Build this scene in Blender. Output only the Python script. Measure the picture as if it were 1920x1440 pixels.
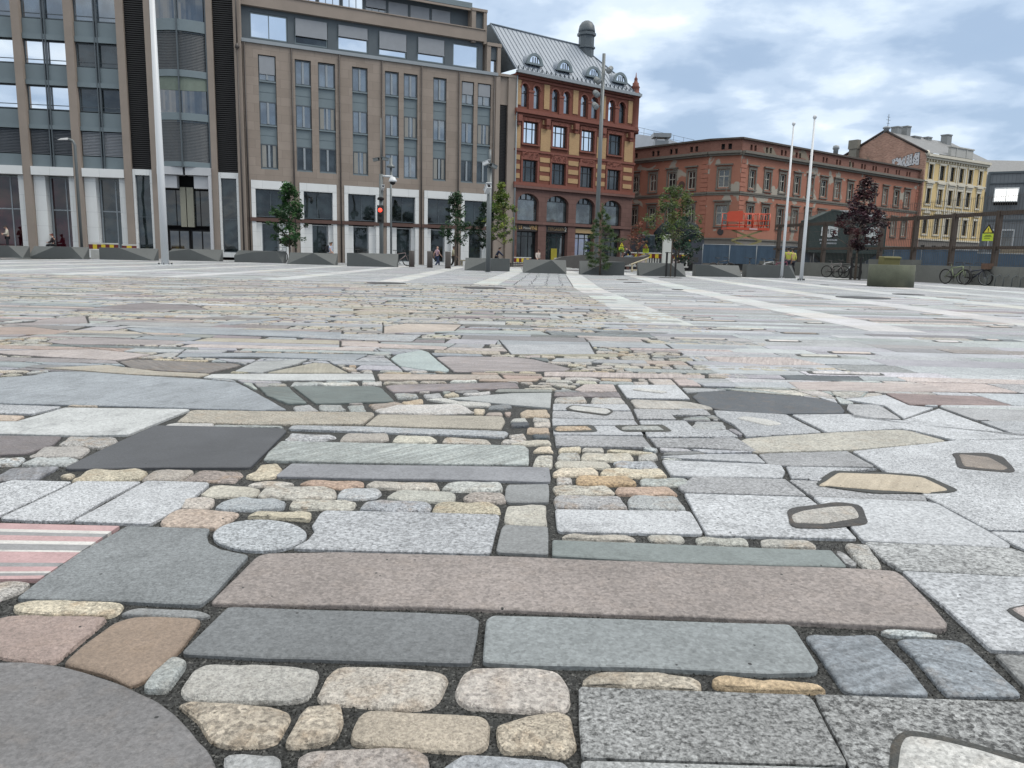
import bpy, bmesh, math, random
from mathutils import Vector, Matrix, noise as mnoise
R = math.radians
S = bpy.context.scene
COLL = S.collection
for o in list(bpy.data.objects): bpy.data.objects.remove(o)

# ------------------------------------------------------------------ camera
PITCH, ROLL = R(9.53), .0235
cam_d = bpy.data.cameras.new('camera'); cam = bpy.data.objects.new('camera', cam_d); COLL.objects.link(cam)
Fv = Vector((0, math.cos(PITCH), -math.sin(PITCH)))
Xv = Vector((1, 0, 0)); Dv = Vector((0, -math.sin(PITCH), -math.cos(PITCH)))
ixv = Xv*math.cos(ROLL) - Dv*math.sin(ROLL); iyv = Xv*math.sin(ROLL) + Dv*math.cos(ROLL)
m = Matrix((ixv, -iyv, -Fv)).transposed().to_4x4(); m.translation = (0, 0, .85)
cam.matrix_world = m
cam_d.sensor_width = 36; cam_d.lens = 36*1442/1920; cam_d.clip_start = .05; cam_d.clip_end = 3000
S.camera = cam

# ------------------------------------------------------------------ sky, sun, exposure
SUN_EL, SUN_AZ = R(52), R(98)          # azimuth from +Y (the view direction) towards +X
W = bpy.data.worlds.new('World'); S.world = W; W.use_nodes = True
nt = W.node_tree; nt.nodes.clear()
def N(tree, kind, **kw):
    n = tree.nodes.new(kind)
    for k, v in kw.items():
        if k in n.inputs: n.inputs[k].default_value = v
        else: setattr(n, k, v)
    return n
def mth(tree, op, a, b=None, c=None, clamp=False):
    n = tree.nodes.new('ShaderNodeMath'); n.operation = op; n.use_clamp = clamp
    for i, v in enumerate((a, b, c)):
        if v is None: continue
        if isinstance(v, (int, float)): n.inputs[i].default_value = v
        else: tree.links.new(v, n.inputs[i])
    return n.outputs[0]
def mixc(tree, f, a, b, mode='MIX'):
    n = tree.nodes.new('ShaderNodeMix'); n.data_type = 'RGBA'; n.blend_type = mode
    for s, v in ((n.inputs[0], f), (n.inputs[6], a), (n.inputs[7], b)):
        if isinstance(v, (int, float)): s.default_value = v
        elif isinstance(v, tuple): s.default_value = v if len(v) == 4 else v+(1,)
        else: tree.links.new(v, s)
    return n.outputs[2]
def ramp(tree, f, stops, interp='LINEAR'):
    n = tree.nodes.new('ShaderNodeValToRGB'); n.color_ramp.interpolation = interp
    el = n.color_ramp.elements
    while len(el) < len(stops): el.new(.5)
    for e, (p, c) in zip(el, stops): e.position = p; e.color = c if len(c) == 4 else tuple(c)+(1,)
    tree.links.new(f, n.inputs[0]); return n.outputs[0]
sky = N(nt, 'ShaderNodeTexSky', sky_type='NISHITA', sun_disc=False, sun_elevation=SUN_EL, sun_rotation=SUN_AZ)
tc = N(nt, 'ShaderNodeTexCoord'); sp = N(nt, 'ShaderNodeSeparateXYZ'); nt.links.new(tc.outputs['Generated'], sp.inputs[0])
zz = mth(nt, 'MAXIMUM', sp.outputs[2], 0.0)
den = mth(nt, 'ADD', zz, .22)
cx = mth(nt, 'DIVIDE', sp.outputs[0], den); cy = mth(nt, 'DIVIDE', sp.outputs[1], den)
cb = N(nt, 'ShaderNodeCombineXYZ'); nt.links.new(cx, cb.inputs[0]); nt.links.new(cy, cb.inputs[1])
n1 = N(nt, 'ShaderNodeTexNoise', Scale=2.9, Detail=6.0, Roughness=.52, Distortion=.12); nt.links.new(cb.outputs[0], n1.inputs['Vector'])
n2 = N(nt, 'ShaderNodeTexNoise', Scale=.9, Detail=3.0, Roughness=.5); nt.links.new(cb.outputs[0], n2.inputs['Vector'])
nn = mth(nt, 'ADD', mth(nt, 'MULTIPLY', n1.outputs[0], .68), mth(nt, 'MULTIPLY', n2.outputs[0], .32))
nn = mth(nt, 'ADD', nn, mth(nt, 'MULTIPLY', mth(nt, 'SUBTRACT', cx, .1), -.05))          # clearer air to the right
CK = 10.0
cloud = ramp(nt, nn, [(.36, (.35*CK, .46*CK, .62*CK)), (.44, (.47*CK, .58*CK, .73*CK)), (.52, (.63*CK, .73*CK, .84*CK)), (.63, (.88*CK, .93*CK, .97*CK))], 'EASE')
cov = ramp(nt, nn, [(.30, (.75,)*3), (.5, (1,)*3)])
hi = mth(nt, 'MULTIPLY_ADD', mth(nt, 'MULTIPLY', mth(nt, 'SUBTRACT', zz, .34), 2.2, clamp=True), .9, 1.0)   # thin bright overcast overhead
cl2 = mixc(nt, mth(nt, 'MULTIPLY', mth(nt, 'SUBTRACT', zz, .3), 2.5, clamp=True), cloud, (.80*CK, .80*CK, .775*CK))
vm = N(nt, 'ShaderNodeVectorMath', operation='SCALE'); nt.links.new(cl2, vm.inputs[0]); nt.links.new(hi, vm.inputs['Scale'])
skc = mixc(nt, cov, sky.outputs[0], vm.outputs[0])
bg = N(nt, 'ShaderNodeBackground', Strength=.1); nt.links.new(skc, bg.inputs[0])
out = N(nt, 'ShaderNodeOutputWorld'); nt.links.new(bg.outputs[0], out.inputs[0])

sl = bpy.data.lights.new('sun', 'SUN'); sl.energy = 1.55; sl.angle = R(24); sl.color = (1, .94, .86)
so = bpy.data.objects.new('sun', sl); COLL.objects.link(so)
sd = Vector((math.sin(SUN_AZ)*math.cos(SUN_EL), math.cos(SUN_AZ)*math.cos(SUN_EL), math.sin(SUN_EL)))
so.rotation_euler = sd.to_track_quat('Z', 'Y').to_euler(); so.location = (0, 20, 60)
vs = S.view_settings; vs.view_transform = 'Standard'; vs.look = 'None'; vs.exposure = .35; vs.gamma = 1; vs.use_curve_mapping = False

# ------------------------------------------------------------------ helpers
KA = .70
def lin(c, k=KA):
    f = lambda v: (v/255/12.92 if v/255 <= .04045 else ((v/255+.055)/1.055)**2.4)
    return tuple(min(.9, f(v)*k) for v in c)
def tag(o, label=None, cat=None, group=None, kind=None):
    if label: o['label'] = label
    if cat: o['category'] = cat
    if group: o['group'] = group
    if kind: o['kind'] = kind
    return o
def thing(name, loc=(0, 0, 0), rz=0, label=None, cat=None, group=None):
    o = bpy.data.objects.new(name, None); COLL.objects.link(o); o.location = loc; o.rotation_euler = (0, 0, rz)
    o.empty_display_size = .3
    return tag(o, label, cat, group)
def kids(o): return [c for c in bpy.data.objects if c.parent == o]
def copy_tree(o, parent=None):
    c = o.copy(); COLL.objects.link(c)
    if parent: c.parent = parent
    for k in kids(o): copy_tree(k, c)
    return c
class MB:
    def build_each(s, name, mats, parent=None, **kw):
        """every connected piece becomes an object of its own"""
        par = list(range(len(s.v)))
        def find(a):
            while par[a] != a: par[a] = par[par[a]]; a = par[a]
            return a
        for f in s.f:
            for i in f[1:]: par[find(i)] = find(f[0])
        groups = {}
        for f, m_, q in zip(s.f, s.m, s.sm): groups.setdefault(find(f[0]), []).append((f, m_, q))
        out_ = []
        for fs in groups.values():
            n = MB(); ids = {}
            for f, m_, q in fs:
                for i in f:
                    if i not in ids: ids[i] = len(n.v); n.v.append(s.v[i])
                n.f.append([ids[i] for i in f]); n.m.append(m_); n.sm.append(q)
            out_.append(n.build(name, mats, parent, **kw))
        return out_
    def __init__(s): s.v = []; s.f = []; s.m = []; s.sm = []
    def add(s, vs, fs, mi=0, smooth=False):
        b = len(s.v); s.v += [tuple(v) for v in vs]
        for f in fs: s.f.append([b+i for i in f]); s.m.append(mi); s.sm.append(smooth)
        return s
    def box(s, x0, x1, y0, y1, z0, z1, mi=0):
        return s.add([(x0,y0,z0),(x1,y0,z0),(x1,y1,z0),(x0,y1,z0),(x0,y0,z1),(x1,y0,z1),(x1,y1,z1),(x0,y1,z1)],
            [(0,3,2,1),(4,5,6,7),(0,1,5,4),(1,2,6,5),(2,3,7,6),(3,0,4,7)], mi)
    def quad(s, *p, mi=0): return s.add(p, [tuple(range(len(p)))], mi)
    def ring(s, rings, mi=0, cap=True, smooth=True):
        n = len(rings[0]); vs = [v for r in rings for v in r]; fs = []
        for k in range(len(rings)-1):
            for i in range(n):
                j = (i+1) % n; fs.append((k*n+i, k*n+j, (k+1)*n+j, (k+1)*n+i))
        s.add(vs, fs, mi, smooth)
        if cap:
            b = len(s.v)-len(vs)
            s.f.append([b+i for i in reversed(range(n))]); s.m.append(mi); s.sm.append(False)
            s.f.append([b+(len(rings)-1)*n+i for i in range(n)]); s.m.append(mi); s.sm.append(False)
        return s
    def tube(s, pts, rad, n=8, mi=0, cap=True, smooth=True):
        pts = [Vector(p) for p in pts]; rs = rad if isinstance(rad, (list, tuple)) else [rad]*len(pts)
        rings = []; up0 = None
        for i, p in enumerate(pts):
            t = (pts[min(i+1, len(pts)-1)]-pts[max(i-1, 0)]).normalized()
            if up0 is None: up0 = Vector((0,0,1)) if abs(t.z) < .9 else Vector((0,1,0))
            a = t.cross(up0).normalized(); b = a.cross(t).normalized(); up0 = b
            rings.append([p+(a*math.cos(2*math.pi*k/n)+b*math.sin(2*math.pi*k/n))*rs[i] for k in range(n)])
        return s.ring([list(reversed(r)) for r in rings], mi, cap, smooth)
    def lathe(s, prof, n=24, c=(0,0), mi=0, smooth=True):
        rings = [[(c[0]+r*math.cos(2*math.pi*k/n), c[1]+r*math.sin(2*math.pi*k/n), z) for k in range(n)] for r, z in prof]
        return s.ring(rings, mi, True, smooth)
    def torus(s, c, R_, r_, ax, n=28, k=6, mi=0):
        ax = Vector(ax).normalized(); a = ax.orthogonal().normalized(); b = ax.cross(a)
        vs = []; fs = []
        for i in range(n):
            t = 2*math.pi*i/n; d = a*math.cos(t)+b*math.sin(t)
            for j in range(k):
                u = 2*math.pi*j/k; vs.append(Vector(c)+d*(R_+r_*math.cos(u))+ax*r_*math.sin(u))
        for i in range(n):
            for j in range(k):
                fs.append((i*k+j, ((i+1)%n)*k+j, ((i+1)%n)*k+(j+1)%k, i*k+(j+1)%k))
        return s.add(vs, fs, mi, True)
    def prism(s, poly, y0, y1, mi=0, axis='y'):
        # poly of (x,z) extruded along y (or (x,y) along z)
        n = len(poly)
        if axis == 'y': vs = [(x,y0,z) for x,z in poly]+[(x,y1,z) for x,z in poly]
        else: vs = [(x,y,y0) for x,y in poly]+[(x,y,y1) for x,y in poly]
        fs = [tuple(range(n)), tuple(reversed(range(n,2*n)))]+[((i+1)%n, i, n+i, n+(i+1)%n) for i in range(n)]
        return s.add(vs, fs, mi)
    def hull(s, pts, mi=0):
        bm = bmesh.new()
        for p in pts: bm.verts.new(p)
        bmesh.ops.convex_hull(bm, input=bm.verts); bmesh.ops.recalc_face_normals(bm, faces=bm.faces)
        bm.verts.ensure_lookup_table(); ix = {v: i for i, v in enumerate(bm.verts)}
        s.add([v.co[:] for v in bm.verts], [tuple(ix[v] for v in f.verts) for f in bm.faces], mi); bm.free(); return s
    def build(s, name, mats, parent=None, loc=None, bevel=0, fixn=True, rz=None):
        me = bpy.data.meshes.new(name); me.from_pydata(s.v, [], s.f)
        if not isinstance(mats, (list, tuple)): mats = [mats]
        for mt in mats: me.materials.append(mt)
        me.polygons.foreach_set('material_index', s.m); me.polygons.foreach_set('use_smooth', s.sm)
        if fixn:
            bm = bmesh.new(); bm.from_mesh(me); bmesh.ops.recalc_face_normals(bm, faces=bm.faces); bm.to_mesh(me); bm.free()
        me.update()
        o = bpy.data.objects.new(name, me); COLL.objects.link(o)
        if parent: o.parent = parent
        if loc is not None: o.location = loc
        if rz is not None: o.rotation_euler = (0, 0, rz)
        if bevel:
            b = o.modifiers.new('b', 'BEVEL'); b.width = bevel; b.segments = 2; b.limit_method = 'ANGLE'
        return o

MC = {}
def mat(name, col, rough=.6, spec=.5, metal=0, var=.12, vs=1.5, fine=0, fs=60, bump=0, bs=40, k=KA, emit=None):
    """plain painted/stone/metal surface: base colour with soft mottling, fine grain and bump"""
    if name in MC: return MC[name]
    mt = bpy.data.materials.new(name); mt.use_nodes = True; t = mt.node_tree; b = t.nodes['Principled BSDF']
    c = lin(col, k)
    tcn = N(t, 'ShaderNodeTexCoord'); vec = tcn.outputs['Object']
    cur = None
    if var:
        n = N(t, 'ShaderNodeTexNoise', Scale=vs, Detail=5.0, Roughness=.6); t.links.new(vec, n.inputs['Vector'])
        f = mth(t, 'MULTIPLY_ADD', n.outputs[0], 2*var*1.6, 1-var*1.6)
        if fine:
            n2_ = N(t, 'ShaderNodeTexNoise', Scale=fs, Detail=2.0); t.links.new(vec, n2_.inputs['Vector'])
            f = mth(t, 'MULTIPLY', f, mth(t, 'MULTIPLY_ADD', n2_.outputs[0], 2*fine*1.6, 1-fine*1.6))
        v = N(t, 'ShaderNodeVectorMath', operation='SCALE'); v.inputs[0].default_value = c; t.links.new(f, v.inputs['Scale'])
        t.links.new(v.outputs[0], b.inputs['Base Color'])
    else: b.inputs['Base Color'].default_value = c+(1,)
    b.inputs['Roughness'].default_value = rough; b.inputs['Metallic'].default_value = metal; b.inputs['Specular IOR Level'].default_value = spec
    if bump:
        n3 = N(t, 'ShaderNodeTexNoise', Scale=bs, Detail=4.0); t.links.new(vec, n3.inputs['Vector'])
        bp = N(t, 'ShaderNodeBump', Strength=bump, Distance=.02); t.links.new(n3.outputs[0], bp.inputs['Height']); t.links.new(bp.outputs[0], b.inputs['Normal'])
    if emit:
        b.inputs['Emission Color'].default_value = lin(emit[0], 1)+(1,); b.inputs['Emission Strength'].default_value = emit[1]
    MC[name] = mt; return mt
def glass(name, col, refl=.3, rough=.02, tint=(1, 1, 1), wob=0):
    if name in MC: return MC[name]
    mt = bpy.data.materials.new(name); mt.use_nodes = True; t = mt.node_tree; t.nodes.clear()
    d = N(t, 'ShaderNodeBsdfDiffuse'); d.inputs[0].default_value = lin(col)+(1,)
    g = N(t, 'ShaderNodeBsdfGlossy', Roughness=rough); g.inputs[0].default_value = tint+(1,)
    tcn = N(t, 'ShaderNodeTexCoord'); n = N(t, 'ShaderNodeTexNoise', Scale=.9, Detail=3.0, Roughness=.55); t.links.new(tcn.outputs['Object'], n.inputs['Vector'])
    c2 = ramp(t, n.outputs[0], [(.38, lin(tuple(v*.6 for v in col))), (.62, lin(tuple(min(255, v*1.35) for v in col)))])
    t.links.new(c2, d.inputs[0])
    bp = N(t, 'ShaderNodeBump', Strength=.05+wob, Distance=.05); n4 = N(t, 'ShaderNodeTexNoise', Scale=.7, Detail=1.0); t.links.new(tcn.outputs['Object'], n4.inputs['Vector'])
    t.links.new(n4.outputs[0], bp.inputs['Height']); t.links.new(bp.outputs[0], g.inputs['Normal'])
    lw = N(t, 'ShaderNodeFresnel', IOR=1.45)
    fac = mth(t, 'ADD', mth(t, 'MULTIPLY', lw.outputs[0], 1-refl), refl, clamp=True)
    mx = N(t, 'ShaderNodeMixShader'); t.links.new(fac, mx.inputs[0]); t.links.new(d.outputs[0], mx.inputs[1]); t.links.new(g.outputs[0], mx.inputs[2])
    o = N(t, 'ShaderNodeOutputMaterial'); t.links.new(mx.outputs[0], o.inputs[0])
    MC[name] = mt; return mt
def brickmat(name, c1, c2, mortar, sx=.24, sz=.075, rough=.8, var=.25, big=None, k=KA, axis='xz', msize=.012, bump=.3):
    """coursed masonry laid out in the wall's own metres (x along the wall, z up)"""
    if name in MC: return MC[name]
    mt = bpy.data.materials.new(name); mt.use_nodes = True; t = mt.node_tree; b = t.nodes['Principled BSDF']
    tcn = N(t, 'ShaderNodeTexCoord'); s3 = N(t, 'ShaderNodeSeparateXYZ'); t.links.new(tcn.outputs['Object'], s3.inputs[0])
    cbn = N(t, 'ShaderNodeCombineXYZ'); t.links.new(mth(t, 'ADD', s3.outputs[0], mth(t, 'MULTIPLY', s3.outputs[1], 1.0)), cbn.inputs[0]); t.links.new(s3.outputs[2], cbn.inputs[1])
    br = N(t, 'ShaderNodeTexBrick', Scale=1.0); br.inputs['Mortar Size'].default_value = msize
    br.inputs['Brick Width'].default_value = sx; br.inputs['Row Height'].default_value = sz; br.inputs['Mortar Smooth'].default_value = .1; br.inputs['Bias'].default_value = 0
    br.inputs['Color1'].default_value = lin(c1, k)+(1,); br.inputs['Color2'].default_value = lin(c2, k)+(1,); br.inputs['Mortar'].default_value = lin(mortar, k)+(1,)
    t.links.new(cbn.outputs[0], br.inputs['Vector'])
    n = N(t, 'ShaderNodeTexNoise', Scale=.8, Detail=6.0, Roughness=.65); t.links.new(tcn.outputs['Object'], n.inputs['Vector'])
    f = mth(t, 'MULTIPLY_ADD', n.outputs[0], 2*var, 1-var)
    v = N(t, 'ShaderNodeVectorMath', operation='SCALE'); t.links.new(br.outputs[0], v.inputs[0]); t.links.new(f, v.inputs['Scale'])
    col = v.outputs[0]
    if big:   # patches of bare render / lost plaster
        nb = N(t, 'ShaderNodeTexNoise', Scale=big[1], Detail=4.0, Roughness=.55, Distortion=.6); t.links.new(tcn.outputs['Object'], nb.inputs['Vector'])
        mk = ramp(t, nb.outputs[0], [(big[2], (0,)*3), (big[2]+.015, (1,)*3)])
        col = mixc(t, mk, col, lin(big[0], k))
    t.links.new(col, b.inputs['Base Color']); b.inputs['Roughness'].default_value = rough; b.inputs['Specular IOR Level'].default_value = .25
    bp = N(t, 'ShaderNodeBump', Strength=bump, Distance=.01); t.links.new(br.outputs['Fac'], bp.inputs['Height']); bp.invert = True
    t.links.new(bp.outputs[0], b.inputs['Normal'])
    MC[name] = mt; return mt
def wall_holes(mb, x0, x1, z0, z1, holes, rev=.25, mi=0, mrev=None, y=0):
    """front face of a wall (at y, facing -y) with rectangular openings and their reveals going back to y+rev"""
    xs = sorted({x0, x1, *[h[0] for h in holes], *[h[1] for h in holes]}); zs = sorted({z0, z1, *[h[2] for h in holes], *[h[3] for h in holes]})
    xs = [v for v in xs if x0-1e-6 <= v <= x1+1e-6]; zs = [v for v in zs if z0-1e-6 <= v <= z1+1e-6]
    mrev = mi if mrev is None else mrev
    for i in range(len(xs)-1):
        run = None
        for j in range(len(zs)-1):
            cx_, cz_ = (xs[i]+xs[i+1])/2, (zs[j]+zs[j+1])/2
            inside = any(h[0] < cx_ < h[1] and h[2] < cz_ < h[3] for h in holes)
            if not inside: mb.quad((xs[i],y,zs[j]),(xs[i+1],y,zs[j]),(xs[i+1],y,zs[j+1]),(xs[i],y,zs[j+1]), mi=mi)
    for a_, b_, c_, d_ in [h[:4] for h in holes]:
        mb.quad((a_,y,c_),(a_,y,d_),(a_,y+rev,d_),(a_,y+rev,c_), mi=mrev); mb.quad((b_,y,d_),(b_,y,c_),(b_,y+rev,c_),(b_,y+rev,d_), mi=mrev)
        mb.quad((a_,y,d_),(b_,y,d_),(b_,y+rev,d_),(a_,y+rev,d_), mi=mrev); mb.quad((b_,y,c_),(a_,y,c_),(a_,y+rev,c_),(b_,y+rev,c_), mi=mrev)
def window(parent, x0, x1, z0, z1, y, fm, gm, fw=.07, mull=(), trans=(), name='window', dep=.08, bw=None, label=None):
    """frame (part) with one pane (sub-part); mull / trans are fractions for bars"""
    f = MB(); bw = bw or fw*.8
    f.box(x0, x0+fw, y-dep, y, z0, z1); f.box(x1-fw, x1, y-dep, y, z0, z1)
    f.box(x0+fw, x1-fw, y-dep, y, z1-fw, z1); f.box(x0+fw, x1-fw, y-dep, y, z0, z0+fw)
    for q in mull:
        c_ = x0+(x1-x0)*q; f.box(c_-bw/2, c_+bw/2, y-dep*.9, y, z0+fw, z1-fw)
    for q in trans:
        c_ = z0+(z1-z0)*q; f.box(x0+fw, x1-fw, y-dep*.8, y, c_-bw/2, c_+bw/2)
    o = f.build(name, fm, parent)
    if label: o['label'] = label
    p = MB().quad((x0+.01,y-dep*.4,z0+.01),(x1-.01,y-dep*.4,z0+.01),(x1-.01,y-dep*.4,z1-.01),(x0+.01,y-dep*.4,z1-.01)).build('pane', gm, o)
    return o
def text_mesh(body, size, ext, mtl, name, parent, loc, rot=(R(90), 0, 0), font=None, sx=1.0, align='CENTER'):
    cu = bpy.data.curves.new(name, 'FONT'); cu.body = body; cu.size = size; cu.extrude = ext; cu.align_x = align; cu.align_y = 'CENTER'
    to = bpy.data.objects.new(name, cu); COLL.objects.link(to)
    dg = bpy.context.evaluated_depsgraph_get(); me = bpy.data.meshes.new_from_object(to.evaluated_get(dg))
    bpy.data.objects.remove(to); me.materials.clear(); me.materials.append(mtl)
    o = bpy.data.objects.new(name, me); COLL.objects.link(o); o.parent = parent; o.location = loc; o.rotation_euler = rot; o.scale = (sx, 1, 1)
    return o
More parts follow.
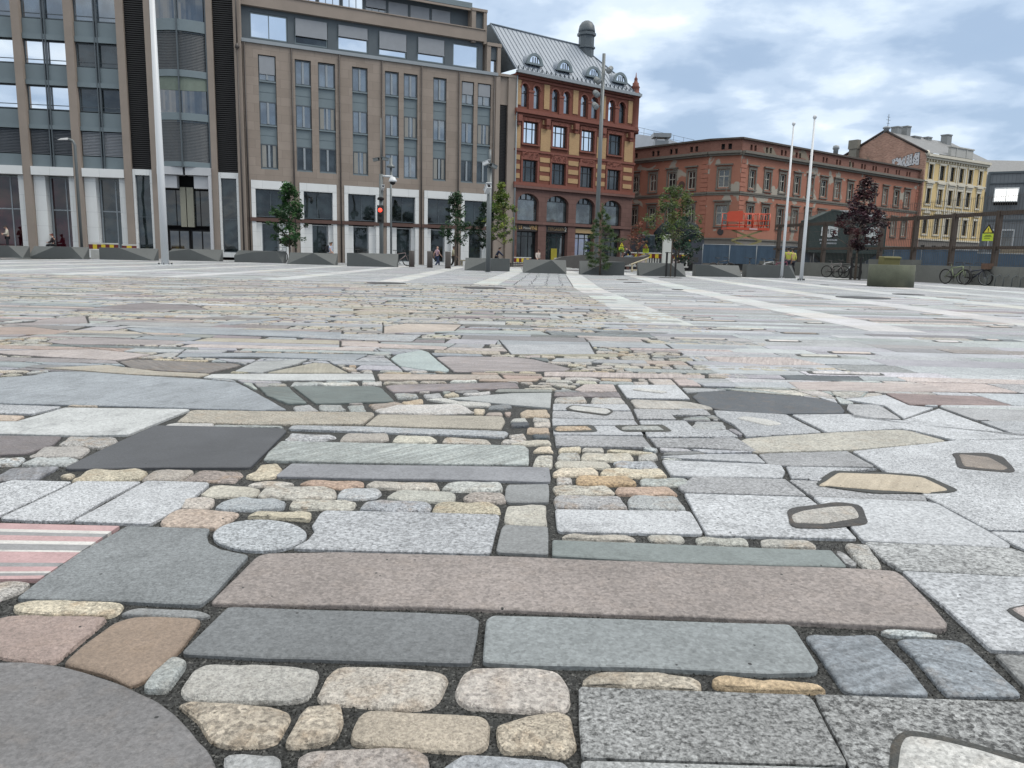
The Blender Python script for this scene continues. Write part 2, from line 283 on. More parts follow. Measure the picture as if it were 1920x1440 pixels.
TRACED=[
('P','dusk',0.45,0,0,[(-1.098,1.451),(-1.041,1.464),(-0.977,1.467),(-0.916,1.457),(-0.835,1.428),(-0.766,1.399),(-0.717,1.373),(-0.655,1.339),(-0.599,1.292),(-0.548,1.241),(-0.508,1.198),(-0.476,1.150),(-0.448,1.099),(-0.842,1.086)]),
('C','brpk',0.5,0,0,[(-1.208,1.633),(-1.150,1.672),(-1.054,1.674),(-0.953,1.679),(-0.924,1.667),(-0.927,1.594),(-0.928,1.470),(-0.980,1.470),(-1.062,1.489),(-1.116,1.500)]),
('P','brn',0.35,0,0,[(-0.898,1.646),(-0.869,1.674),(-0.798,1.680),(-0.717,1.674),(-0.705,1.656),(-0.698,1.534),(-0.717,1.407),(-0.735,1.389),(-0.795,1.423),(-0.855,1.445),(-0.917,1.463),(-0.912,1.559)]),
('C','cream2',0.72,0,0,[(-1.179,1.722),(-1.174,1.747),(-1.089,1.751),(-1.014,1.749),(-0.918,1.739),(-0.912,1.695),(-0.929,1.677),(-1.073,1.678),(-1.151,1.689)]),
('N','mid',0.5,0,0,[(-0.913,1.691),(-0.892,1.720),(-0.737,1.717),(-0.692,1.697),(-0.710,1.680),(-0.885,1.681)]),
('C','sett3',0.72,0,0,[(-1.324,1.827),(-1.264,1.854),(-1.207,1.843),(-1.208,1.800),(-1.232,1.752),(-1.261,1.735)]),
('S','mid2',0.5,0,0,[(-1.175,2.258),(-0.915,2.252),(-0.905,2.198),(-0.874,2.135),(-0.820,2.089),(-0.729,2.051),(-0.730,1.943),(-0.730,1.796),(-0.741,1.742),(-0.907,1.751),(-1.077,1.753),(-1.195,1.756),(-1.200,1.849),(-1.201,2.045)]),
('S','lgb',0.8,0,0,[(-0.612,2.222),(-0.608,2.188),(-0.613,2.158),(-0.628,2.131),(-0.650,2.111),(-0.678,2.097),(-0.711,2.091),(-0.747,2.093),(-0.783,2.103),(-0.817,2.120),(-0.847,2.143),(-0.872,2.171),(-0.889,2.203),(-0.897,2.237),(-0.895,2.270),(-0.883,2.299),(-0.862,2.323),(-0.831,2.340),(-0.795,2.347),(-0.756,2.345),(-0.716,2.333),(-0.679,2.313),(-0.649,2.286),(-0.625,2.255)]),
('P','pink',0.6,0,0,[(-0.710,2.056),(-0.686,2.073),(-0.478,2.094),(-0.263,2.091),(0.012,2.092),(0.376,2.075),(0.675,2.062),(0.975,2.057),(1.089,2.045),(1.096,2.013),(1.082,1.862),(1.061,1.731),(1.036,1.703),(0.925,1.708),(0.702,1.724),(0.450,1.738),(0.194,1.748),(-0.065,1.757),(-0.325,1.758),(-0.584,1.753),(-0.723,1.752),(-0.726,1.787),(-0.718,1.909)]),
('S','dkb',0.4,0,0,[(-0.673,1.731),(-0.656,1.738),(-0.449,1.731),(-0.218,1.729),(-0.089,1.722),(-0.065,1.701),(-0.065,1.624),(-0.071,1.507),(-0.088,1.505),(-0.279,1.505),(-0.505,1.507),(-0.684,1.517),(-0.692,1.528),(-0.685,1.618)]),
('S','bgr',0.4,0,0,[(-0.048,1.702),(-0.035,1.722),(0.191,1.720),(0.445,1.713),(0.672,1.709),(0.678,1.685),(0.673,1.610),(0.667,1.519),(0.653,1.497),(0.549,1.488),(0.284,1.502),(0.059,1.500),(-0.048,1.508)]),
('C','sett4',0.72,0,0,[(-0.704,1.503),(-0.668,1.496),(-0.659,1.478),(-0.656,1.388),(-0.661,1.374),(-0.707,1.376),(-0.711,1.437)]),
('C','sett1',0.72,0,0,[(-0.640,1.452),(-0.613,1.484),(-0.544,1.487),(-0.425,1.477),(-0.376,1.464),(-0.376,1.422),(-0.377,1.363),(-0.411,1.348),(-0.474,1.346),(-0.559,1.344),(-0.616,1.359),(-0.637,1.391)]),
('C','cream',0.72,0,0,[(-0.622,1.334),(-0.609,1.342),(-0.538,1.349),(-0.450,1.341),(-0.402,1.321),(-0.392,1.304),(-0.395,1.229),(-0.419,1.214),(-0.485,1.208),(-0.516,1.224),(-0.558,1.280)]),
('C','cream3',0.72,0,0,[(-0.377,1.341),(-0.310,1.348),(-0.294,1.300),(-0.292,1.245),(-0.321,1.224),(-0.372,1.215),(-0.382,1.225),(-0.381,1.296)]),
('C','sett4',0.72,0,0,[(-0.476,1.181),(-0.460,1.190),(-0.392,1.199),(-0.377,1.189),(-0.365,1.139),(-0.455,1.136)]),
('C','cream4',0.72,0,0,[(-0.352,1.182),(-0.338,1.200),(-0.283,1.210),(-0.148,1.215),(-0.127,1.198),(-0.123,1.147),(-0.340,1.140)]),
('C','sett2',0.72,0,0,[(-0.370,1.373),(-0.368,1.433),(-0.351,1.481),(-0.277,1.487),(-0.207,1.485),(-0.124,1.469),(-0.113,1.444),(-0.121,1.374),(-0.139,1.345),(-0.196,1.333),(-0.272,1.345),(-0.347,1.346)]),
('C','sett2',0.72,0,0,[(-0.101,1.395),(-0.089,1.467),(-0.068,1.490),(0.061,1.496),(0.112,1.472),(0.132,1.435),(0.134,1.375),(0.120,1.338),(0.036,1.341),(-0.071,1.344),(-0.096,1.366)]),
('C','cream',0.72,0,0,[(-0.276,1.276),(-0.276,1.307),(-0.260,1.325),(-0.188,1.328),(-0.040,1.316),(-0.026,1.299),(-0.025,1.236),(-0.041,1.217),(-0.103,1.210),(-0.153,1.219),(-0.241,1.220),(-0.272,1.230)]),
('C','cream',0.72,0,0,[(-0.018,1.294),(0.033,1.323),(0.107,1.340),(0.128,1.326),(0.129,1.275),(0.131,1.235),(0.111,1.203),(0.052,1.215),(-0.002,1.219),(-0.015,1.245)]),
('C','lgb',0.8,0,0,[(-0.105,1.177),(-0.080,1.204),(0.054,1.205),(0.111,1.192),(0.118,1.156),(-0.106,1.149)]),
('S','spk',1.7,0,0,[(0.148,1.425),(0.356,1.418),(0.600,1.415),(0.609,1.397),(0.593,1.202),(0.584,1.199),(0.328,1.201),(0.135,1.204),(0.140,1.308)]),
('S','spk2',1,0,0,[(0.134,1.194),(0.326,1.192),(0.581,1.190),(0.590,1.161),(0.130,1.145)]),
('C','cream',0.72,0,0,[(0.157,1.459),(0.176,1.481),(0.223,1.488),(0.340,1.489),(0.404,1.466),(0.400,1.428),(0.362,1.426),(0.157,1.434)]),
('C','ora2',0.72,0,0,[(0.419,1.457),(0.440,1.468),(0.541,1.462),(0.640,1.450),(0.654,1.430),(0.597,1.425),(0.419,1.432)]),
('S','spk',1.7,0,0,[(0.617,1.416),(0.800,1.410),(1.040,1.403),(1.100,1.398),(0.905,1.120),(0.581,1.110),(0.596,1.205)]),
('G','grav',0.5,1,0,[(0.704,1.271),(0.733,1.292),(0.797,1.288),(0.872,1.250),(0.943,1.201),(0.905,1.120),(0.620,1.111)]),
('P','wht',0.5,2,0,[(0.709,1.258),(0.734,1.279),(0.787,1.268),(0.853,1.235),(0.927,1.190),(0.888,1.120),(0.630,1.111)]),
('N','slt',0.7,0,0,[(0.689,1.660),(0.708,1.671),(0.780,1.664),(0.857,1.671),(0.862,1.656),(0.865,1.539),(0.858,1.435),(0.849,1.425),(0.690,1.425),(0.683,1.448),(0.691,1.564)]),
('N','slt',0.7,0,0,[(0.896,1.650),(0.928,1.664),(1.036,1.659),(1.056,1.640),(1.052,1.525),(1.050,1.434),(1.025,1.429),(0.893,1.423),(0.887,1.442),(0.900,1.574)]),
('S','lg2',0.8,0,0,[(1.107,2.050),(1.536,2.020),(1.247,1.608),(1.093,1.615),(1.106,1.818)]),
('G','grav',0.5,1,0,[(1.240,1.819),(1.393,1.875),(1.356,1.745),(1.252,1.735)]),
('N','lpk',0.5,2,0,[(1.257,1.814),(1.382,1.859),(1.353,1.751),(1.266,1.749)]),
('S','spk',1,0,0,[(1.090,1.596),(1.230,1.584),(1.111,1.414),(1.070,1.448),(1.084,1.548)]),
('S','spk2',1,0,0,[(1.102,2.274),(1.544,2.249),(1.603,2.117),(1.541,2.027),(1.443,2.036),(1.112,2.061),(1.096,2.138)]),
('S','lg',0.8,0,0,[(0.644,2.732),(1.097,2.722),(1.100,2.630),(1.103,2.392),(1.094,2.301),(0.621,2.302)]),
('S','lg',0.8,0,0,[(1.115,2.723),(1.525,2.698),(1.548,2.669),(1.561,2.413),(1.561,2.281),(1.540,2.253),(1.103,2.283),(1.117,2.393),(1.115,2.625)]),
('G','grav',0.5,1,0,[(0.959,2.551),(0.982,2.581),(1.088,2.623),(1.179,2.660),(1.246,2.629),(1.233,2.559),(1.182,2.422),(1.107,2.402),(1.010,2.376),(0.925,2.380),(0.922,2.430)]),
('N','wht2',0.5,2,0,[(0.950,2.495),(1.002,2.543),(1.134,2.597),(1.214,2.609),(1.201,2.540),(1.178,2.479),(1.098,2.442),(1.024,2.412),(0.933,2.416)]),
('S','dg',0.9,0,0,[(0.728,2.953),(1.090,2.946),(1.097,2.734),(0.651,2.745),(0.635,2.810)]),
('S','dg',0.9,0,0,[(1.105,2.940),(1.212,2.934),(1.209,2.856),(1.307,2.823),(1.560,2.783),(1.528,2.710),(1.117,2.730)]),
('S','lg',0.8,0,0,[(0.649,3.196),(1.094,3.167),(1.147,3.155),(1.128,3.056),(1.085,2.968),(0.708,2.959),(0.642,2.969)]),
('S','lg2',0.8,0,0,[(1.162,3.139),(1.550,3.148),(1.324,3.065),(1.231,2.965),(1.122,2.963)]),
('G','grav',0.5,1,0,[(1.170,2.867),(1.338,3.082),(1.628,3.059),(1.703,3.026),(1.724,2.835),(1.658,2.797),(1.366,2.774)]),
('N','tanl',0.3,2,0,[(1.185,2.854),(1.229,2.907),(1.337,3.042),(1.530,3.035),(1.664,3.001),(1.680,2.852),(1.669,2.824),(1.574,2.790),(1.382,2.808)]),
('S','dg',0.8,0,0,[(1.109,3.337),(1.157,3.360),(1.543,3.435),(1.550,3.173),(1.182,3.158),(1.097,3.176)]),
('S','lg',0.8,0,0,[(1.569,3.437),(2.048,3.636),(2.190,3.705),(2.781,3.797),(1.794,2.389),(1.688,2.411),(1.570,2.413),(1.555,2.682),(1.549,2.762),(1.564,3.061)]),
('G','grav',0.5,1,0,[(2.021,3.431),(2.191,3.446),(2.231,3.384),(2.128,3.140),(2.090,3.113),(1.902,3.162)]),
('N','brn2',0.5,2,0,[(2.037,3.403),(2.150,3.358),(2.123,3.173),(2.071,3.136),(1.936,3.190)]),
('S','lg',0.8,0,0,[(1.568,2.398),(1.791,2.384),(1.621,2.141),(1.573,2.281)]),
('P','bei',0.5,0,0,[(1.024,3.485),(1.129,3.632),(1.264,3.690),(1.632,3.821),(2.035,3.924),(2.074,3.891),(2.142,3.689),(2.034,3.635),(1.587,3.468),(1.163,3.380),(1.111,3.365)]),
('S','lg',0.8,0,0,[(1.582,4.253),(1.927,4.307),(1.918,4.204),(2.158,4.160),(2.563,4.537),(2.560,4.177),(2.570,3.846),(2.799,3.822),(2.197,3.717),(2.093,3.917),(2.048,3.950),(1.608,3.830)]),
('S','dg2',0.8,0,0,[(2.057,4.626),(2.239,4.631),(2.240,4.564),(2.174,4.204),(1.938,4.235),(1.983,4.468)]),
('P','slo',0.3,0,0,[(1.139,4.778),(1.213,4.921),(1.452,5.034),(1.664,4.923),(1.853,4.870),(1.969,4.774),(2.005,4.620),(1.945,4.401),(1.902,4.334),(1.451,4.267),(1.200,4.344),(1.129,4.495)]),
('S','lg',0.8,0,0,[(2.111,4.792),(2.457,4.988),(2.429,4.621),(2.548,4.568),(2.197,4.221),(2.274,4.602)]),
('N','redp',0.5,0,0,[(2.487,5.051),(2.591,5.045),(3.104,5.014),(3.119,4.705),(2.879,4.693),(2.448,4.657)]),
('S','dg2',0.8,0,0,[(2.609,4.592),(3.317,4.562),(3.109,4.266),(2.611,4.239)]),
('S','lgm',0.8,0,0,[(2.610,4.196),(3.077,4.220),(2.825,3.860),(2.600,3.873)]),
('N','lpk',0.5,0,0,[(1.975,5.436),(2.400,5.521),(2.977,5.440),(3.051,5.167),(2.673,5.137),(1.944,5.122)]),
('N','slg',0.5,0,0,[(2.031,5.766),(2.308,5.782),(2.618,5.751),(2.578,5.571),(2.246,5.522),(2.011,5.536)]),
('S','mid3',0.5,0,0,[(-0.380,4.509),(0.001,4.722),(0.250,4.774),(0.221,4.289),(0.003,4.357),(-0.185,4.432)]),
('N','lpk',0.5,0,0,[(0.405,4.912),(0.487,5.132),(0.689,5.161),(0.682,4.890),(0.446,4.858)]),
('N','lild',0.5,0,0,[(0.271,4.796),(0.684,4.851),(0.678,4.681),(0.258,4.663)]),
('C','sett3',0.72,0,0,[(0.267,4.614),(0.449,4.675),(0.451,4.510),(0.430,4.455),(0.249,4.450)]),
('C','sett3',0.72,0,0,[(0.470,4.513),(0.496,4.644),(0.681,4.668),(0.677,4.469),(0.474,4.427)]),
('S','lg2',0.8,0,0,[(0.242,4.403),(0.676,4.440),(0.676,4.266),(0.231,4.229)]),
('S','dg2',0.9,0,0,[(0.229,4.199),(0.674,4.236),(0.659,4.021),(0.221,4.026)]),
('G','grav',0.5,1,0,[(0.299,4.267),(0.348,4.367),(0.560,4.283),(0.573,4.195),(0.519,4.088),(0.330,4.196)]),
('P','wht',0.5,2,0,[(0.317,4.269),(0.349,4.336),(0.546,4.266),(0.558,4.193),(0.519,4.116),(0.346,4.212)]),
('S','lg2',0.8,0,0,[(0.217,3.999),(0.655,3.994),(0.656,3.890),(0.211,3.829)]),
('S','lg2',0.8,0,0,[(0.213,3.805),(0.649,3.864),(0.646,3.661),(0.207,3.628)]),
('G','grav',0.5,1,0,[(0.213,3.805),(0.415,3.851),(0.430,3.685),(0.208,3.662)]),
('C','ora3',0.72,2,0,[(0.217,3.721),(0.233,3.783),(0.391,3.799),(0.407,3.717),(0.227,3.676)]),
('G','grav',0.5,1,0,[(0.529,3.851),(0.791,3.892),(0.806,3.735),(0.545,3.708)]),
('C','mid3',0.72,2,0,[(0.554,3.792),(0.581,3.832),(0.756,3.838),(0.773,3.755),(0.551,3.732)]),
('S','dg',0.9,0,0,[(0.211,3.606),(0.640,3.627),(0.645,3.418),(0.206,3.406)]),
('S','lg',0.8,0,0,[(0.716,5.143),(1.125,5.201),(1.104,4.682),(0.712,4.667)]),
('P','wht',0.5,2,0,[(0.773,4.942),(0.829,5.010),(0.936,4.924),(1.006,4.874),(0.953,4.829)]),
('N','wht2',0.5,0,0,[(0.719,4.580),(0.741,4.618),(1.070,4.589),(1.181,4.452),(1.167,4.371),(0.716,4.348)]),
('S','dg2',0.8,0,0,[(0.698,4.315),(1.117,4.318),(1.111,4.198),(0.889,4.173),(0.890,4.061),(0.681,4.051)]),
('S','lg2',0.8,0,0,[(0.678,3.996),(0.931,4.024),(0.935,3.820),(1.101,3.814),(1.115,3.675),(0.661,3.629)]),
('C','mid3',0.72,0,0,[(0.932,3.894),(0.981,4.007),(1.130,4.010),(1.107,3.847),(0.943,3.817)]),
('S','dg',0.9,0,0,[(0.668,3.597),(1.102,3.630),(1.117,3.385),(0.864,3.439),(0.669,3.421)]),
('N','mid',0.5,0,0,[(0.667,3.306),(0.711,3.347),(0.845,3.360),(0.875,3.325),(0.712,3.291)]),
('S','lg2',0.8,0,0,[(0.654,3.259),(0.882,3.316),(1.097,3.336),(1.093,3.193),(0.729,3.239)]),
('S','lgm',0.8,0,0,[(1.158,4.323),(1.550,4.249),(1.554,4.053),(1.575,3.815),(1.272,3.714),(1.156,3.679),(1.169,3.958),(1.136,4.158)]),
('P','wht',0.5,2,0,[(1.222,4.098),(1.280,4.146),(1.389,4.075),(1.435,3.974),(1.340,3.925)]),
('C','cream2',0.72,0,0,[(0.212,3.338),(0.246,3.372),(0.323,3.390),(0.311,3.308),(0.205,3.298)]),
('C','sett2',0.72,0,0,[(0.324,3.370),(0.418,3.378),(0.421,3.319),(0.316,3.309)]),
('C','cream2',0.72,0,0,[(0.432,3.351),(0.535,3.371),(0.632,3.320),(0.646,3.292),(0.429,3.321)]),
('C','sett1',0.72,0,0,[(0.197,3.207),(0.216,3.285),(0.291,3.301),(0.304,3.255),(0.301,3.180),(0.197,3.162)]),
('C','sett2',0.72,0,0,[(0.302,3.199),(0.316,3.276),(0.530,3.305),(0.540,3.239),(0.526,3.183),(0.320,3.164)]),
('C','sett1',0.72,0,0,[(0.557,3.279),(0.644,3.297),(0.641,3.230),(0.601,3.190),(0.545,3.185)]),
('C','sett2',0.72,0,0,[(0.183,3.104),(0.197,3.150),(0.407,3.160),(0.421,3.082),(0.383,3.054),(0.189,3.045)]),
('C','lgb',0.8,0,0,[(0.432,3.153),(0.458,3.173),(0.613,3.178),(0.617,3.074),(0.568,3.053),(0.444,3.067)]),
('C','cream2',0.72,0,0,[(0.165,2.958),(0.200,3.026),(0.338,3.046),(0.360,2.999),(0.350,2.942),(0.172,2.920)]),
('C','cream2',0.72,0,0,[(0.359,2.984),(0.378,3.051),(0.624,3.047),(0.629,2.966),(0.614,2.934),(0.371,2.929)]),
('C','sett1',0.72,0,0,[(0.180,2.895),(0.196,2.911),(0.243,2.900),(0.240,2.825),(0.179,2.806)]),
('C','ora',0.72,0,0,[(0.252,2.886),(0.266,2.925),(0.465,2.934),(0.488,2.846),(0.470,2.822),(0.256,2.805)]),
('C','sett4',0.72,0,0,[(0.499,2.884),(0.517,2.916),(0.697,2.938),(0.708,2.864),(0.684,2.833),(0.502,2.825)]),
('C','sett2',0.72,0,0,[(0.155,2.767),(0.175,2.797),(0.375,2.798),(0.393,2.737),(0.374,2.702),(0.169,2.686)]),
('C','salm',0.72,0,0,[(0.390,2.751),(0.407,2.802),(0.599,2.817),(0.623,2.729),(0.605,2.707),(0.394,2.704)]),
('C','mid3',0.72,0,0,[(0.158,2.627),(0.168,2.673),(0.401,2.684),(0.412,2.554),(0.391,2.541),(0.157,2.535)]),
('C','mid3',0.72,0,0,[(0.421,2.647),(0.442,2.694),(0.612,2.701),(0.615,2.557),(0.606,2.544),(0.411,2.548)]),
('C','sett2',0.72,0,0,[(0.159,2.263),(0.190,2.289),(0.382,2.297),(0.399,2.269),(0.382,2.240),(0.170,2.245)]),
('C','sett1',0.72,0,0,[(0.430,2.286),(0.443,2.301),(0.547,2.298),(0.550,2.260),(0.526,2.240),(0.437,2.244)]),
('C','sett1',0.72,0,0,[(0.577,2.273),(0.592,2.283),(0.734,2.278),(0.732,2.231),(0.716,2.217),(0.578,2.226)]),
('C','sett1',0.72,0,0,[(0.775,2.277),(0.789,2.287),(0.943,2.283),(0.948,2.241),(0.927,2.217),(0.767,2.220)]),
('C','sett3',0.72,0,0,[(1.029,2.251),(1.047,2.266),(1.103,2.256),(1.076,2.090),(1.052,2.057),(1.011,2.070),(1.009,2.140)]),
('C','sett2',0.72,0,0,[(-0.012,2.553),(0.128,2.575),(0.128,2.492),(0.120,2.361),(-0.013,2.362),(-0.019,2.404)]),
('C','cream2',0.72,0,0,[(-0.995,2.907),(-0.999,2.988),(-0.939,3.010),(-0.898,2.947),(-0.890,2.816),(-0.955,2.788),(-1.006,2.814)]),
('C','sett2',0.72,0,0,[(-0.966,2.723),(-0.907,2.763),(-0.826,2.770),(-0.793,2.744),(-0.809,2.715),(-0.927,2.699)]),
('C','salm',0.72,0,0,[(-0.783,2.745),(-0.768,2.789),(-0.611,2.788),(-0.550,2.800),(-0.532,2.730),(-0.611,2.696),(-0.696,2.710)]),
('C','sett2',0.72,0,0,[(-0.535,2.745),(-0.518,2.789),(-0.308,2.784),(-0.267,2.788),(-0.256,2.718),(-0.279,2.703),(-0.504,2.713)]),
('C','wht',0.72,0,0,[(-0.250,2.719),(-0.240,2.790),(-0.217,2.821),(-0.038,2.828),(-0.022,2.758),(-0.025,2.710),(-0.208,2.702)]),
('C','sett2',0.72,0,0,[(-0.886,2.594),(-0.886,2.686),(-0.853,2.709),(-0.670,2.710),(-0.624,2.673),(-0.603,2.596),(-0.637,2.575),(-0.850,2.571)]),
('C','sett4',0.72,0,0,[(-0.609,2.597),(-0.611,2.695),(-0.572,2.705),(-0.475,2.705),(-0.451,2.660),(-0.467,2.607),(-0.511,2.579),(-0.601,2.578)]),
('C','sett1',0.72,0,0,[(-0.433,2.598),(-0.420,2.677),(-0.383,2.700),(-0.220,2.699),(-0.193,2.662),(-0.185,2.586),(-0.228,2.570),(-0.405,2.582)]),
('C','cream4',0.72,0,0,[(-0.169,2.632),(-0.148,2.686),(-0.027,2.695),(-0.012,2.644),(-0.012,2.593),(-0.045,2.579),(-0.152,2.583)]),
('C','lgb',0.8,0,0,[(-0.981,2.454),(-0.979,2.524),(-0.936,2.565),(-0.800,2.562),(-0.765,2.528),(-0.754,2.459),(-0.837,2.441),(-0.965,2.438)]),
('C','sett2',0.72,0,0,[(-0.749,2.482),(-0.749,2.560),(-0.694,2.570),(-0.561,2.568),(-0.522,2.546),(-0.520,2.487),(-0.557,2.461),(-0.732,2.466)]),
('C','lgb',0.8,0,0,[(-0.508,2.477),(-0.497,2.549),(-0.453,2.571),(-0.302,2.576),(-0.267,2.536),(-0.264,2.472),(-0.363,2.459),(-0.493,2.461)]),
('C','cream',0.72,0,0,[(-0.260,2.479),(-0.258,2.550),(-0.231,2.570),(-0.061,2.576),(-0.031,2.536),(-0.027,2.467),(-0.094,2.456),(-0.248,2.451)]),
('C','sett2',0.72,0,0,[(-1.089,2.590),(-1.089,2.689),(-1.044,2.707),(-0.941,2.701),(-0.894,2.671),(-0.886,2.586),(-1.032,2.569)]),
('C','sett2',0.72,0,0,[(-1.098,2.456),(-1.108,2.533),(-1.062,2.561),(-1.012,2.546),(-0.996,2.481),(-1.008,2.440),(-1.088,2.440)]),
('C','peach',0.72,0,0,[(-1.097,2.300),(-1.104,2.394),(-1.081,2.424),(-0.972,2.426),(-0.878,2.411),(-0.882,2.346),(-0.895,2.263),(-1.063,2.262)]),
('C','cream2',0.72,0,0,[(-0.848,2.369),(-0.833,2.413),(-0.690,2.424),(-0.640,2.411),(-0.637,2.352),(-0.670,2.355),(-0.747,2.370),(-0.817,2.366)]),
('C','cream2',0.72,0,0,[(-1.607,2.708),(-1.628,2.839),(-1.604,2.872),(-1.438,2.887),(-1.389,2.852),(-1.371,2.756),(-1.408,2.738)]),
('C','cream4',0.72,0,0,[(-1.367,2.741),(-1.381,2.860),(-1.340,2.887),(-1.232,2.888),(-1.213,2.859),(-1.218,2.754)]),
('C','brn3',0.72,0,0,[(-1.215,2.747),(-1.206,2.883),(-1.156,2.895),(-1.046,2.889),(-1.019,2.845),(-1.017,2.749)]),
('C','cream2',0.72,0,0,[(-1.681,2.760),(-1.665,2.806),(-1.631,2.794),(-1.629,2.743)]),
('C','sett3',0.72,0,0,[(-1.957,3.224),(-1.990,3.366),(-1.787,3.386),(-1.744,3.327),(-1.744,3.186),(-1.855,3.214)]),
('C','sett3',0.72,0,0,[(-1.965,3.033),(-1.990,3.189),(-1.849,3.212),(-1.783,3.170),(-1.750,3.035)]),
('C','sett4',0.72,0,0,[(-2.180,2.986),(-1.957,3.015),(-1.924,2.900),(-2.103,2.876)]),
('C','sett4',0.72,0,0,[(-1.913,2.901),(-1.920,3.001),(-1.786,3.022),(-1.734,3.000),(-1.731,2.917)]),
('C','wht',0.72,0,0,[(-1.685,3.649),(-1.649,3.691),(-1.461,3.699),(-1.446,3.625),(-1.651,3.603)]),
('C','mid3',0.72,0,0,[(-1.447,3.664),(-1.246,3.673),(-1.107,3.663),(-1.113,3.638),(-1.442,3.615)]),
('C','sett4',0.72,0,0,[(-1.033,3.415),(-1.039,3.526),(-0.845,3.534),(-0.801,3.482),(-0.864,3.400),(-1.014,3.395)]),
('C','cream4',0.72,0,0,[(-0.786,3.419),(-0.782,3.553),(-0.585,3.562),(-0.559,3.452),(-0.587,3.417),(-0.774,3.399)]),
('C','sett2',0.72,0,0,[(-0.543,3.433),(-0.540,3.545),(-0.368,3.539),(-0.338,3.454),(-0.379,3.407),(-0.531,3.402)]),
('C','sett2',0.72,0,0,[(-0.321,3.424),(-0.311,3.512),(-0.142,3.518),(-0.094,3.490),(-0.086,3.415),(-0.213,3.403)]),
('C','sett1',0.72,0,0,[(-0.050,3.420),(-0.033,3.497),(0.071,3.507),(0.070,3.431)]),
('C','wht',0.72,0,0,[(-1.259,4.949),(-1.016,5.007),(-0.988,4.900),(-1.204,4.869)]),
('C','mid3',0.72,0,0,[(-1.412,4.818),(-1.431,4.946),(-1.243,4.996),(-1.210,4.890)]),
('C','wht',0.72,0,0,[(-0.985,4.988),(-0.864,5.029),(-0.842,4.921),(-0.969,4.903)]),
('C','cream4',0.72,0,0,[(-0.854,5.028),(-0.642,5.105),(-0.612,5.018),(-0.843,4.962)]),
('C','cream4',0.72,0,0,[(-0.621,5.038),(-0.614,5.108),(-0.448,5.132),(-0.431,5.065)]),
('C','wht',0.72,0,0,[(-0.423,5.088),(-0.410,5.159),(-0.241,5.184),(-0.231,5.139)]),
('C','mid3',0.72,0,0,[(-0.717,4.611),(-0.583,4.629),(-0.549,4.485),(-0.672,4.469)]),
('C','mid3',0.72,0,0,[(-0.544,4.614),(-0.443,4.686),(-0.412,4.538),(-0.507,4.489)]),
('C','cream',0.72,0,0,[(-0.415,4.592),(-0.364,4.715),(-0.314,4.606),(-0.391,4.558)]),
('C','wht',0.72,0,0,[(-0.306,4.681),(-0.129,4.744),(-0.144,4.664),(-0.262,4.630)]),
('C','ora3',0.72,0,0,[(-0.636,4.325),(-0.591,4.417),(-0.521,4.461),(-0.507,4.341),(-0.573,4.283)]),
('C','wht',0.72,0,0,[(-0.749,4.112),(-0.666,4.264),(-0.295,4.360),(-0.193,4.116),(-0.454,4.056),(-0.694,4.058)]),
('C','wht',0.72,0,0,[(-0.510,4.463),(-0.415,4.493),(-0.310,4.418),(-0.119,4.373),(-0.126,4.289),(-0.269,4.288),(-0.354,4.361)]),
('C','cream2',0.72,0,0,[(-0.212,4.193),(-0.175,4.214),(-0.143,4.186),(-0.154,4.063),(-0.200,4.088)]),
('C','mid2',0.72,0,0,[(-0.122,4.311),(-0.011,4.375),(0.006,4.294),(-0.041,4.224),(-0.135,4.229)]),
('C','mid3',0.72,0,0,[(-1.203,4.150),(-1.130,4.223),(-1.034,4.062),(-1.155,4.032)]),
('C','mid3',0.72,0,0,[(-1.081,4.212),(-0.955,4.243),(-0.897,4.092),(-1.025,4.047)]),
('C','mid3',0.72,0,0,[(-0.917,4.216),(-0.838,4.258),(-0.779,4.076),(-0.870,4.066)]),
('C','brn3',0.72,0,0,[(-0.808,4.259),(-0.670,4.343),(-0.606,4.301),(-0.713,4.127),(-0.752,4.123)]),
('C','ora3',0.72,0,0,[(0.047,4.134),(0.067,4.213),(0.205,4.245),(0.209,4.063),(0.053,4.031)]),
('C','sett1',0.72,0,0,[(0.003,3.976),(0.076,3.999),(0.090,3.903),(-0.003,3.893)]),
('C','sett1',0.72,0,0,[(0.109,3.960),(0.119,4.017),(0.205,3.999),(0.205,3.929),(0.114,3.919)]),
('C','slo',0.72,0,0,[(-0.003,3.871),(0.089,3.881),(0.096,3.803),(-0.002,3.780)]),
('C','sett2',0.72,0,0,[(0.115,3.871),(0.206,3.907),(0.202,3.814),(0.119,3.793)]),
('C','ora3',0.72,0,0,[(0.070,3.657),(0.086,3.769),(0.192,3.768),(0.195,3.658)]),
('C','slo',0.72,0,0,[(0.101,3.619),(0.192,3.651),(0.190,3.547),(0.110,3.550)]),
('C','sett1',0.72,0,0,[(-0.009,3.596),(0.066,3.627),(0.076,3.536),(-0.003,3.517)]),
('C','sett2',0.72,0,0,[(-0.005,3.478),(0.183,3.519),(0.189,3.433),(-0.002,3.404)]),
('C','cream2',0.72,0,0,[(0.099,3.298),(0.121,3.380),(0.187,3.397),(0.190,3.296)]),
('C','sett2',0.72,0,0,[(0.089,3.042),(0.106,3.184),(0.119,3.232),(0.189,3.229),(0.171,3.049)]),
('S','lg',0.8,0,0,[(0.157,2.515),(0.604,2.531),(0.622,2.521),(0.615,2.325),(0.598,2.310),(0.161,2.305),(0.153,2.328)]),
('S','grn',0.3,0,0,[(0.134,2.230),(0.399,2.220),(0.781,2.201),(0.971,2.196),(0.964,2.075),(0.739,2.073),(0.377,2.082),(0.128,2.107)]),
('S','mid',0.5,0,0,[(-0.015,2.351),(0.126,2.341),(0.116,2.114),(-0.027,2.122),(-0.035,2.137),(-0.023,2.316)]),
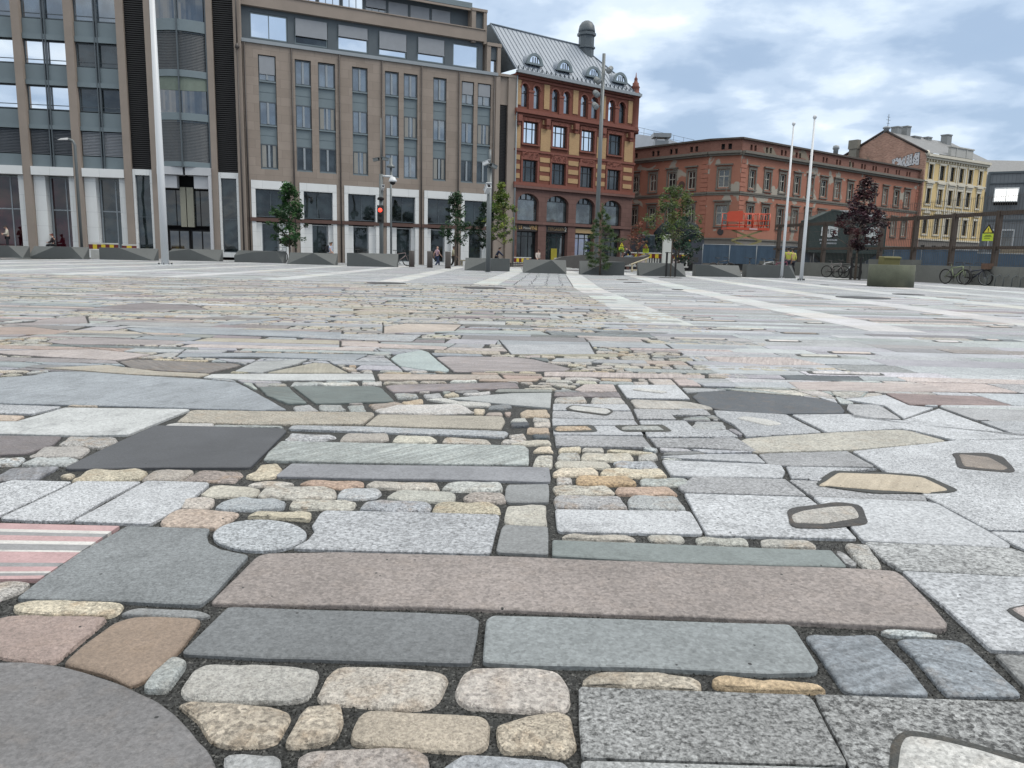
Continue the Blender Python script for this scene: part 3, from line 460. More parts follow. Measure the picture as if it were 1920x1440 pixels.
('S','mid',0.5,0,0,[(-0.007,2.787),(0.146,2.806),(0.148,2.772),(0.139,2.595),(0.000,2.578),(-0.017,2.613),(-0.015,2.739)]),
('S','lsl',0.3,0,0,[(-0.885,3.002),(-0.876,3.010),(-0.554,3.015),(-0.231,3.027),(0.160,3.037),(0.157,2.863),(0.151,2.834),(-0.114,2.841),(-0.520,2.829),(-0.885,2.827),(-0.895,2.841)]),
('N','ggr',0.6,0,0,[(-1.037,3.365),(-1.014,3.367),(-0.619,3.376),(-0.259,3.391),(0.067,3.403),(0.083,3.355),(0.078,3.086),(-0.234,3.067),(-0.670,3.053),(-0.994,3.041),(-1.016,3.056),(-1.031,3.194)]),
('S','blk',0.2,0,0,[(-1.720,3.621),(-1.439,3.628),(-1.100,3.617),(-1.068,3.575),(-1.042,3.193),(-1.026,2.942),(-1.044,2.933),(-1.368,2.905),(-1.693,2.854),(-1.721,2.874),(-1.727,3.192)]),
('S','lg',0.8,0,0,[(-1.869,2.550),(-1.816,2.695),(-1.805,2.703),(-1.595,2.699),(-1.602,2.476),(-1.617,2.335),(-1.620,2.196)]),
('S','lg',0.8,0,0,[(-1.580,2.707),(-1.352,2.719),(-1.373,2.482),(-1.371,2.297),(-1.487,2.289),(-1.598,2.306),(-1.587,2.495)]),
('S','lg',0.8,0,0,[(-1.336,2.727),(-1.109,2.725),(-1.095,2.700),(-1.088,2.447),(-1.116,2.286),(-1.252,2.286),(-1.359,2.293),(-1.347,2.484)]),
('S','mpk',0.2,0,1,[(-1.680,2.257),(-1.197,2.256),(-1.198,2.210),(-1.646,2.208)]),
('S','mwh',0.2,0,1,[(-1.646,2.208),(-1.198,2.210),(-1.198,2.188),(-1.629,2.185)]),
('S','mgr',0.2,0,1,[(-1.629,2.185),(-1.198,2.188),(-1.199,2.162),(-1.609,2.157)]),
('S','mpk',0.2,0,1,[(-1.609,2.157),(-1.199,2.162),(-1.199,2.124),(-1.581,2.117)]),
('S','mwh',0.2,0,1,[(-1.581,2.117),(-1.199,2.124),(-1.200,2.099),(-1.563,2.091)]),
('S','mgr',0.2,0,1,[(-1.563,2.091),(-1.200,2.099),(-1.200,2.083),(-1.551,2.074)]),
('S','mgr',0.2,0,1,[(-1.551,2.074),(-1.200,2.083),(-1.201,2.055),(-1.530,2.045)]),
('S','mwh',0.2,0,1,[(-1.530,2.045),(-1.201,2.055),(-1.201,2.043),(-1.521,2.033)]),
('S','mpk',0.2,0,1,[(-1.521,2.033),(-1.201,2.043),(-1.202,1.983),(-1.477,1.970)]),
('S','mpk',0.2,0,1,[(-1.477,1.970),(-1.202,1.983),(-1.202,1.968),(-1.466,1.955)]),
('S','mgr',0.2,0,1,[(-1.466,1.955),(-1.202,1.968),(-1.203,1.943),(-1.447,1.929)]),
('S','mpk',0.2,0,1,[(-1.447,1.929),(-1.203,1.943),(-1.203,1.912),(-1.424,1.896)]),
('S','mwh',0.2,0,1,[(-1.424,1.896),(-1.203,1.912),(-1.204,1.901),(-1.417,1.886)]),
('S','mgr',0.2,0,1,[(-1.417,1.886),(-1.204,1.901),(-1.204,1.885),(-1.404,1.868)]),
('S','mpk',0.2,0,1,[(-1.404,1.868),(-1.204,1.885),(-1.204,1.865),(-1.390,1.848)]),
('S','lgm',0.8,0,0,[(-0.621,2.422),(-0.610,2.449),(-0.274,2.452),(-0.034,2.447),(-0.032,2.416),(-0.050,2.116),(-0.081,2.110),(-0.389,2.111),(-0.591,2.115),(-0.625,2.117),(-0.600,2.178),(-0.596,2.255),(-0.616,2.300)]),
('N','bsl',0.6,0,0,[(-3.406,4.741),(-3.138,4.955),(-3.115,5.121),(-2.945,5.172),(-2.532,5.070),(-2.076,5.002),(-1.774,4.895),(-1.677,4.764),(-1.217,4.086),(-1.374,4.053),(-2.072,4.072),(-2.758,4.063),(-2.927,4.058)]),
('S','wgr',0.5,0,0,[(-2.611,3.608),(-2.396,3.631),(-2.359,3.979),(-1.729,4.011),(-1.707,3.999),(-1.732,3.705),(-1.752,3.428),(-1.949,3.386),(-2.314,3.391),(-2.457,3.387)]),
('S','lg2',0.8,0,0,[(-2.888,4.002),(-2.731,4.022),(-2.390,4.004),(-2.433,3.818),(-2.593,3.813),(-2.734,3.783)]),
('N','peach',0.5,0,0,[(-2.717,3.759),(-2.568,3.776),(-2.433,3.765),(-2.410,3.654),(-2.635,3.641)]),
('N','lild',0.5,0,0,[(-2.429,3.348),(-2.295,3.362),(-2.021,3.369),(-1.974,3.225),(-1.991,3.069),(-2.084,3.043),(-2.207,3.032)]),
('N','lsl',0.5,0,0,[(-1.899,2.675),(-1.911,2.858),(-1.751,2.894),(-1.735,2.722),(-1.852,2.692),(-1.954,2.670)]),
('N','tan',0.7,0,0,[(-1.699,3.986),(-1.669,4.004),(-1.360,4.012),(-0.740,4.042),(-0.722,3.974),(-0.741,3.751),(-1.255,3.696),(-1.656,3.713)]),
('N','tan',0.7,0,0,[(-0.728,3.740),(-0.713,4.003),(-0.309,4.021),(-0.044,4.024),(-0.029,3.892),(-0.048,3.717),(-0.154,3.729)]),
('N','lgb',0.8,0,0,[(-1.083,3.690),(-0.706,3.706),(-0.013,3.674),(-0.012,3.628),(-0.029,3.549),(-0.300,3.576),(-0.659,3.595),(-1.072,3.609)]),
('N','grd',0.2,0,0,[(-1.584,4.737),(-1.414,4.781),(-1.154,4.262),(-1.254,4.234),(-1.451,4.475)]),
('N','grd',0.2,0,0,[(-1.390,4.804),(-0.892,4.874),(-0.831,4.822),(-0.679,4.387),(-0.692,4.368),(-1.103,4.253)]),
('N','lil',0.3,0,0,[(-0.818,4.885),(-0.764,4.934),(-0.036,5.123),(0.036,5.090),(0.046,4.923),(-0.731,4.662)]),
('P','wgr',0.5,0,0,[(-2.061,5.189),(-1.774,5.258),(-0.984,5.380),(-0.923,5.128),(-1.686,4.993),(-2.060,5.050)]),
('N','tanp',0.5,0,0,[(-0.953,5.360),(-0.097,5.466),(-0.064,5.301),(-0.891,5.110)]),
('P','tea',0.5,0,0,[(-0.990,6.176),(-0.975,6.450),(-0.812,6.778),(-0.735,6.640),(-0.463,5.616),(-0.489,5.559),(-0.674,5.636),(-0.853,5.773)]),
('N','lil2',0.3,0,0,[(-0.631,6.306),(-0.541,6.390),(-0.005,6.452),(0.173,6.348),(0.450,5.873),(0.393,5.752),(-0.424,5.569)]),
('N','kha',0.3,0,0,[(-1.719,5.315),(-1.524,5.864),(-1.392,5.828),(-1.166,5.402)]),
('N','mid3',0.5,0,0,[(-1.978,5.846),(-1.622,6.001),(-1.626,5.788),(-1.754,5.310),(-1.956,5.353)]),
('N','bsl',0.5,0,0,[(-2.071,6.353),(-1.215,6.406),(-1.257,6.065),(-2.059,6.115),(-2.641,5.978),(-2.695,6.201)]),
('N','lpk2',0.5,0,0,[(-4.334,6.063),(-3.464,6.339),(-2.879,6.065),(-2.977,5.733),(-3.102,5.741),(-4.008,5.956),(-4.230,5.914)]),
('N','brd',0.2,0,0,[(-2.935,5.681),(-2.893,5.808),(-2.085,5.710),(-2.007,5.638),(-2.096,5.232),(-2.665,5.342)]),
('N','tan',0.4,0,0,[(-3.260,5.271),(-2.927,5.485),(-2.437,5.252),(-2.070,5.212),(-2.102,5.066),(-2.553,5.113),(-2.971,5.217)]),
('N','bsl',0.5,0,0,[(-4.066,8.033),(-3.739,8.237),(-1.819,8.114),(-1.675,7.466),(-2.459,7.641),(-3.759,7.709)]),
('N','bsl',0.5,0,0,[(-3.432,8.778),(-2.971,9.668),(-2.864,9.535),(-3.197,8.635)]),
('N','lild',0.5,0,0,[(-5.796,10.570),(-5.673,11.821),(-4.649,11.315),(-4.239,10.673),(-5.173,10.465)]),
('N','lil2',0.5,0,0,[(-4.136,6.756),(-3.997,7.146),(-3.005,7.041),(-3.062,6.730),(-3.882,6.602)]),
('N','brpk',0.5,0,0,[(-5.504,7.730),(-4.977,7.922),(-4.420,7.605),(-4.414,7.345),(-5.089,7.139)]),
('N','lil2',0.5,0,0,[(-5.433,8.112),(-5.246,8.357),(-5.379,8.668),(-5.206,9.339),(-4.682,8.442),(-5.108,8.134)]),
('N','tanp',0.5,0,0,[(-1.495,8.875),(-1.315,9.346),(-0.636,9.380),(-0.669,8.567),(-1.376,8.162)]),
('N','lpk',0.5,0,0,[(-1.635,7.287),(-0.599,7.062),(-0.629,6.853),(-1.561,6.952)]),
('N','lgb',0.8,0,0,[(-2.214,7.909),(-0.969,8.089),(-0.993,7.423),(-2.119,7.565)]),
('N','lpk',0.5,0,0,[(0.235,5.647),(0.557,5.697),(1.439,5.676),(1.400,5.519),(0.535,5.463),(0.229,5.466)]),
('S','lgm',0.8,0,0,[(-0.086,7.338),(0.754,7.556),(0.730,6.802),(-0.006,6.629)]),
('N','lpk',0.5,0,0,[(1.702,6.795),(2.485,6.863),(2.641,6.413),(2.119,6.326),(1.679,6.511)])]
# ------------------------------------------------------------------ ground and paving
PC = dict(dusk=(128,127,130),brpk=(176,152,140),brn=(158,132,110),cream2=(206,194,164),mid=(142,147,150),sett3=(182,180,174),mid2=(128,136,141),
 lgb=(168,176,184),pink=(156,144,139),dkb=(116,122,127),bgr=(140,150,154),sett4=(182,190,192),sett1=(200,199,192),cream=(200,188,162),cream3=(190,178,152),
 cream4=(176,167,158),sett2=(208,202,188),spk=(134,137,138),spk2=(162,166,168),ora2=(208,178,128),grav=(70,72,70),wht=(212,213,210),slt=(140,152,164),
 lg2=(186,192,200),lpk=(206,190,186),lg=(200,206,214),dg=(158,161,166),wht2=(200,196,188),tanl=(208,190,160),bei=(186,183,170),brn2=(156,142,130),
 dg2=(168,171,176),slo=(90,98,108),redp=(156,132,130),slg=(92,104,112),mid3=(170,176,178),lild=(134,126,130),ora3=(200,178,148),lgm=(180,186,194),
 ora=(204,166,118),salm=(196,160,138),peach=(200,178,158),brn3=(166,152,140),grn=(130,144,144),lsl=(140,144,153),ggr=(166,177,176),blk=(84,88,96),
 mpk=(206,158,160),mwh=(214,212,208),mgr=(150,152,156),bsl=(152,163,174),wgr=(204,210,212),tan=(178,170,153),grd=(112,128,127),lil=(150,140,145),
 tanp=(192,177,164),tea=(166,186,188),lil2=(162,153,155),kha=(170,165,146),lpk2=(184,172,170),brd=(130,124,121))
PC = {k: tuple(.36*(.3*v[0]+.59*v[1]+.11*v[2])+.64*c for c in v) for k, v in PC.items()}
for k in ('lg','lg2','lgm','wgr','wht','wht2','sett1','sett2','lpk'): PC[k] = tuple(c*.94 for c in PC[k])
random.seed(11)
def area(p): return .5*sum(p[i][0]*p[(i+1)%len(p)][1]-p[(i+1)%len(p)][0]*p[i][1] for i in range(len(p)))
def ccw(p): return p if area(p) > 0 else p[::-1]
def hull2(p):
    p = sorted(set(p))
    def half(q):
        h = []
        for v in q:
            while len(h) > 1 and (h[-1][0]-h[-2][0])*(v[1]-h[-2][1])-(h[-1][1]-h[-2][1])*(v[0]-h[-2][0]) <= 0: h.pop()
            h.append(v)
        return h
    return half(p)[:-1]+half(p[::-1])[:-1]
def clip(poly, a, b, off):
    """keep the part of poly to the right of edge a->b pushed out by off"""
    dx, dy = b[0]-a[0], b[1]-a[1]; L_ = math.hypot(dx, dy) or 1e-9; nx, ny = dy/L_, -dx/L_
    d = [(v[0]-a[0])*nx+(v[1]-a[1])*ny-off for v in poly]; out_ = []
    for i in range(len(poly)):
        j = (i+1) % len(poly)
        if d[i] >= 0: out_.append(poly[i])
        if (d[i] >= 0) != (d[j] >= 0):
            t = d[i]/(d[i]-d[j]); out_.append((poly[i][0]+(poly[j][0]-poly[i][0])*t, poly[i][1]+(poly[j][1]-poly[i][1])*t))
    return out_
BLOCK = []
for t_, c_, sp_, z_, nb_, p_ in TRACED:
    if z_ == 0:
        h_ = hull2([tuple(v) for v in p_]); xs_ = [v[0] for v in h_]; ys_ = [v[1] for v in h_]
        BLOCK.append((min(xs_), max(xs_), min(ys_), max(ys_), h_))
def subtract(poly, gap):
    """what is left of a filler stone once every traced stone (with its joint) is cut out: a list of convex pieces"""
    ps = [poly]
    px = [v[0] for v in poly]; py = [v[1] for v in poly]; a0, a1, b0, b1 = min(px), max(px), min(py), max(py)
    for x0, x1, y0, y1, h in BLOCK:
        if a1 < x0-gap or a0 > x1+gap or b1 < y0-gap or b0 > y1+gap: continue
        nxt = []
        for p in ps:
            for i in range(len(h)):
                a, b = h[i], h[(i+1)%len(h)]
                q = clip(p, a, b, gap)
                if len(q) > 2 and abs(area(q)) > .0012: nxt.append(q)
                p = clip(p, b, a, -gap+.014)      # what lies on the inner side goes on to the next edge
                if len(p) < 3: break
        ps = nxt
        if not ps: return []
    return ps
class Pave:
    def __init__(s): s.v = []; s.f = []; s.c = []; s.k = []; s.sm = []; s.sd = []
    def stone(s, typ, col, spk, poly, z=0, nb=0, lod=0):
        kd = {'S': 0, 'N': .45, 'P': .3, 'C': 1, 'G': .29}[typ]; typ = 'N' if typ == 'P' else typ
        p = ccw([Vector((v[0], v[1])) for v in poly]); n0 = len(p)
        per = sum((p[i]-p[(i+1)%n0]).length for i in range(n0)); A_ = abs(area([(v.x, v.y) for v in p]))
        size = math.sqrt(A_)
        if lod < 2 and not nb:     # round the corners, then wander the edge a little
            cr = {'S': .010, 'N': .018, 'C': .013, 'G': .03}[typ]; q = []
            for i in range(n0):
                a_, b_, c_ = p[i-1], p[i], p[(i+1)%n0]
                d1 = min(cr, (a_-b_).length*.35); d2 = min(cr, (c_-b_).length*.35)
                e1 = b_+(a_-b_).normalized()*d1; e2 = b_+(c_-b_).normalized()*d2
                q += [e1, b_*.5+(e1+e2)*.25, e2] if lod == 0 else [e1, e2]
            if lod == 0:
                r_ = []; step = .035 if typ == 'C' else .06
                for i in range(len(q)):
                    a_, b_ = q[i], q[(i+1)%len(q)]; L_ = (b_-a_).length; m_ = max(1, min(30, int(L_/step)))
                    for j in range(m_): r_.append(a_+(b_-a_)*(j/m_))
                am = {'S': .0021, 'N': .004, 'C': .0065, 'G': .008}[typ]
                for v in r_:
                    w = mnoise.noise(Vector((v.x*14, v.y*14, len(s.v)*.37))); w2 = mnoise.noise(Vector((v.x*14+50, v.y*14, len(s.v)*.37)))
                    v.x += w*am; v.y += w2*am
                q = r_
            p = q
        n = len(p); cen = sum(p, Vector((0, 0)))/n
        nr = []
        for i in range(n):
            t_ = (p[(i+1)%n]-p[i-1]); t_ = t_.normalized() if t_.length > 1e-9 else Vector((1, 0)); nr.append(Vector((-t_.y, t_.x)))
        base = [0, .004, .0075][z]; q_ = {'S': .18, 'N': .5, 'C': 1}.get(typ, .2)
        tx, ty = (random.uniform(-.009, .009)*q_, random.uniform(-.009, .009)*q_) if z == 0 and not nb else (0, 0)
        dz = base+(random.uniform(-.0026, .0026)*max(.35, q_) if z == 0 and not nb else 0)
        if typ == 'G': rings = [(0, -.002), (.004, 0)]
        elif nb: rings = [(0, -.03), (0, 0)]
        elif typ == 'S': rings = [(0, -.035 if z == 0 else -.006), (0, -.003), (.0035, 0)]
        elif typ == 'N': rings = [(0, -.035 if z == 0 else -.006), (.001, -.005), (.006, -.001), (.016, 0)]
        else:
            w_ = min(.017, size*.11); rings = [(0, -.035), (.001, -.011), (w_*.22, -.004), (w_*.6, -.0005), (w_*1.5, .0012)]
        if lod == 2: rings = [(0, -.01), (0, 0)]
        if lod == 1 and typ != 'C': rings = [(0, -.03), (0, -.002), (.005, 0)]
        cap_ = .55*A_/per; rings = [(min(o_, cap_*(k_+1)/len(rings)), z_) for k_, (o_, z_) in enumerate(rings)]
        b = len(s.v)
        for off, z_ in rings:
            for i in range(n):
                if typ in 'CN' and off > .003:
                    dc = cen-p[i]; v = p[i]+dc*min(.62, off*1.15/max(dc.length, 1e-6))
                else: v = p[i]+nr[i]*off
                zz_ = dz+z_+((v.x-cen.x)*tx+(v.y-cen.y)*ty)
                if typ == 'C' and lod == 0 and z_ > -.01: zz_ += .0045*mnoise.noise(Vector((v.x*18, v.y*18, b*.1)))+.002*mnoise.noise(Vector((v.x*55, v.y*55, b*.1)))
                s.v.append((v.x, v.y, zz_))
        sdv = random.random()
        def face(ix, sm): s.sd.append(sdv); face0(ix, sm)
        def face0(ix, sm): s.f.append(ix); s.sm.append(sm); s.c.append(col+(spk,)); s.k.append(kd)
        for k in range(len(rings)-1):
            for i in range(n):
                j = (i+1) % n; face([b+k*n+i, b+k*n+j, b+(k+1)*n+j, b+(k+1)*n+i], k > (2 if typ == 'C' else 0) and typ != 'S')
        top = b+(len(rings)-1)*n
        if lod == 0 and not nb:
            s.v.append((cen.x, cen.y, dz+rings[-1][1]+(.0012 if typ == 'C' else 0))); c_ = len(s.v)-1
            for i in range(n): face([top+i, top+(i+1)%n, c_], typ == 'C')
        else: face([top+i for i in range(n)], typ == 'C')
    def build(s, name, mt):
        me = bpy.data.meshes.new(name); me.from_pydata(s.v, [], s.f); me.materials.append(mt)
        me.polygons.foreach_set('use_smooth', s.sm)
        ca = me.color_attributes.new('stone', 'FLOAT_COLOR', 'CORNER'); ka = me.attributes.new('kind', 'FLOAT', 'FACE')
        buf = []
        for f, c in zip(s.f, s.c): buf += list(c)*len(f)
        ca.data.foreach_set('color', buf); ka.data.foreach_set('value', s.k); sa = me.attributes.new('seed', 'FLOAT', 'FACE'); sa.data.foreach_set('value', s.sd); me.update()
        o = bpy.data.objects.new(name, me); COLL.objects.link(o); return o

def stone_material():
    """granite, slate and sandstone pavers: every stone has its own tint, grain size, stains and veins"""
    mt = bpy.data.materials.new('paving_stone'); mt.use_nodes = True; t = mt.node_tree; b = t.nodes['Principled BSDF']
    at = N(t, 'ShaderNodeAttribute', attribute_name='stone'); ak = N(t, 'ShaderNodeAttribute', attribute_name='kind'); sd = N(t, 'ShaderNodeAttribute', attribute_name='seed')
    tcn = N(t, 'ShaderNodeTexCoord'); vec = tcn.outputs['Object']; L_ = t.links.new
    off = N(t, 'ShaderNodeVectorMath', operation='MULTIPLY_ADD'); L_(sd.outputs['Vector'], off.inputs[0]); off.inputs[1].default_value = (37, 53, 11); L_(vec, off.inputs[2]); pv = off.outputs[0]
    rot = N(t, 'ShaderNodeVectorRotate', rotation_type='Z_AXIS'); L_(pv, rot.inputs['Vector']); L_(mth(t, 'MULTIPLY', sd.outputs['Fac'], 40.0), rot.inputs['Angle'])
    s1 = mth(t, 'FRACT', mth(t, 'MULTIPLY', sd.outputs['Fac'], 7.31)); s2 = mth(t, 'FRACT', mth(t, 'MULTIPLY', sd.outputs['Fac'], 13.7)); s3 = mth(t, 'FRACT', mth(t, 'MULTIPLY', sd.outputs['Fac'], 29.3))
    va = N(t, 'ShaderNodeTexVoronoi', Scale=240.0); L_(pv, va.inputs['Vector']); vb = N(t, 'ShaderNodeTexVoronoi', Scale=115.0); L_(pv, vb.inputs['Vector'])
    ca = N(t, 'ShaderNodeSeparateColor'); L_(va.outputs['Color'], ca.inputs[0]); cb_ = N(t, 'ShaderNodeSeparateColor'); L_(vb.outputs['Color'], cb_.inputs[0])
    gr = mth(t, 'ADD', mth(t, 'MULTIPLY', ca.outputs[0], mth(t, 'SUBTRACT', 1.0, s1)), mth(t, 'MULTIPLY', cb_.outputs[0], s1))
    v2 = N(t, 'ShaderNodeTexNoise', Scale=100.0, Detail=4.0, Roughness=.75); L_(pv, v2.inputs['Vector'])
    g = mth(t, 'ADD', mth(t, 'MULTIPLY', mth(t, 'SUBTRACT', gr, .5), .62), mth(t, 'MULTIPLY', mth(t, 'SUBTRACT', v2.outputs[0], .5), 1.7))
    g = mth(t, 'MULTIPLY_ADD', mth(t, 'MULTIPLY', g, at.outputs['Alpha']), mth(t, 'MULTIPLY_ADD', s2, .9, 1.15), 1.0)
    nb = N(t, 'ShaderNodeTexNoise', Scale=3.2, Detail=7.0, Roughness=.66); L_(pv, nb.inputs['Vector'])
    bl = mth(t, 'MULTIPLY_ADD', nb.outputs[0], .8, .58)
    # damp and dirt: darker blots on some stones, following no edge
    nd = N(t, 'ShaderNodeTexNoise', Scale=7.0, Detail=6.0, Roughness=.7, Distortion=.8); L_(pv, nd.inputs['Vector'])
    dirt = mth(t, 'MULTIPLY', mth(t, 'MULTIPLY', mth(t, 'SUBTRACT', nd.outputs[0], .5), 4.0, clamp=True), mth(t, 'MULTIPLY', mth(t, 'SUBTRACT', s3, .35, clamp=True), .62))
    # wide worn walking lines over the whole square
    nw0 = N(t, 'ShaderNodeTexNoise', Scale=.55, Detail=5.0, Roughness=.6); L_(vec, nw0.inputs['Vector'])
    wear = mth(t, 'MULTIPLY_ADD', nw0.outputs[0], .5, .75)
    # rust clouds on rough stones, streaks along split slabs
    nw = N(t, 'ShaderNodeTexNoise', Scale=15.0, Detail=5.0, Roughness=.6, Distortion=.4); L_(pv, nw.inputs['Vector'])
    rust = mth(t, 'MULTIPLY', mth(t, 'MULTIPLY', mth(t, 'SUBTRACT', nw.outputs[0], .5), 4.0, clamp=True), mth(t, 'MULTIPLY', mth(t, 'MULTIPLY', ak.outputs['Fac'], s2), .75, clamp=True))
    c0 = mixc(t, rust, at.outputs['Color'], (.26, .17, .09))
    mp_ = N(t, 'ShaderNodeMapping'); L_(rot.outputs[0], mp_.inputs['Vector']); mp_.inputs['Scale'].default_value = (3, 46, 8)
    ns = N(t, 'ShaderNodeTexNoise', Scale=1.0, Detail=5.0, Roughness=.62, Distortion=.5); L_(mp_.outputs[0], ns.inputs['Vector'])
    nat = mth(t, 'SUBTRACT', 1.0, mth(t, 'MULTIPLY', mth(t, 'ABSOLUTE', mth(t, 'SUBTRACT', ak.outputs['Fac'], .45)), 12.0), clamp=True)
    stk = mth(t, 'MULTIPLY_ADD', mth(t, 'MULTIPLY', mth(t, 'SUBTRACT', ns.outputs[0], .5), nat), mth(t, 'MULTIPLY_ADD', s1, 1.4, .5), 1.0)
    k = mth(t, 'MULTIPLY', mth(t, 'MULTIPLY', mth(t, 'MAXIMUM', g, .22), bl), mth(t, 'MULTIPLY', stk, wear))
    k = mth(t, 'MULTIPLY', k, mth(t, 'SUBTRACT', 1.0, dirt))
    v = N(t, 'ShaderNodeVectorMath', operation='SCALE'); L_(c0, v.inputs[0]); L_(k, v.inputs['Scale'])
    # loose black grit and pits lying on the stones
    vp = N(t, 'ShaderNodeTexVoronoi', Scale=21.0); L_(vec, vp.inputs['Vector'])
    sp2 = N(t, 'ShaderNodeSeparateColor'); L_(vp.outputs['Color'], sp2.inputs[0])
    pit = mth(t, 'MULTIPLY', mth(t, 'LESS_THAN', vp.outputs['Distance'], mth(t, 'MULTIPLY', sp2.outputs[1], .095)), mth(t, 'GREATER_THAN', sp2.outputs[0], .5))
    col = mixc(t, pit, v.outputs[0], (.022, .023, .024))
    L_(col, b.inputs['Base Color']); b.inputs['Roughness'].default_value = .66; b.inputs['Specular IOR Level'].default_value = .35
    n3 = N(t, 'ShaderNodeTexNoise', Scale=150.0, Detail=3.0, Roughness=.6); L_(pv, n3.inputs['Vector'])
    n4 = N(t, 'ShaderNodeTexNoise', Scale=38.0, Detail=6.0, Roughness=.7); L_(pv, n4.inputs['Vector'])
    hgt = mth(t, 'ADD', mth(t, 'MULTIPLY', n3.outputs[0], .0016), mth(t, 'MULTIPLY', mth(t, 'MULTIPLY', n4.outputs[0], ak.outputs['Fac']), .02))
    bp = N(t, 'ShaderNodeBump', Strength=1.0, Distance=1.0); L_(hgt, bp.inputs['Height']); L_(bp.outputs[0], b.inputs['Normal'])
    return mt
def gravel_material():
    mt = bpy.data.materials.new('joint_gravel'); mt.use_nodes = True; t = mt.node_tree; b = t.nodes['Principled BSDF']
    tcn = N(t, 'ShaderNodeTexCoord'); vec = tcn.outputs['Object']
    v1 = N(t, 'ShaderNodeTexVoronoi', Scale=170.0); t.links.new(vec, v1.inputs['Vector'])
    sc = N(t, 'ShaderNodeSeparateColor'); t.links.new(v1.outputs['Color'], sc.inputs[0])
    c = ramp(t, sc.outputs[0], [(0, (.008, .009, .009)), (.6, (.02, .021, .02)), (.9, (.045, .047, .045)), (1, (.10, .10, .095))])
    t.links.new(c, b.inputs['Base Color']); b.inputs['Roughness'].default_value = .8
    bp = N(t, 'ShaderNodeBump', Strength=1.0, Distance=.006); t.links.new(v1.outputs['Distance'], bp.inputs['Height']); bp.invert = True; t.links.new(bp.outputs[0], b.inputs['Normal'])
    return mt
STONE = stone_material(); GRAV = gravel_material()
KG = .62
def jit(c, a=8):
    d = random.uniform(-a, a); return tuple(max(20, min(235, v+d+random.uniform(-a*.35, a*.35))) for v in c)
near = Pave()
for t_, c_, sp_, z_, nb_, p_ in TRACED:
    near.stone(t_, lin(PC[c_] if t_ in 'SNP' else jit(PC[c_], 5), .74 if t_ == 'C' else KG), sp_, p_, z_, nb_, 0)
MOS = [('C','sett2',9),('C','cream',5),('C','sett1',7),('C','sett3',5),('C','ora3',1.2),('C','mid3',3),('N','lil2',3.4),('N','lpk2',3.2),('N','lpk',1.8),('N','tanp',2.2),('N','bsl',3),('N','mid3',5),('N','lgb',4.5),('N','wgr',1.6),
       ('S','mid',3.4),('S','lgm',5.5),('S','lg2',2.8),('N','brpk',1.3),('N','tan',1.8),('N','grd',.9),('N','lild',2.2),('S','dkb',1.6),('S','blk',.35),('N','ggr',2.4),('N','kha',.9),('N','lil',3),('N','mid2',3)]
GRA = [('S','lg',9),('S','lg2',7),('S','dg',4.5),('S','dg2',5),('S','lgm',4.5),('N','lpk',1.8),('N','wht2',1.2),('S','mid',1.6),('N','lil2',.9),('S','dkb',.35)]
FAR = [('S','lg',4),('S','lg2',6),('S','lgm',7),('S','dg2',4.5),('S','dg',2.4),('S','mid3',2),('N','lpk',.4)]
def pick(tab):
    r_ = random.uniform(0, sum(t[2] for t in tab))
    for t in tab:
        r_ -= t[2]
        if r_ <= 0: return t
    return tab[-1]
SLABS = [t for t in MOS if t[0] != 'C']; SETTS = [t for t in MOS if t[0] == 'C']
KB = .66
def lay(pv, typ, c, x0, x1, y0, y1, gap, lod, skew=0, sp=.5, kk=None):
    if x1-x0 < .04 or y1-y0 < .03: return
    j = lambda a: random.uniform(-a, a)
    e = .018 if typ != 'S' else .003
    poly = [(x0+gap/2+j(e), y0+gap/2+j(e*.6)), (x1-gap/2+j(e), y0+gap/2+j(e*.6)), (x1-gap/2+skew+j(e), y1-gap/2+j(e*.6)), (x0+gap/2+skew+j(e), y1-gap/2+j(e*.6))]
    for poly in subtract(poly, gap*.9):
      A2 = abs(area(poly)); pe = sum(math.dist(poly[i], poly[i-1]) for i in range(len(poly)))
      if A2 < .0022 or A2/pe < .011: continue
      pv.stone(typ if A2 > .02 or typ == 'C' else 'N', lin(jit(PC[c]), kk or (.66 if typ == 'C' else KG)*(1 if y0 < 6 else .93)),   .7 if typ == 'C' else sp, poly, 0, 0, lod)
def mosaic(pv, X0, X1, y0, y1, lod):
    """irregular rows of reused slabs, broken up by patches of small setts"""
    y = y0
    while y < y1:
        d = random.choice((.2, .24, .28, .34, .4, .5))*(1 if y < 5 else .78); x = X0(y)+random.uniform(-.4, 0); xe = X1(y)
        while x < xe:
            if random.random() < (.40 if y < 6 else .30):      # sett patch, two to four courses
                w = random.uniform(.5, 1.5); k = max(1, round(d/random.uniform(.1, .14))); dd = d/k
                for q in range(k):
                    xx = x+random.uniform(0, .05)
                    while xx < x+w-.05:
                        l = random.uniform(.12, .27); t = pick(SETTS); lay(pv, 'C', t[1], xx, min(xx+l, x+w), y+q*dd, y+(q+1)*dd, .026, lod); xx += l
                x += w
            else:
                w = random.choice((.35, .5, .6, .8, 1.0, 1.3, 1.7))*(1 if y < 5 else 1.0); t = pick(SLABS)
                if d > .3 and random.random() < .3:
                    h = d*random.uniform(.35, .65); t2 = pick(SLABS)
                    lay(pv, t[0], t[1], x, x+w, y, y+h, .02, lod); lay(pv, t2[0], t2[1], x, x+w, y+h, y+d, .02, lod)
                else: lay(pv, t[0], t[1], x, x+w, y, y+d, .02, lod, random.uniform(-.12, .12) if random.random() < .5 else 0)
                x += w
        y += d
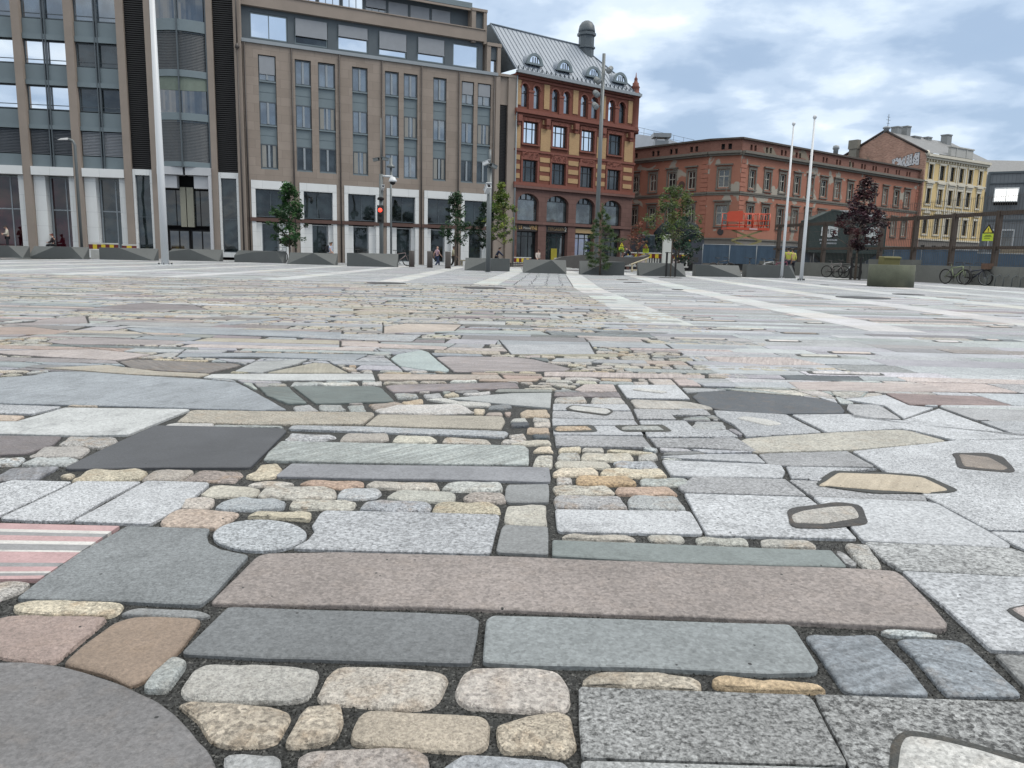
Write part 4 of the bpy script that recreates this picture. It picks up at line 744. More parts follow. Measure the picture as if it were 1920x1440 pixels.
def granite(pv, X0, X1, y0, y1, tab, lod, dmin=.22, dmax=.42, lmin=.5, lmax=1.4, gap=.007, inset=.1):
    y = y0
    while y < y1:
        d = random.uniform(dmin, dmax); x = X0(y)
        rowc = pick(tab)
        while x < X1(y)-.02:
            l = min(random.uniform(lmin, lmax), X1(y)-x)
            t = rowc if random.random() < .45 else pick(tab)
            lay(pv, t[0], t[1], x, x+l, y, y+d, gap, lod, 0, .8)
            if random.random() < inset and l > .5:    # a reused stone let into the granite with a gravel surround
                u0 = x+random.uniform(.06, .2); u1 = u0+random.uniform(.2, .6)*min(1, l); v0 = y+d*.2; v1 = v0+min(.13, d*.45)
                pl = [(u0, v0), (u1, v0+.01), (u1+.04, v1), (u0+.03, v1+.01)]
                if len(sub_ := subtract(pl, .03)) == 1 and sub_[0] == pl:
                    pv.stone('G', lin(PC['grav']), .5, [(u0-.035, v0-.01), (u1+.04, v0-.008), (u1+.06, v1+.03), (u0-.01, v1+.035)], 1, 0, max(lod, 1))
                    pv.stone('N', lin(jit(PC[random.choice(('wht2', 'sett2', 'tanp', 'brn2', 'mid3', 'lpk', 'wht'))])), .4, pl, 2, 0, max(lod, 1))
            x += l
        y += d
bx = lambda y: 1.55 if y > 5 else .02+1.53*max(0, (y-3.2))/1.8 if y > 3.2 else .02+.055*(y-1)
mosaic(near, lambda y: -.75*y-1.2, lambda y: bx(y), .95, 9.5, 0)
granite(near, lambda y: bx(y), lambda y: .75*y+1.2, .95, 9.5, GRA, 1, inset=.16)
near_o = near.build('plaza_paving', STONE); tag(near_o, kind='structure')
mid = Pave()
mosaic(mid, lambda y: -.75*y-1.5, lambda y: 1.6, 9.5, 21.8, 1)
BX = [-38.6, -35.4, -32.2, -29, -25.8, -22.6, -19.4, -16.2, -13.05, -9.9, -6.85, -3.6, -.15, 2.75, 5.65, 8.6, 11.5, 14.4, 17.3, 20.2, 23.1]   # pale granite ribbons running across the square
HB = .37
def bow(x, y): return max(-.75, min(.2, (y-36)*.05)) if x > -1 else 0      # the ribbons bow gently on their way to the far side
def strip(i, y0, y1, tab, lod, **kw):
    granite(mid, lambda y: BX[i]+HB+bow(BX[i], y), lambda y: BX[i+1]-HB+bow(BX[i+1], y), y0, y1, tab, lod, **kw)
for i in range(len(BX)-1):
    left = BX[i+1] < 2
    if BX[i+1] > -.7*21.8-8 and left: strip(i, 21.82, 54.5, FAR, 2, dmin=.35, dmax=.55, inset=0)
    if not left and BX[i] > 2:
        strip(i, 9.52, 22, GRA, 1, inset=.2, lmin=.8, lmax=2.2); strip(i, 22, 54.5 if BX[i] < 12 else 47.5, FAR, 2, dmin=.3, dmax=.5, lmin=1, lmax=2.4, inset=0)
granite(mid, lambda y: 1.62-.0, lambda y: 2.75-HB+bow(2.75, y), 9.52, 21.8, GRA, 1, inset=.1)
granite(mid, lambda y: -.15+HB+bow(0, y), lambda y: 2.75-HB+bow(2.75, y), 21.82, 54.5, FAR, 2, dmin=.42, dmax=.5, lmin=.42, lmax=.5, gap=.03, inset=0)
for i, x in enumerate(BX):
    ys, ye = (9.52 if x > 2 else 21.82), (54.5 if x < 12 else 47.5)
    y = ys
    while y < ye:
        d = random.uniform(1.0, 1.6); bo_ = bow(x, y); lay(mid, 'S', random.choice(('wgr', 'wht', 'wgr')), x-HB+bo_, x+HB+bo_, y, min(ye, y+d), .005, 2, bow(x, y+d)-bo_, .4, KB); y += d
tag(mid.build('far_paving', STONE), kind='structure')
g = MB(); g.quad((-60, -6, -.012), (60, -6, -.012), (60, 55, -.012), (-60, 55, -.012)); g.quad((-60, 55, -.016), (60, 55, -.016), (60, 55, -.32), (-60, 55, -.32))
tag(g.build('plaza_ground', GRAV, fixn=False), kind='structure')
ASPH = mat('asphalt', (96, 98, 100), .85, var=.15, fine=.3, fs=90)
tag(MB().quad((-600, -300, -.324), (900, -300, -.324), (900, 900, -.324), (-600, 900, -.324)).build('ground', ASPH, fixn=False), kind='structure')
GRANP = mat('pale_granite_kerb', (190, 196, 200), .6, var=.12, fine=.2)
tag(MB().box(-60, 60, 55.0, 55.35, -.32, .005).build('plaza_kerb', GRANP), kind='structure')

# loose grit filling the joints close by
random.seed(77); gv, gf = [], []
for _ in range(52000):
    y = 1.0+2.4*random.random()**1.5; x = random.uniform(-.75, .75)*y; r_ = random.uniform(.0014, .0034); z = -.0122+r_*.5
    i = len(gv); a = random.uniform(0, 6.28); 
    for k in range(3): gv.append((x+r_*math.cos(a+k*2.1), y+r_*math.sin(a+k*2.1)*random.uniform(.6,1.2), z-r_*.5))
    gv.append((x+random.uniform(-.3,.3)*r_, y+random.uniform(-.3,.3)*r_, z+r_*random.uniform(.5,1.0)))
    gf += [(i,i+1,i+3),(i+1,i+2,i+3),(i+2,i,i+3)]
me = bpy.data.meshes.new('joint_grit'); me.from_pydata(gv, [], gf)
me.materials.append(mat('dark_grit', (36,38,36), .8, var=.5, vs=400)); me.update()
tag(bpy.data.objects.new('joint_grit', me), 'dark grit filling the joints between the near stones', 'grit', kind='stuff'); COLL.objects.link(bpy.data.objects['joint_grit'])
# ------------------------------------------------------------------ buildings (each in its own frame: x along the front, y into the building, z up)
BROWN = brickmat('brown_stone_cladding', (160,148,138), (150,138,128), (128,118,109), 1.25, .62, .75, .22, bump=.12, msize=.008)
BROWN_D = mat('brown_stone_pier', (152,140,130), .75, var=.12, vs=.8)
ZINC = mat('grey_blue_panel', (118,132,138), .45, var=.1, vs=.7)
ZINC_D = mat('dark_grey_panel', (84,94,101), .5, var=.12)
ZINC_L = mat('light_grey_metal', (150,158,164), .4, var=.08)
WSTONE = brickmat('white_stone_surround', (236,238,238), (230,233,234), (180,184,186), 1.6, 1.05, .6, .1, bump=.1, msize=.007)
LOUV = mat('black_louvre', (34,33,34), .6, var=.2)
BLIND = mat('grey_blind', (150,155,162), .8, var=.08, vs=2)
BLIND_D = mat('dark_slat_blind', (92,98,106), .6, var=.1)
BRONZE = mat('brown_red_band', (92,66,58), .6, var=.15)
PIPE = mat('dark_pipe', (72,66,64), .5)
G_SKY = glass('glass_mirror', (120,130,140), .88)
G_MID = glass('glass_blue_grey', (66,78,88), .19)
G_DRK = glass('glass_dark', (44,52,56), .04, wob=.1)
G_SHOP = glass('glass_shop', (40,48,50), .025, wob=.2)
G_RED = glass('glass_red_inside', (50,17,24), .02)
INK = mat('interior_dark', (16,17,20), .9)
CURT = mat('curtain', (150,150,146), .9, var=.1)

# ---- brown stone office building
OM = thing('office_building', (-20.12, 57.2, 0), R(26.481), 'long brown stone office building with slim window columns and white framed shop openings', 'building')
mcols = [(1.61,2.84),(4.18,5.35),(5.86,7.14),(8.41,9.61),(10.96,12.08),(12.47,13.61),(14.91,16.04),(17.34,18.42),(18.75,19.95)]
shops = [(.85,3.61),(4.32,7.11),(7.69,10.49),(11.06,13.73),(14.18,16.83),(17.4,19.98)]
w = MB(); holes = [(a,b,6.62,14.55) for a,b in mcols]+[(a,b,-.3,5.82) for a,b in shops]
wall_holes(w, .55, 20.35, -.32, 15.25, holes, .32, 0); 
w.box(.55, 21.35, 14, 14.2, -.32, 15.2, 0)
w.quad((21.35,.3,-.32),(21.35,14,-.32),(21.35,14,15.2),(21.35,.3,15.2))
w.quad((.55,0,15.25),(20.35,0,15.25),(20.35,.62,15.25),(.55,.62,15.25))
w.box(.55, 21.3, .9, 14, 15.1, 15.2)
w.box(.5, 20.5, -.12, .62, 15.26, 15.5, 1); w.build('wall', [BROWN, ZINC_L], OM)
MB().box(20.36,20.75,-.05,.5,-.32,15.3).box(20.36,22.25,.36,.5,-.32,15.29).box(21.5,22.25,-.05,.5,-.32,15.3).box(20.75,21.5,.12,.3,13.1,15.3).box(20.75,21.5,.12,.3,-.32,6.4).box(20.36,22.3,-.1,.55,15.3,15.5).build('end_pier', BROWN_D, OM)
lv = MB(); lv.quad((20.75,.25,6.4),(21.5,.25,6.4),(21.5,.25,13.1),(20.75,.25,13.1))
for k in range(55): lv.box(20.76,21.49,.16,.24,6.42+k*.12,6.48+k*.12)
lv.build('louvre_panel', LOUV, OM)
for ci, (a, b) in enumerate(mcols):
    for fi, (z0, z1) in enumerate([(6.7,8.41),(9.75,11.38),(12.8,14.5)]):
        gm = G_MID if fi or ci in (3,4,5) else G_DRK
        wn = window(OM, a+.03, b-.03, z0, z1, .22, ZINC_D, gm, .07, (.5,), (), dep=.1, bw=.12)
        MB().box(a+.03,b-.03,.02,.2,z0-.1,z0-.005).build('sill', ZINC, wn)
        cm_ = (a+b)/2; MB().box(cm_-.075,cm_+.075,.095,.118,z0+.08,z1-.08).build('centre_post', ZINC_L, wn)
        if (ci*5+fi*2) % 3 == 0 and fi < 2: MB().box(a+.12,a+.12+.3,.14,.16,z0+.08,z1-.08).box(b-.35,b-.12,.14,.16,z0+.08,z1-.08).build_each('curtain', CURT, wn)
        if (ci, fi) in ((0,2),(7,2),(8,2)):
            MB().box(a+.08,b-.08,.06,.11,z0+(.45 if ci==0 else .75),z1-.02).build('blind', BLIND, wn)
    for z0, z1 in ((8.42,9.64),(11.39,12.69)): MB().box(a+.02,b-.02,.16,.26,z0,z1).box(a+.02,b-.02,.14,.16,(z0+z1)/2-.01,(z0+z1)/2+.01).build('spandrel', ZINC, OM)
for k, x in enumerate([.68,3.95,7.43,10.71,13.92,17.1,20.2]):
    MB().tube([(x,-.08,-.32),(x,-.08,15.2)], .055, 8).build('drainpipe', PIPE, OM)
for si, (a, b) in enumerate(shops):
    f = MB()
    f.box(a+.005,a+.3,-.04,.55,-.3,5.2); f.box(b-.3,b-.005,-.04,.55,-.3,5.2); f.box(a+.005,b-.005,-.05,.55,5.2,5.8)
    dw = (a+b)/2+(.15 if si % 2 else -.05)
    f.box(a+.3,dw-.62,.18,.6,-.3,2.78); f.box(dw+.62,b-.3,.18,.6,-.3,2.78)
    f.build('shop_surround', WSTONE, OM)
    window(OM, a+.31, b-.31, 3.2, 5.18, .3, ZINC_D, G_SHOP, .06, (.5,), (), 'shop_window')
    window(OM, dw-.6, dw+.6, 0.1, 2.76, .5, ZINC_L, G_SHOP, .07, (), (), 'shop_door')
    MB().box(dw-.62,dw+.62,.2,.6,-.3,.1).build('doorstep', WSTONE, OM)
MB().box(.6,20.3,-.11,-.052,2.86,3.13).build('brown_band', BRONZE, OM)
INT = MB().box(.6,20.3,.72,.8,-.3,15).build('interior', INK, OM)
# attic storey: zinc wall with wide windows and blinds
aw = MB(); az0, az1 = 15.5, 17.62
aat = [(1.21,3.84),(4.33,6.75),(7.49,9.83),(10.64,12.9),(13.77,16.06),(16.78,18.99)]
wall_holes(aw, .55, 19.4, az0, az1+.2, [(a,b,15.75,17.5) for a,b in aat], .15, y=.62)
aw.box(.55,19.4,1.0,1.1,az0,az1); aw.build('attic_wall', ZINC_D, OM)
for k,(a,b) in enumerate(aat):
    wn = window(OM, a+.02, b-.02, 15.77, 17.48, .74, ZINC, [G_SKY,G_DRK,G_SKY,G_SKY,G_SKY,G_SKY][k], .07, (.5,) if k<1 else (), (), 'attic_window', label='attic window with its screen fully raised' if k in (0,5) else None)
    if 0 < k < 5:
        zb = [0,16.35,16.75,16.3,16.38][k]; MB().box(a+.06,b-.06,.5,.55,zb,17.5).box(a+.04,b-.04,.48,.57,zb-.05,zb-.005).build('screen_blind', BLIND, wn)
ab = MB().box(.55,19.4,.25,1.3,17.83,18.68).box(.5,19.5,.18,1.3,18.69,18.76); ab.build('attic_parapet', BROWN_D, OM)
pw = MB(); wall_holes(pw, .55, 18.3, 18.76, 20.4, [(.9+k*1.78,2.55+k*1.78,18.95,19.95) for k in range(9)], .12, y=1.2); pw.build('penthouse_wall', ZINC_D, OM)
for k in range(9):
    a = .9+k*1.78; wn = window(OM, a+.02, a+1.63, 18.97, 19.93, 1.31, ZINC_L, G_SKY if k<5 else G_MID, .06, (.33,.66), (), 'penthouse_window')
    if k > 4: MB().box(a+.04,a+1.6,1.12,1.17,18.98+(.3 if k==5 else 0),19.92).build('slat_blind', BLIND, wn)
MB().box(.5,18.4,.7,14,20.4,20.65).box(.5,18.4,.55,.7,20.3,20.7).build('roof', ZINC, OM)
MB().box(.5,18.5,.5,.62,20.1,20.25).build('gutter', BROWN_D, OM)
MB().box(6,13,3,12,20.66,22.6).box(5.8,13.2,2.8,12,22.6,22.8).build('plant_room', ZINC, OM)
ep = MB(); ep.box(18.31,18.65,.35,3,17.7,20.1).box(19.35,19.62,.35,3,17.7,20.1).box(18.3,19.65,.3,3,20.1,20.3).box(18.65,19.35,.6,.8,17.7,20.1,1); ep.build('stair_tower', [BROWN_D, ZINC_D], OM)
ep = MB(); ep.box(19.66,20.0,.3,3,15.5,17.6).box(20.6,20.9,.3,3,15.5,17.6).box(19.64,20.95,.25,3,17.6,17.85).box(20.0,20.6,.5,.7,16.6,17.6,1); ep.build('corner_bay', [BROWN_D, ZINC_D], OM)
window(OM, 20.02, 20.58, 15.55, 16.58, .7, ZINC_D, G_SKY, .05, name='attic_window')
ant = MB().tube([(16.4,2.2,20.66),(16.4,2.2,21.9)], .05, 8).box(16.2,16.6,2.1,2.3,21.3,22.0); ant.build('aerial', ZINC_L, OM)

# ---- glass-bay office building on the left
OL = thing('office_building', (-20.12, 57.2, 0), R(9.5), 'office building with glass bays between brown piers and dark louvre strips', 'building')
piers = [(-18.6,-18.1),(-14.18,-13.67),(-10.92,-10.4),(-7.63,-7.14),(-5.81,-5.42),(-1.76,-1.36),(.05,.5)]
for a, b in piers: MB().box(a,b,-.3,.35,-.32,19.6).build('pier', BROWN_D, OL)
MB().box(-19,.5,.9,14,-.32,19.4).build('core', INK, OL)
MB().box(-19,.5,.3,14,19.4,19.9).build('roof', ZINC, OL)
lv = MB()
for a, b in ((-7.13,-5.82),(-1.35,.04)):
    lv.box(a,b,.1,.3,6.25,19.4,1)
    for k in range(94): lv.box(a+.01,b-.01,-.06,.09,6.28+k*.139,6.35+k*.139,0)
lv.build('louvre_panel', [LOUV, INK], OL)
lev = [(7.0,8.62),(9.97,11.52),(12.93,14.45),(15.88,17.5)]
for bi, (a, b) in enumerate([(-18.09,-14.19),(-13.66,-10.93),(-10.39,-7.64)]):
    sp_ = MB()
    for z0, z1 in ((6.14,6.95),(8.95,9.9),(11.9,12.88),(14.87,15.83),(17.9,18.8)): sp_.box(a+.01,b-.01,.05,.2,z0,z1)
    for z0, z1 in ((8.66,8.94),(11.56,11.88),(14.5,14.86),(17.55,17.88)): MB().box(a+.01,b-.01,-.08,.18,z0,z1).build('floor_band', ZINC, OL)
    sp_.build_each('spandrel', ZINC, OL)
    bars = MB()
    for q in (.47,.53): bars.box(a+(b-a)*q-.03,a+(b-a)*q+.03,-.12,.04,6.14,19.3)
    bars.build_each('mullion', ZINC_D, OL)
    for fi, (z0, z1) in enumerate(lev):
        for h in (0, 1):
            x0 = a+.02+(b-a)*(.5*h); x1 = x0+(b-a)*.5-.04
            gm = (G_SKY if bi < 2 else G_DRK) if 0 < fi < 3 else (G_MID if fi == 3 else G_DRK)
            wn = window(OL, x0, x1, z0, z1, .22, ZINC_D, gm, .06, (), (.2,))
            if fi == 0:
                bl = MB(); mm_ = BLIND if bi == 2 else BLIND_D
                for k in range(16): bl.quad((x0+.04,.02,z0+.02+k*.1),(x1-.04,.02,z0+.02+k*.1),(x1-.04,.10,z0+.115+k*.1),(x0+.04,.10,z0+.115+k*.1))
                bl.build('slat_blind', mm_, wn)
# shop fronts of the left bays
for bi, (a, b) in enumerate([(-18.09,-14.19),(-13.66,-10.93),(-10.39,-7.64)]):
    f = MB(); f.box(a+.005,b-.005,-.35,.5,5.55,6.12); f.box(a+.005,a+.75,-.02,.9,.32,5.54); f.box(b-.45,b-.005,-.02,.9,.32,5.54); f.box(a+.005,b-.005,-.2,.9,.0,.32)
    f.build('shop_surround', WSTONE, OL)
    window(OL, a+.8, b-.5, .33, 5.52, .7, ZINC_L, G_RED if bi<2 else G_SHOP, .1, (.72,), (.56,), 'shop_window')
for a, b in ((-7.13,-5.82),(-1.35,.04)):
    MB().box(a+.005,a+.16,-.2,.4,.2,6.2).box(b-.16,b-.005,-.2,.4,.2,6.2).box(a+.17,b-.17,-.2,.4,5.8,6.2).box(a+.17,b-.17,-.2,.4,.2,.55).build('shop_surround', WSTONE, OL)
    window(OL, a+.17, b-.17, .56, 5.79, .1, ZINC_D, G_SHOP, .05, (), (.45,), 'shop_window')
MB().box(-19,.5,-.32,.6,-.32,.0).build('plinth', BROWN_D, OL)
# curved glazed bay over the entrance
ca, cb2 = -5.4, -1.78
for fi, (z0, z1) in enumerate([(6.8,9.6),(10.1,12.5),(12.95,15.5),(16.25,19.2)]):
    gb = MB(); n_ = 12
    for h in (0,1):
        vs_ = []; 
        for k in range(n_+1):
            q = (h*.5+.5*k/n_); x = ca+(cb2-ca)*q; yb = -.05-.55*math.sin(math.pi*q); vs_ += [(x,yb,z0),(x,yb,z1)]
        gb.add(vs_, [(2*k,2*k+2,2*k+3,2*k+1) for k in range(n_)], 0)
    fr_ = gb.build('bay_glazing', glass('glass_deep_blue', (24,34,44), .12, wob=.25) if fi % 2 else G_DRK, OL)
    bl = MB()
    if fi % 2 == 0:
        for k in range(int((z1-z0)/.1)):
            for q in range(n_):
                q0, q1 = q/n_, (q+1)/n_; y0_, y1_ = -.10-.55*math.sin(math.pi*q0), -.10-.55*math.sin(math.pi*q1)
                zz0 = z0+.1*k; bl.quad((ca+(cb2-ca)*q0,y0_,zz0),(ca+(cb2-ca)*q1,y1_,zz0),(ca+(cb2-ca)*q1,y1_+.03,zz0+.07),(ca+(cb2-ca)*q0,y0_+.03,zz0+.07))
        bl.build('slat_blind', mat('dark_slats',(70,76,82),.5,var=.1), fr_)
    else:
        for q in range(n_):
            q0, q1 = q/n_, (q+1)/n_; y0_, y1_ = -.10-.55*math.sin(math.pi*q0), -.10-.55*math.sin(math.pi*q1)
            bl.quad((ca+(cb2-ca)*q0,y0_,z1-.8-.12*math.sin(math.pi*q0)),(ca+(cb2-ca)*q1,y1_,z1-.8-.12*math.sin(math.pi*q1)),(ca+(cb2-ca)*q1,y1_,z1),(ca+(cb2-ca)*q0,y0_,z1))
        bl.build('roller_blind', mat('green_grey_blind',(120,132,122),.8,var=.15,vs=3), fr_)
cr = MB(); n_ = 16
for z0, z1 in ((9.6,10.1),(12.5,12.95),(15.5,16.25),(6.45,6.8)):
    ring0 = [(ca+(cb2-ca)*k/n_, -.2-.55*math.sin(math.pi*k/n_)) for k in range(n_+1)]
    cr.prism(ring0+[(cb2,.3),(ca,.3)], z0, z1, axis='z')
cr.build_each('bay_band', ZINC, OL)
MB().box(-3.63,-3.55,-.85,-.6,6.4,19.3).box(ca-.02,ca+.08,-.25,.2,6.4,19.3).box(cb2-.08,cb2+.02,-.25,.2,6.4,19.3).build('mullion', ZINC_D, OL)
en = MB(); en.box(ca,-3.66,-.6,.4,5.9,6.44).box(-3.5,cb2,-.6,.4,5.9,6.44).box(ca,-4.15,-.3,.4,5.0,5.86).box(-3.0,cb2,-.3,.4,5.0,5.86).box(cb2-.18,cb2,-.62,-.3,.0,5.88); en.build_each('entrance_lintel', mat('white_panel',(196,198,202),.5,var=.05), OL)
en = MB(); en.box(-4.1,-3.72,.2,.5,2.3,5.1).box(-3.66,-3.2,.2,.5,2.3,5.1); en.build_each('entrance_lamp_panel', mat('cream_panel',(150,148,132),.5,var=.08), OL)
window(OL, ca+.3, -3.6, .0, 2.1, .6, INK, glass('glass_brown',(58,50,34),.08), .1, (.5,), (), 'entrance_door'); window(OL, -3.55, cb2-.2, .0, 2.1, .6, INK, glass('glass_brown',(58,50,34),.08), .1, (.5,), (), 'entrance_door')
window(OL, ca+.1, cb2-.2, 2.35, 4.95, .62, INK, G_SHOP, .06, (.25,.5,.75), (), 'entrance_window')
MB().tube([(.3,-.45,-.3),(.3,-.45,14.6)], .06, 8).lathe([(.0,14.55),(.13,14.65),(.16,14.75),(.08,14.95),(.03,15.0),(0,15.12)], 12, (.3,-.45)).tube([(.3,-.45,15.0),(.3,-.45,19.2)],.05,8).build('drainpipe', PIPE, OL)

# ---- red and yellow brick building
OR_ = thing('brick_building', (-.309, 67.068, 0), R(37.079), 'ornate red and yellow brick building with a metal mansard roof', 'building')
REDB = brickmat('red_brick', (134,80,65), (121,69,57), (120,84,72), .24, .075, .8, .3)
REDT = mat('red_terracotta', (128,75,62), .75, var=.2, vs=3, bump=.4, bs=9)
YELB = brickmat('yellow_brick', (196,164,122), (184,152,112), (168,142,112), .24, .075, .8, .22)
SANDS = brickmat('dark_red_sandstone', (122,94,88), (112,86,80), (88,68,64), .9, .42, .8, .22)
BLKF = mat('black_frame', (30,32,36), .5)
MAN = mat('zinc_roof_sheet', (150,160,172), .4, var=.1, vs=.8)
WR = 14.35
w = MB(); r3 = [(.96,2.52),(4.18,5.77),(7.52,9.07),(10.86,12.5)]; arch = [(.68,1.36),(1.93,2.62),(3.99,4.71),(5.26,5.99),(7.32,8.08),(8.53,9.31),(10.71,11.44),(11.99,12.81)]
wall_holes(w, 0, WR, 6.8, 15.75, [(a,b,7.05,8.87) for a,b in r3]+[(a,b,10.23,12.02) for a,b in r3]+[(a,b,13.15,15.0) for a,b in arch], .3)
w.quad((WR,0,-.3),(WR,10,-.3),(WR,10,15.75),(WR,0,15.75)); w.quad((0,0,-.3),(0,0,15.7),(0,10,15.7),(0,10,-.3)); w.box(0,WR,10,10.2,-.3,15.7)
w.build('wall', REDB, OR_)
# fill the arch corners
for a, b in arch:
    af = MB()
    cxx, rr = (a+b)/2, (b-a)/2; n_ = 10
    for s_ in (-1, 1):
        pts_ = [(cxx+s_*rr, 15.0)]+[(cxx+s_*rr*math.cos(math.pi/2*k/n_), 15.0-rr+rr*math.sin(math.pi/2*k/n_)) for k in range(n_+1)]
        af.prism(pts_, .003, .28)
    for k in range(16):     # rounded moulding over the arch
        t0, t1 = math.pi*k/16, math.pi*(k+1)/16
        p_ = lambda t, q: (cxx+(rr+q)*math.cos(t), 15.0-rr+(rr+q)*math.sin(t))
        af.prism([p_(t0,.02), p_(t0,.16), p_(t1,.16), p_(t1,.02)], -.07, 0)
    af.build('arch_surround', REDT, OR_)
for i_, (a, b) in enumerate(arch): window(OR_, a, b, 13.15, 15.0, .26, BLKF, G_MID if i_ < 6 else G_DRK, .06, (), (.6,), 'arched_window')
for zi, (z0, z1) in enumerate(((7.05,8.87),(10.23,12.02))):
    for k, (a, b) in enumerate(r3): window(OR_, a, b, z0, z1, .24, BLKF, G_SKY if zi and k < 3 else G_DRK, .08, (.3,.7), (.68,), bw=.07)
yb = MB(); pil = [(0,.68),(2.8,3.98),(6.05,7.3),(9.4,10.6),(12.9,WR-.25)]
for k, (a, b) in enumerate(pil):
    m0, m1 = (a, b) if k in (0, 4) else (a, b)
    yb.box(m0+.03,m1-.03,-.045,-.002,9.75,11.6)
    for q in range(3): yb.box(m0+.03,m1-.03,-.04,-.002,7.3+q*.76,7.7+q*.76)
    c_ = (a+b)/2; hw = .3
    yb.box(c_-hw if k not in (0,) else a+.1, c_+hw if k not in (0,) else a+.6, -.045,-.002,13.25,15.25)
    for s_ in (-.38,.22): yb.box(c_+s_,c_+s_+.16,-.06,-.002,11.95,12.3)
yb.build_each('yellow_brick_pilaster', YELB, OR_)
tr = MB()
for z0, z1, d in ((6.72,6.98,.2),(12.62,12.78,.34),(12.78,12.95,.26),(12.42,12.6,.14),(15.3,15.45,.1),(15.55,15.75,.2),(9.55,9.72,.08)): tr.box(-.02,WR+.08,-d,-.001,z0,z1)
for a, b in r3:
    for z0, z1 in ((9.0,9.5),): tr.box(a-.1,b+.1,-.09,-.001,z0,z1)
    for z0, z1 in ((7.05,8.87),(10.23,12.02)):
        tr.box(a-.2,a-.02,-.08,-.001,z0-.05,z1+.02); tr.box(b+.02,b+.2,-.08,-.001,z0-.05,z1+.02); tr.box(a-.22,b+.22,-.1,-.001,z1+.03,z1+.3); tr.box(a-.22,b+.22,-.16,-.001,z0-.16,z0-.06)
for k in range(4):      # relief scrolls between the storeys
    a, b = r3[k]
    for q in range(5): tr.lathe([(.0,-.02),(.13,-.01),(.13,.02),(0,.04)], 10) if False else None
for a, b in pil:
    c_ = (a+b)/2; tr.box(c_-.22,c_+.22,-.4,-.001,11.9,12.41); tr.box(c_-.14,c_+.14,-.3,-.001,11.6,11.89)
for k in range(len(arch)-1):
    if k % 2 == 0:
        a = arch[k][1]; b = arch[k+1][0]; tr.box(a+.03,b-.03,-.12,-.001,13.0,14.35); tr.box(a-.02,b+.02,-.16,-.001,14.36,14.55)
tr.build('terracotta_trim', REDT, OR_)
rl = MB(); random.seed(5)
for a, b in r3:
    for q in range(14):
        x = random.uniform(a,b); z = random.uniform(9.05,9.45); r_ = random.uniform(.06,.12)
        rl.torus((x,-.1,z), r_, .025, (0,1,0), 10, 4)
    for q in range(10):
        x = random.uniform(a-.2,b+.2); z = random.uniform(12.1,12.38); rl.torus((x,-.1,z), random.uniform(.05,.09), .022, (0,1,0), 10, 4)
rl.build('relief_ornament', REDT, OR_)
big = [(.53,2.87),(3.77,6.31),(7.21,9.5),(10.58,12.94)]
lo = MB(); wall_holes(lo, 0, WR, -.32, 6.72, [(a,b,3.78,6.1) for a,b in big]+[(a,b,.15,3.5) for a,b in big], .5)
for a, b in big:
    n_ = 14; rise = .75; cxx = (a+b)/2; hw = (b-a)/2
    for s_ in (-1, 1): lo.prism([(cxx+s_*hw, 6.1)]+[(cxx+s_*hw*math.cos(math.pi/2*k/n_), 6.1-rise+rise*math.sin(math.pi/2*k/n_)) for k in range(n_+1)], .004, .48)
lo.box(-.03,WR+.05,-.22,-.002,6.5,6.71)
lo.box(0,WR,-.1,-.002,3.52,3.76); lo.build('sandstone_base', SANDS, OR_)
for k, (a, b) in enumerate(big):
    window(OR_, a, b, 3.78, 6.1, .4, BLKF, glass('glass_big_arch',(76,84,86),.07,wob=.3), .07, (), (.78,), 'arched_window')
    fmu = MB()
    for q in (.25,.5,.75): fmu.box(a+(b-a)*q-.04,a+(b-a)*q+.04,.3,.42,5.6,6.08)
    fmu.build_each('transom_bar', BLKF, OR_)
    MB().box(a+.01,b-.01,.12,.5,2.92,3.5).build('sign_board', mat('dark_fascia',(52,46,46),.6), OR_)
    window(OR_, a+.02, b-.02, .16, 2.9, .45, BLKF, [G_SHOP, G_SHOP, glass('glass_blue_poster',(20,50,110),.1), G_SHOP][k], .08, (.33,.66) if k != 1 else (.25,.62), (.85,), 'shop_window')
GOLD = mat('gold_letter', (214,176,120), .5, var=0); WLET = mat('white_letter', (206,204,196), .5, var=0); BRZ = mat('brown_letter', (150,128,96), .5, var=0)
text_mesh('LE', .42, .015, GOLD, 'sign_letters', OR_, (.98,.1,3.2)); text_mesh('Maison', .3, .015, WLET, 'sign_letters', OR_, (1.72,.1,3.18)); text_mesh('VINE', .52, .015, GOLD, 'sign_letters', OR_, (2.42,.1,3.2), sx=.8)
text_mesh('TERGADEN', .42, .015, BRZ, 'sign_letters', OR_, (5.0,.1,3.2), sx=.9); text_mesh('2', .5, .015, WLET, 'sign_letters', OR_, (6.1,.1,3.2))
MB().box(7.3,9.42,.08,.11,2.96,3.36).build('sign_panel', mat('tan_panel',(176,150,110),.6,var=.2,vs=6), OR_)
pst = MB().box(4.7,5.4,.36,.37,.2,1.5); pst.build('yellow_poster', mat('yellow_poster',(160,150,40),.6,var=.2,vs=4), OR_)
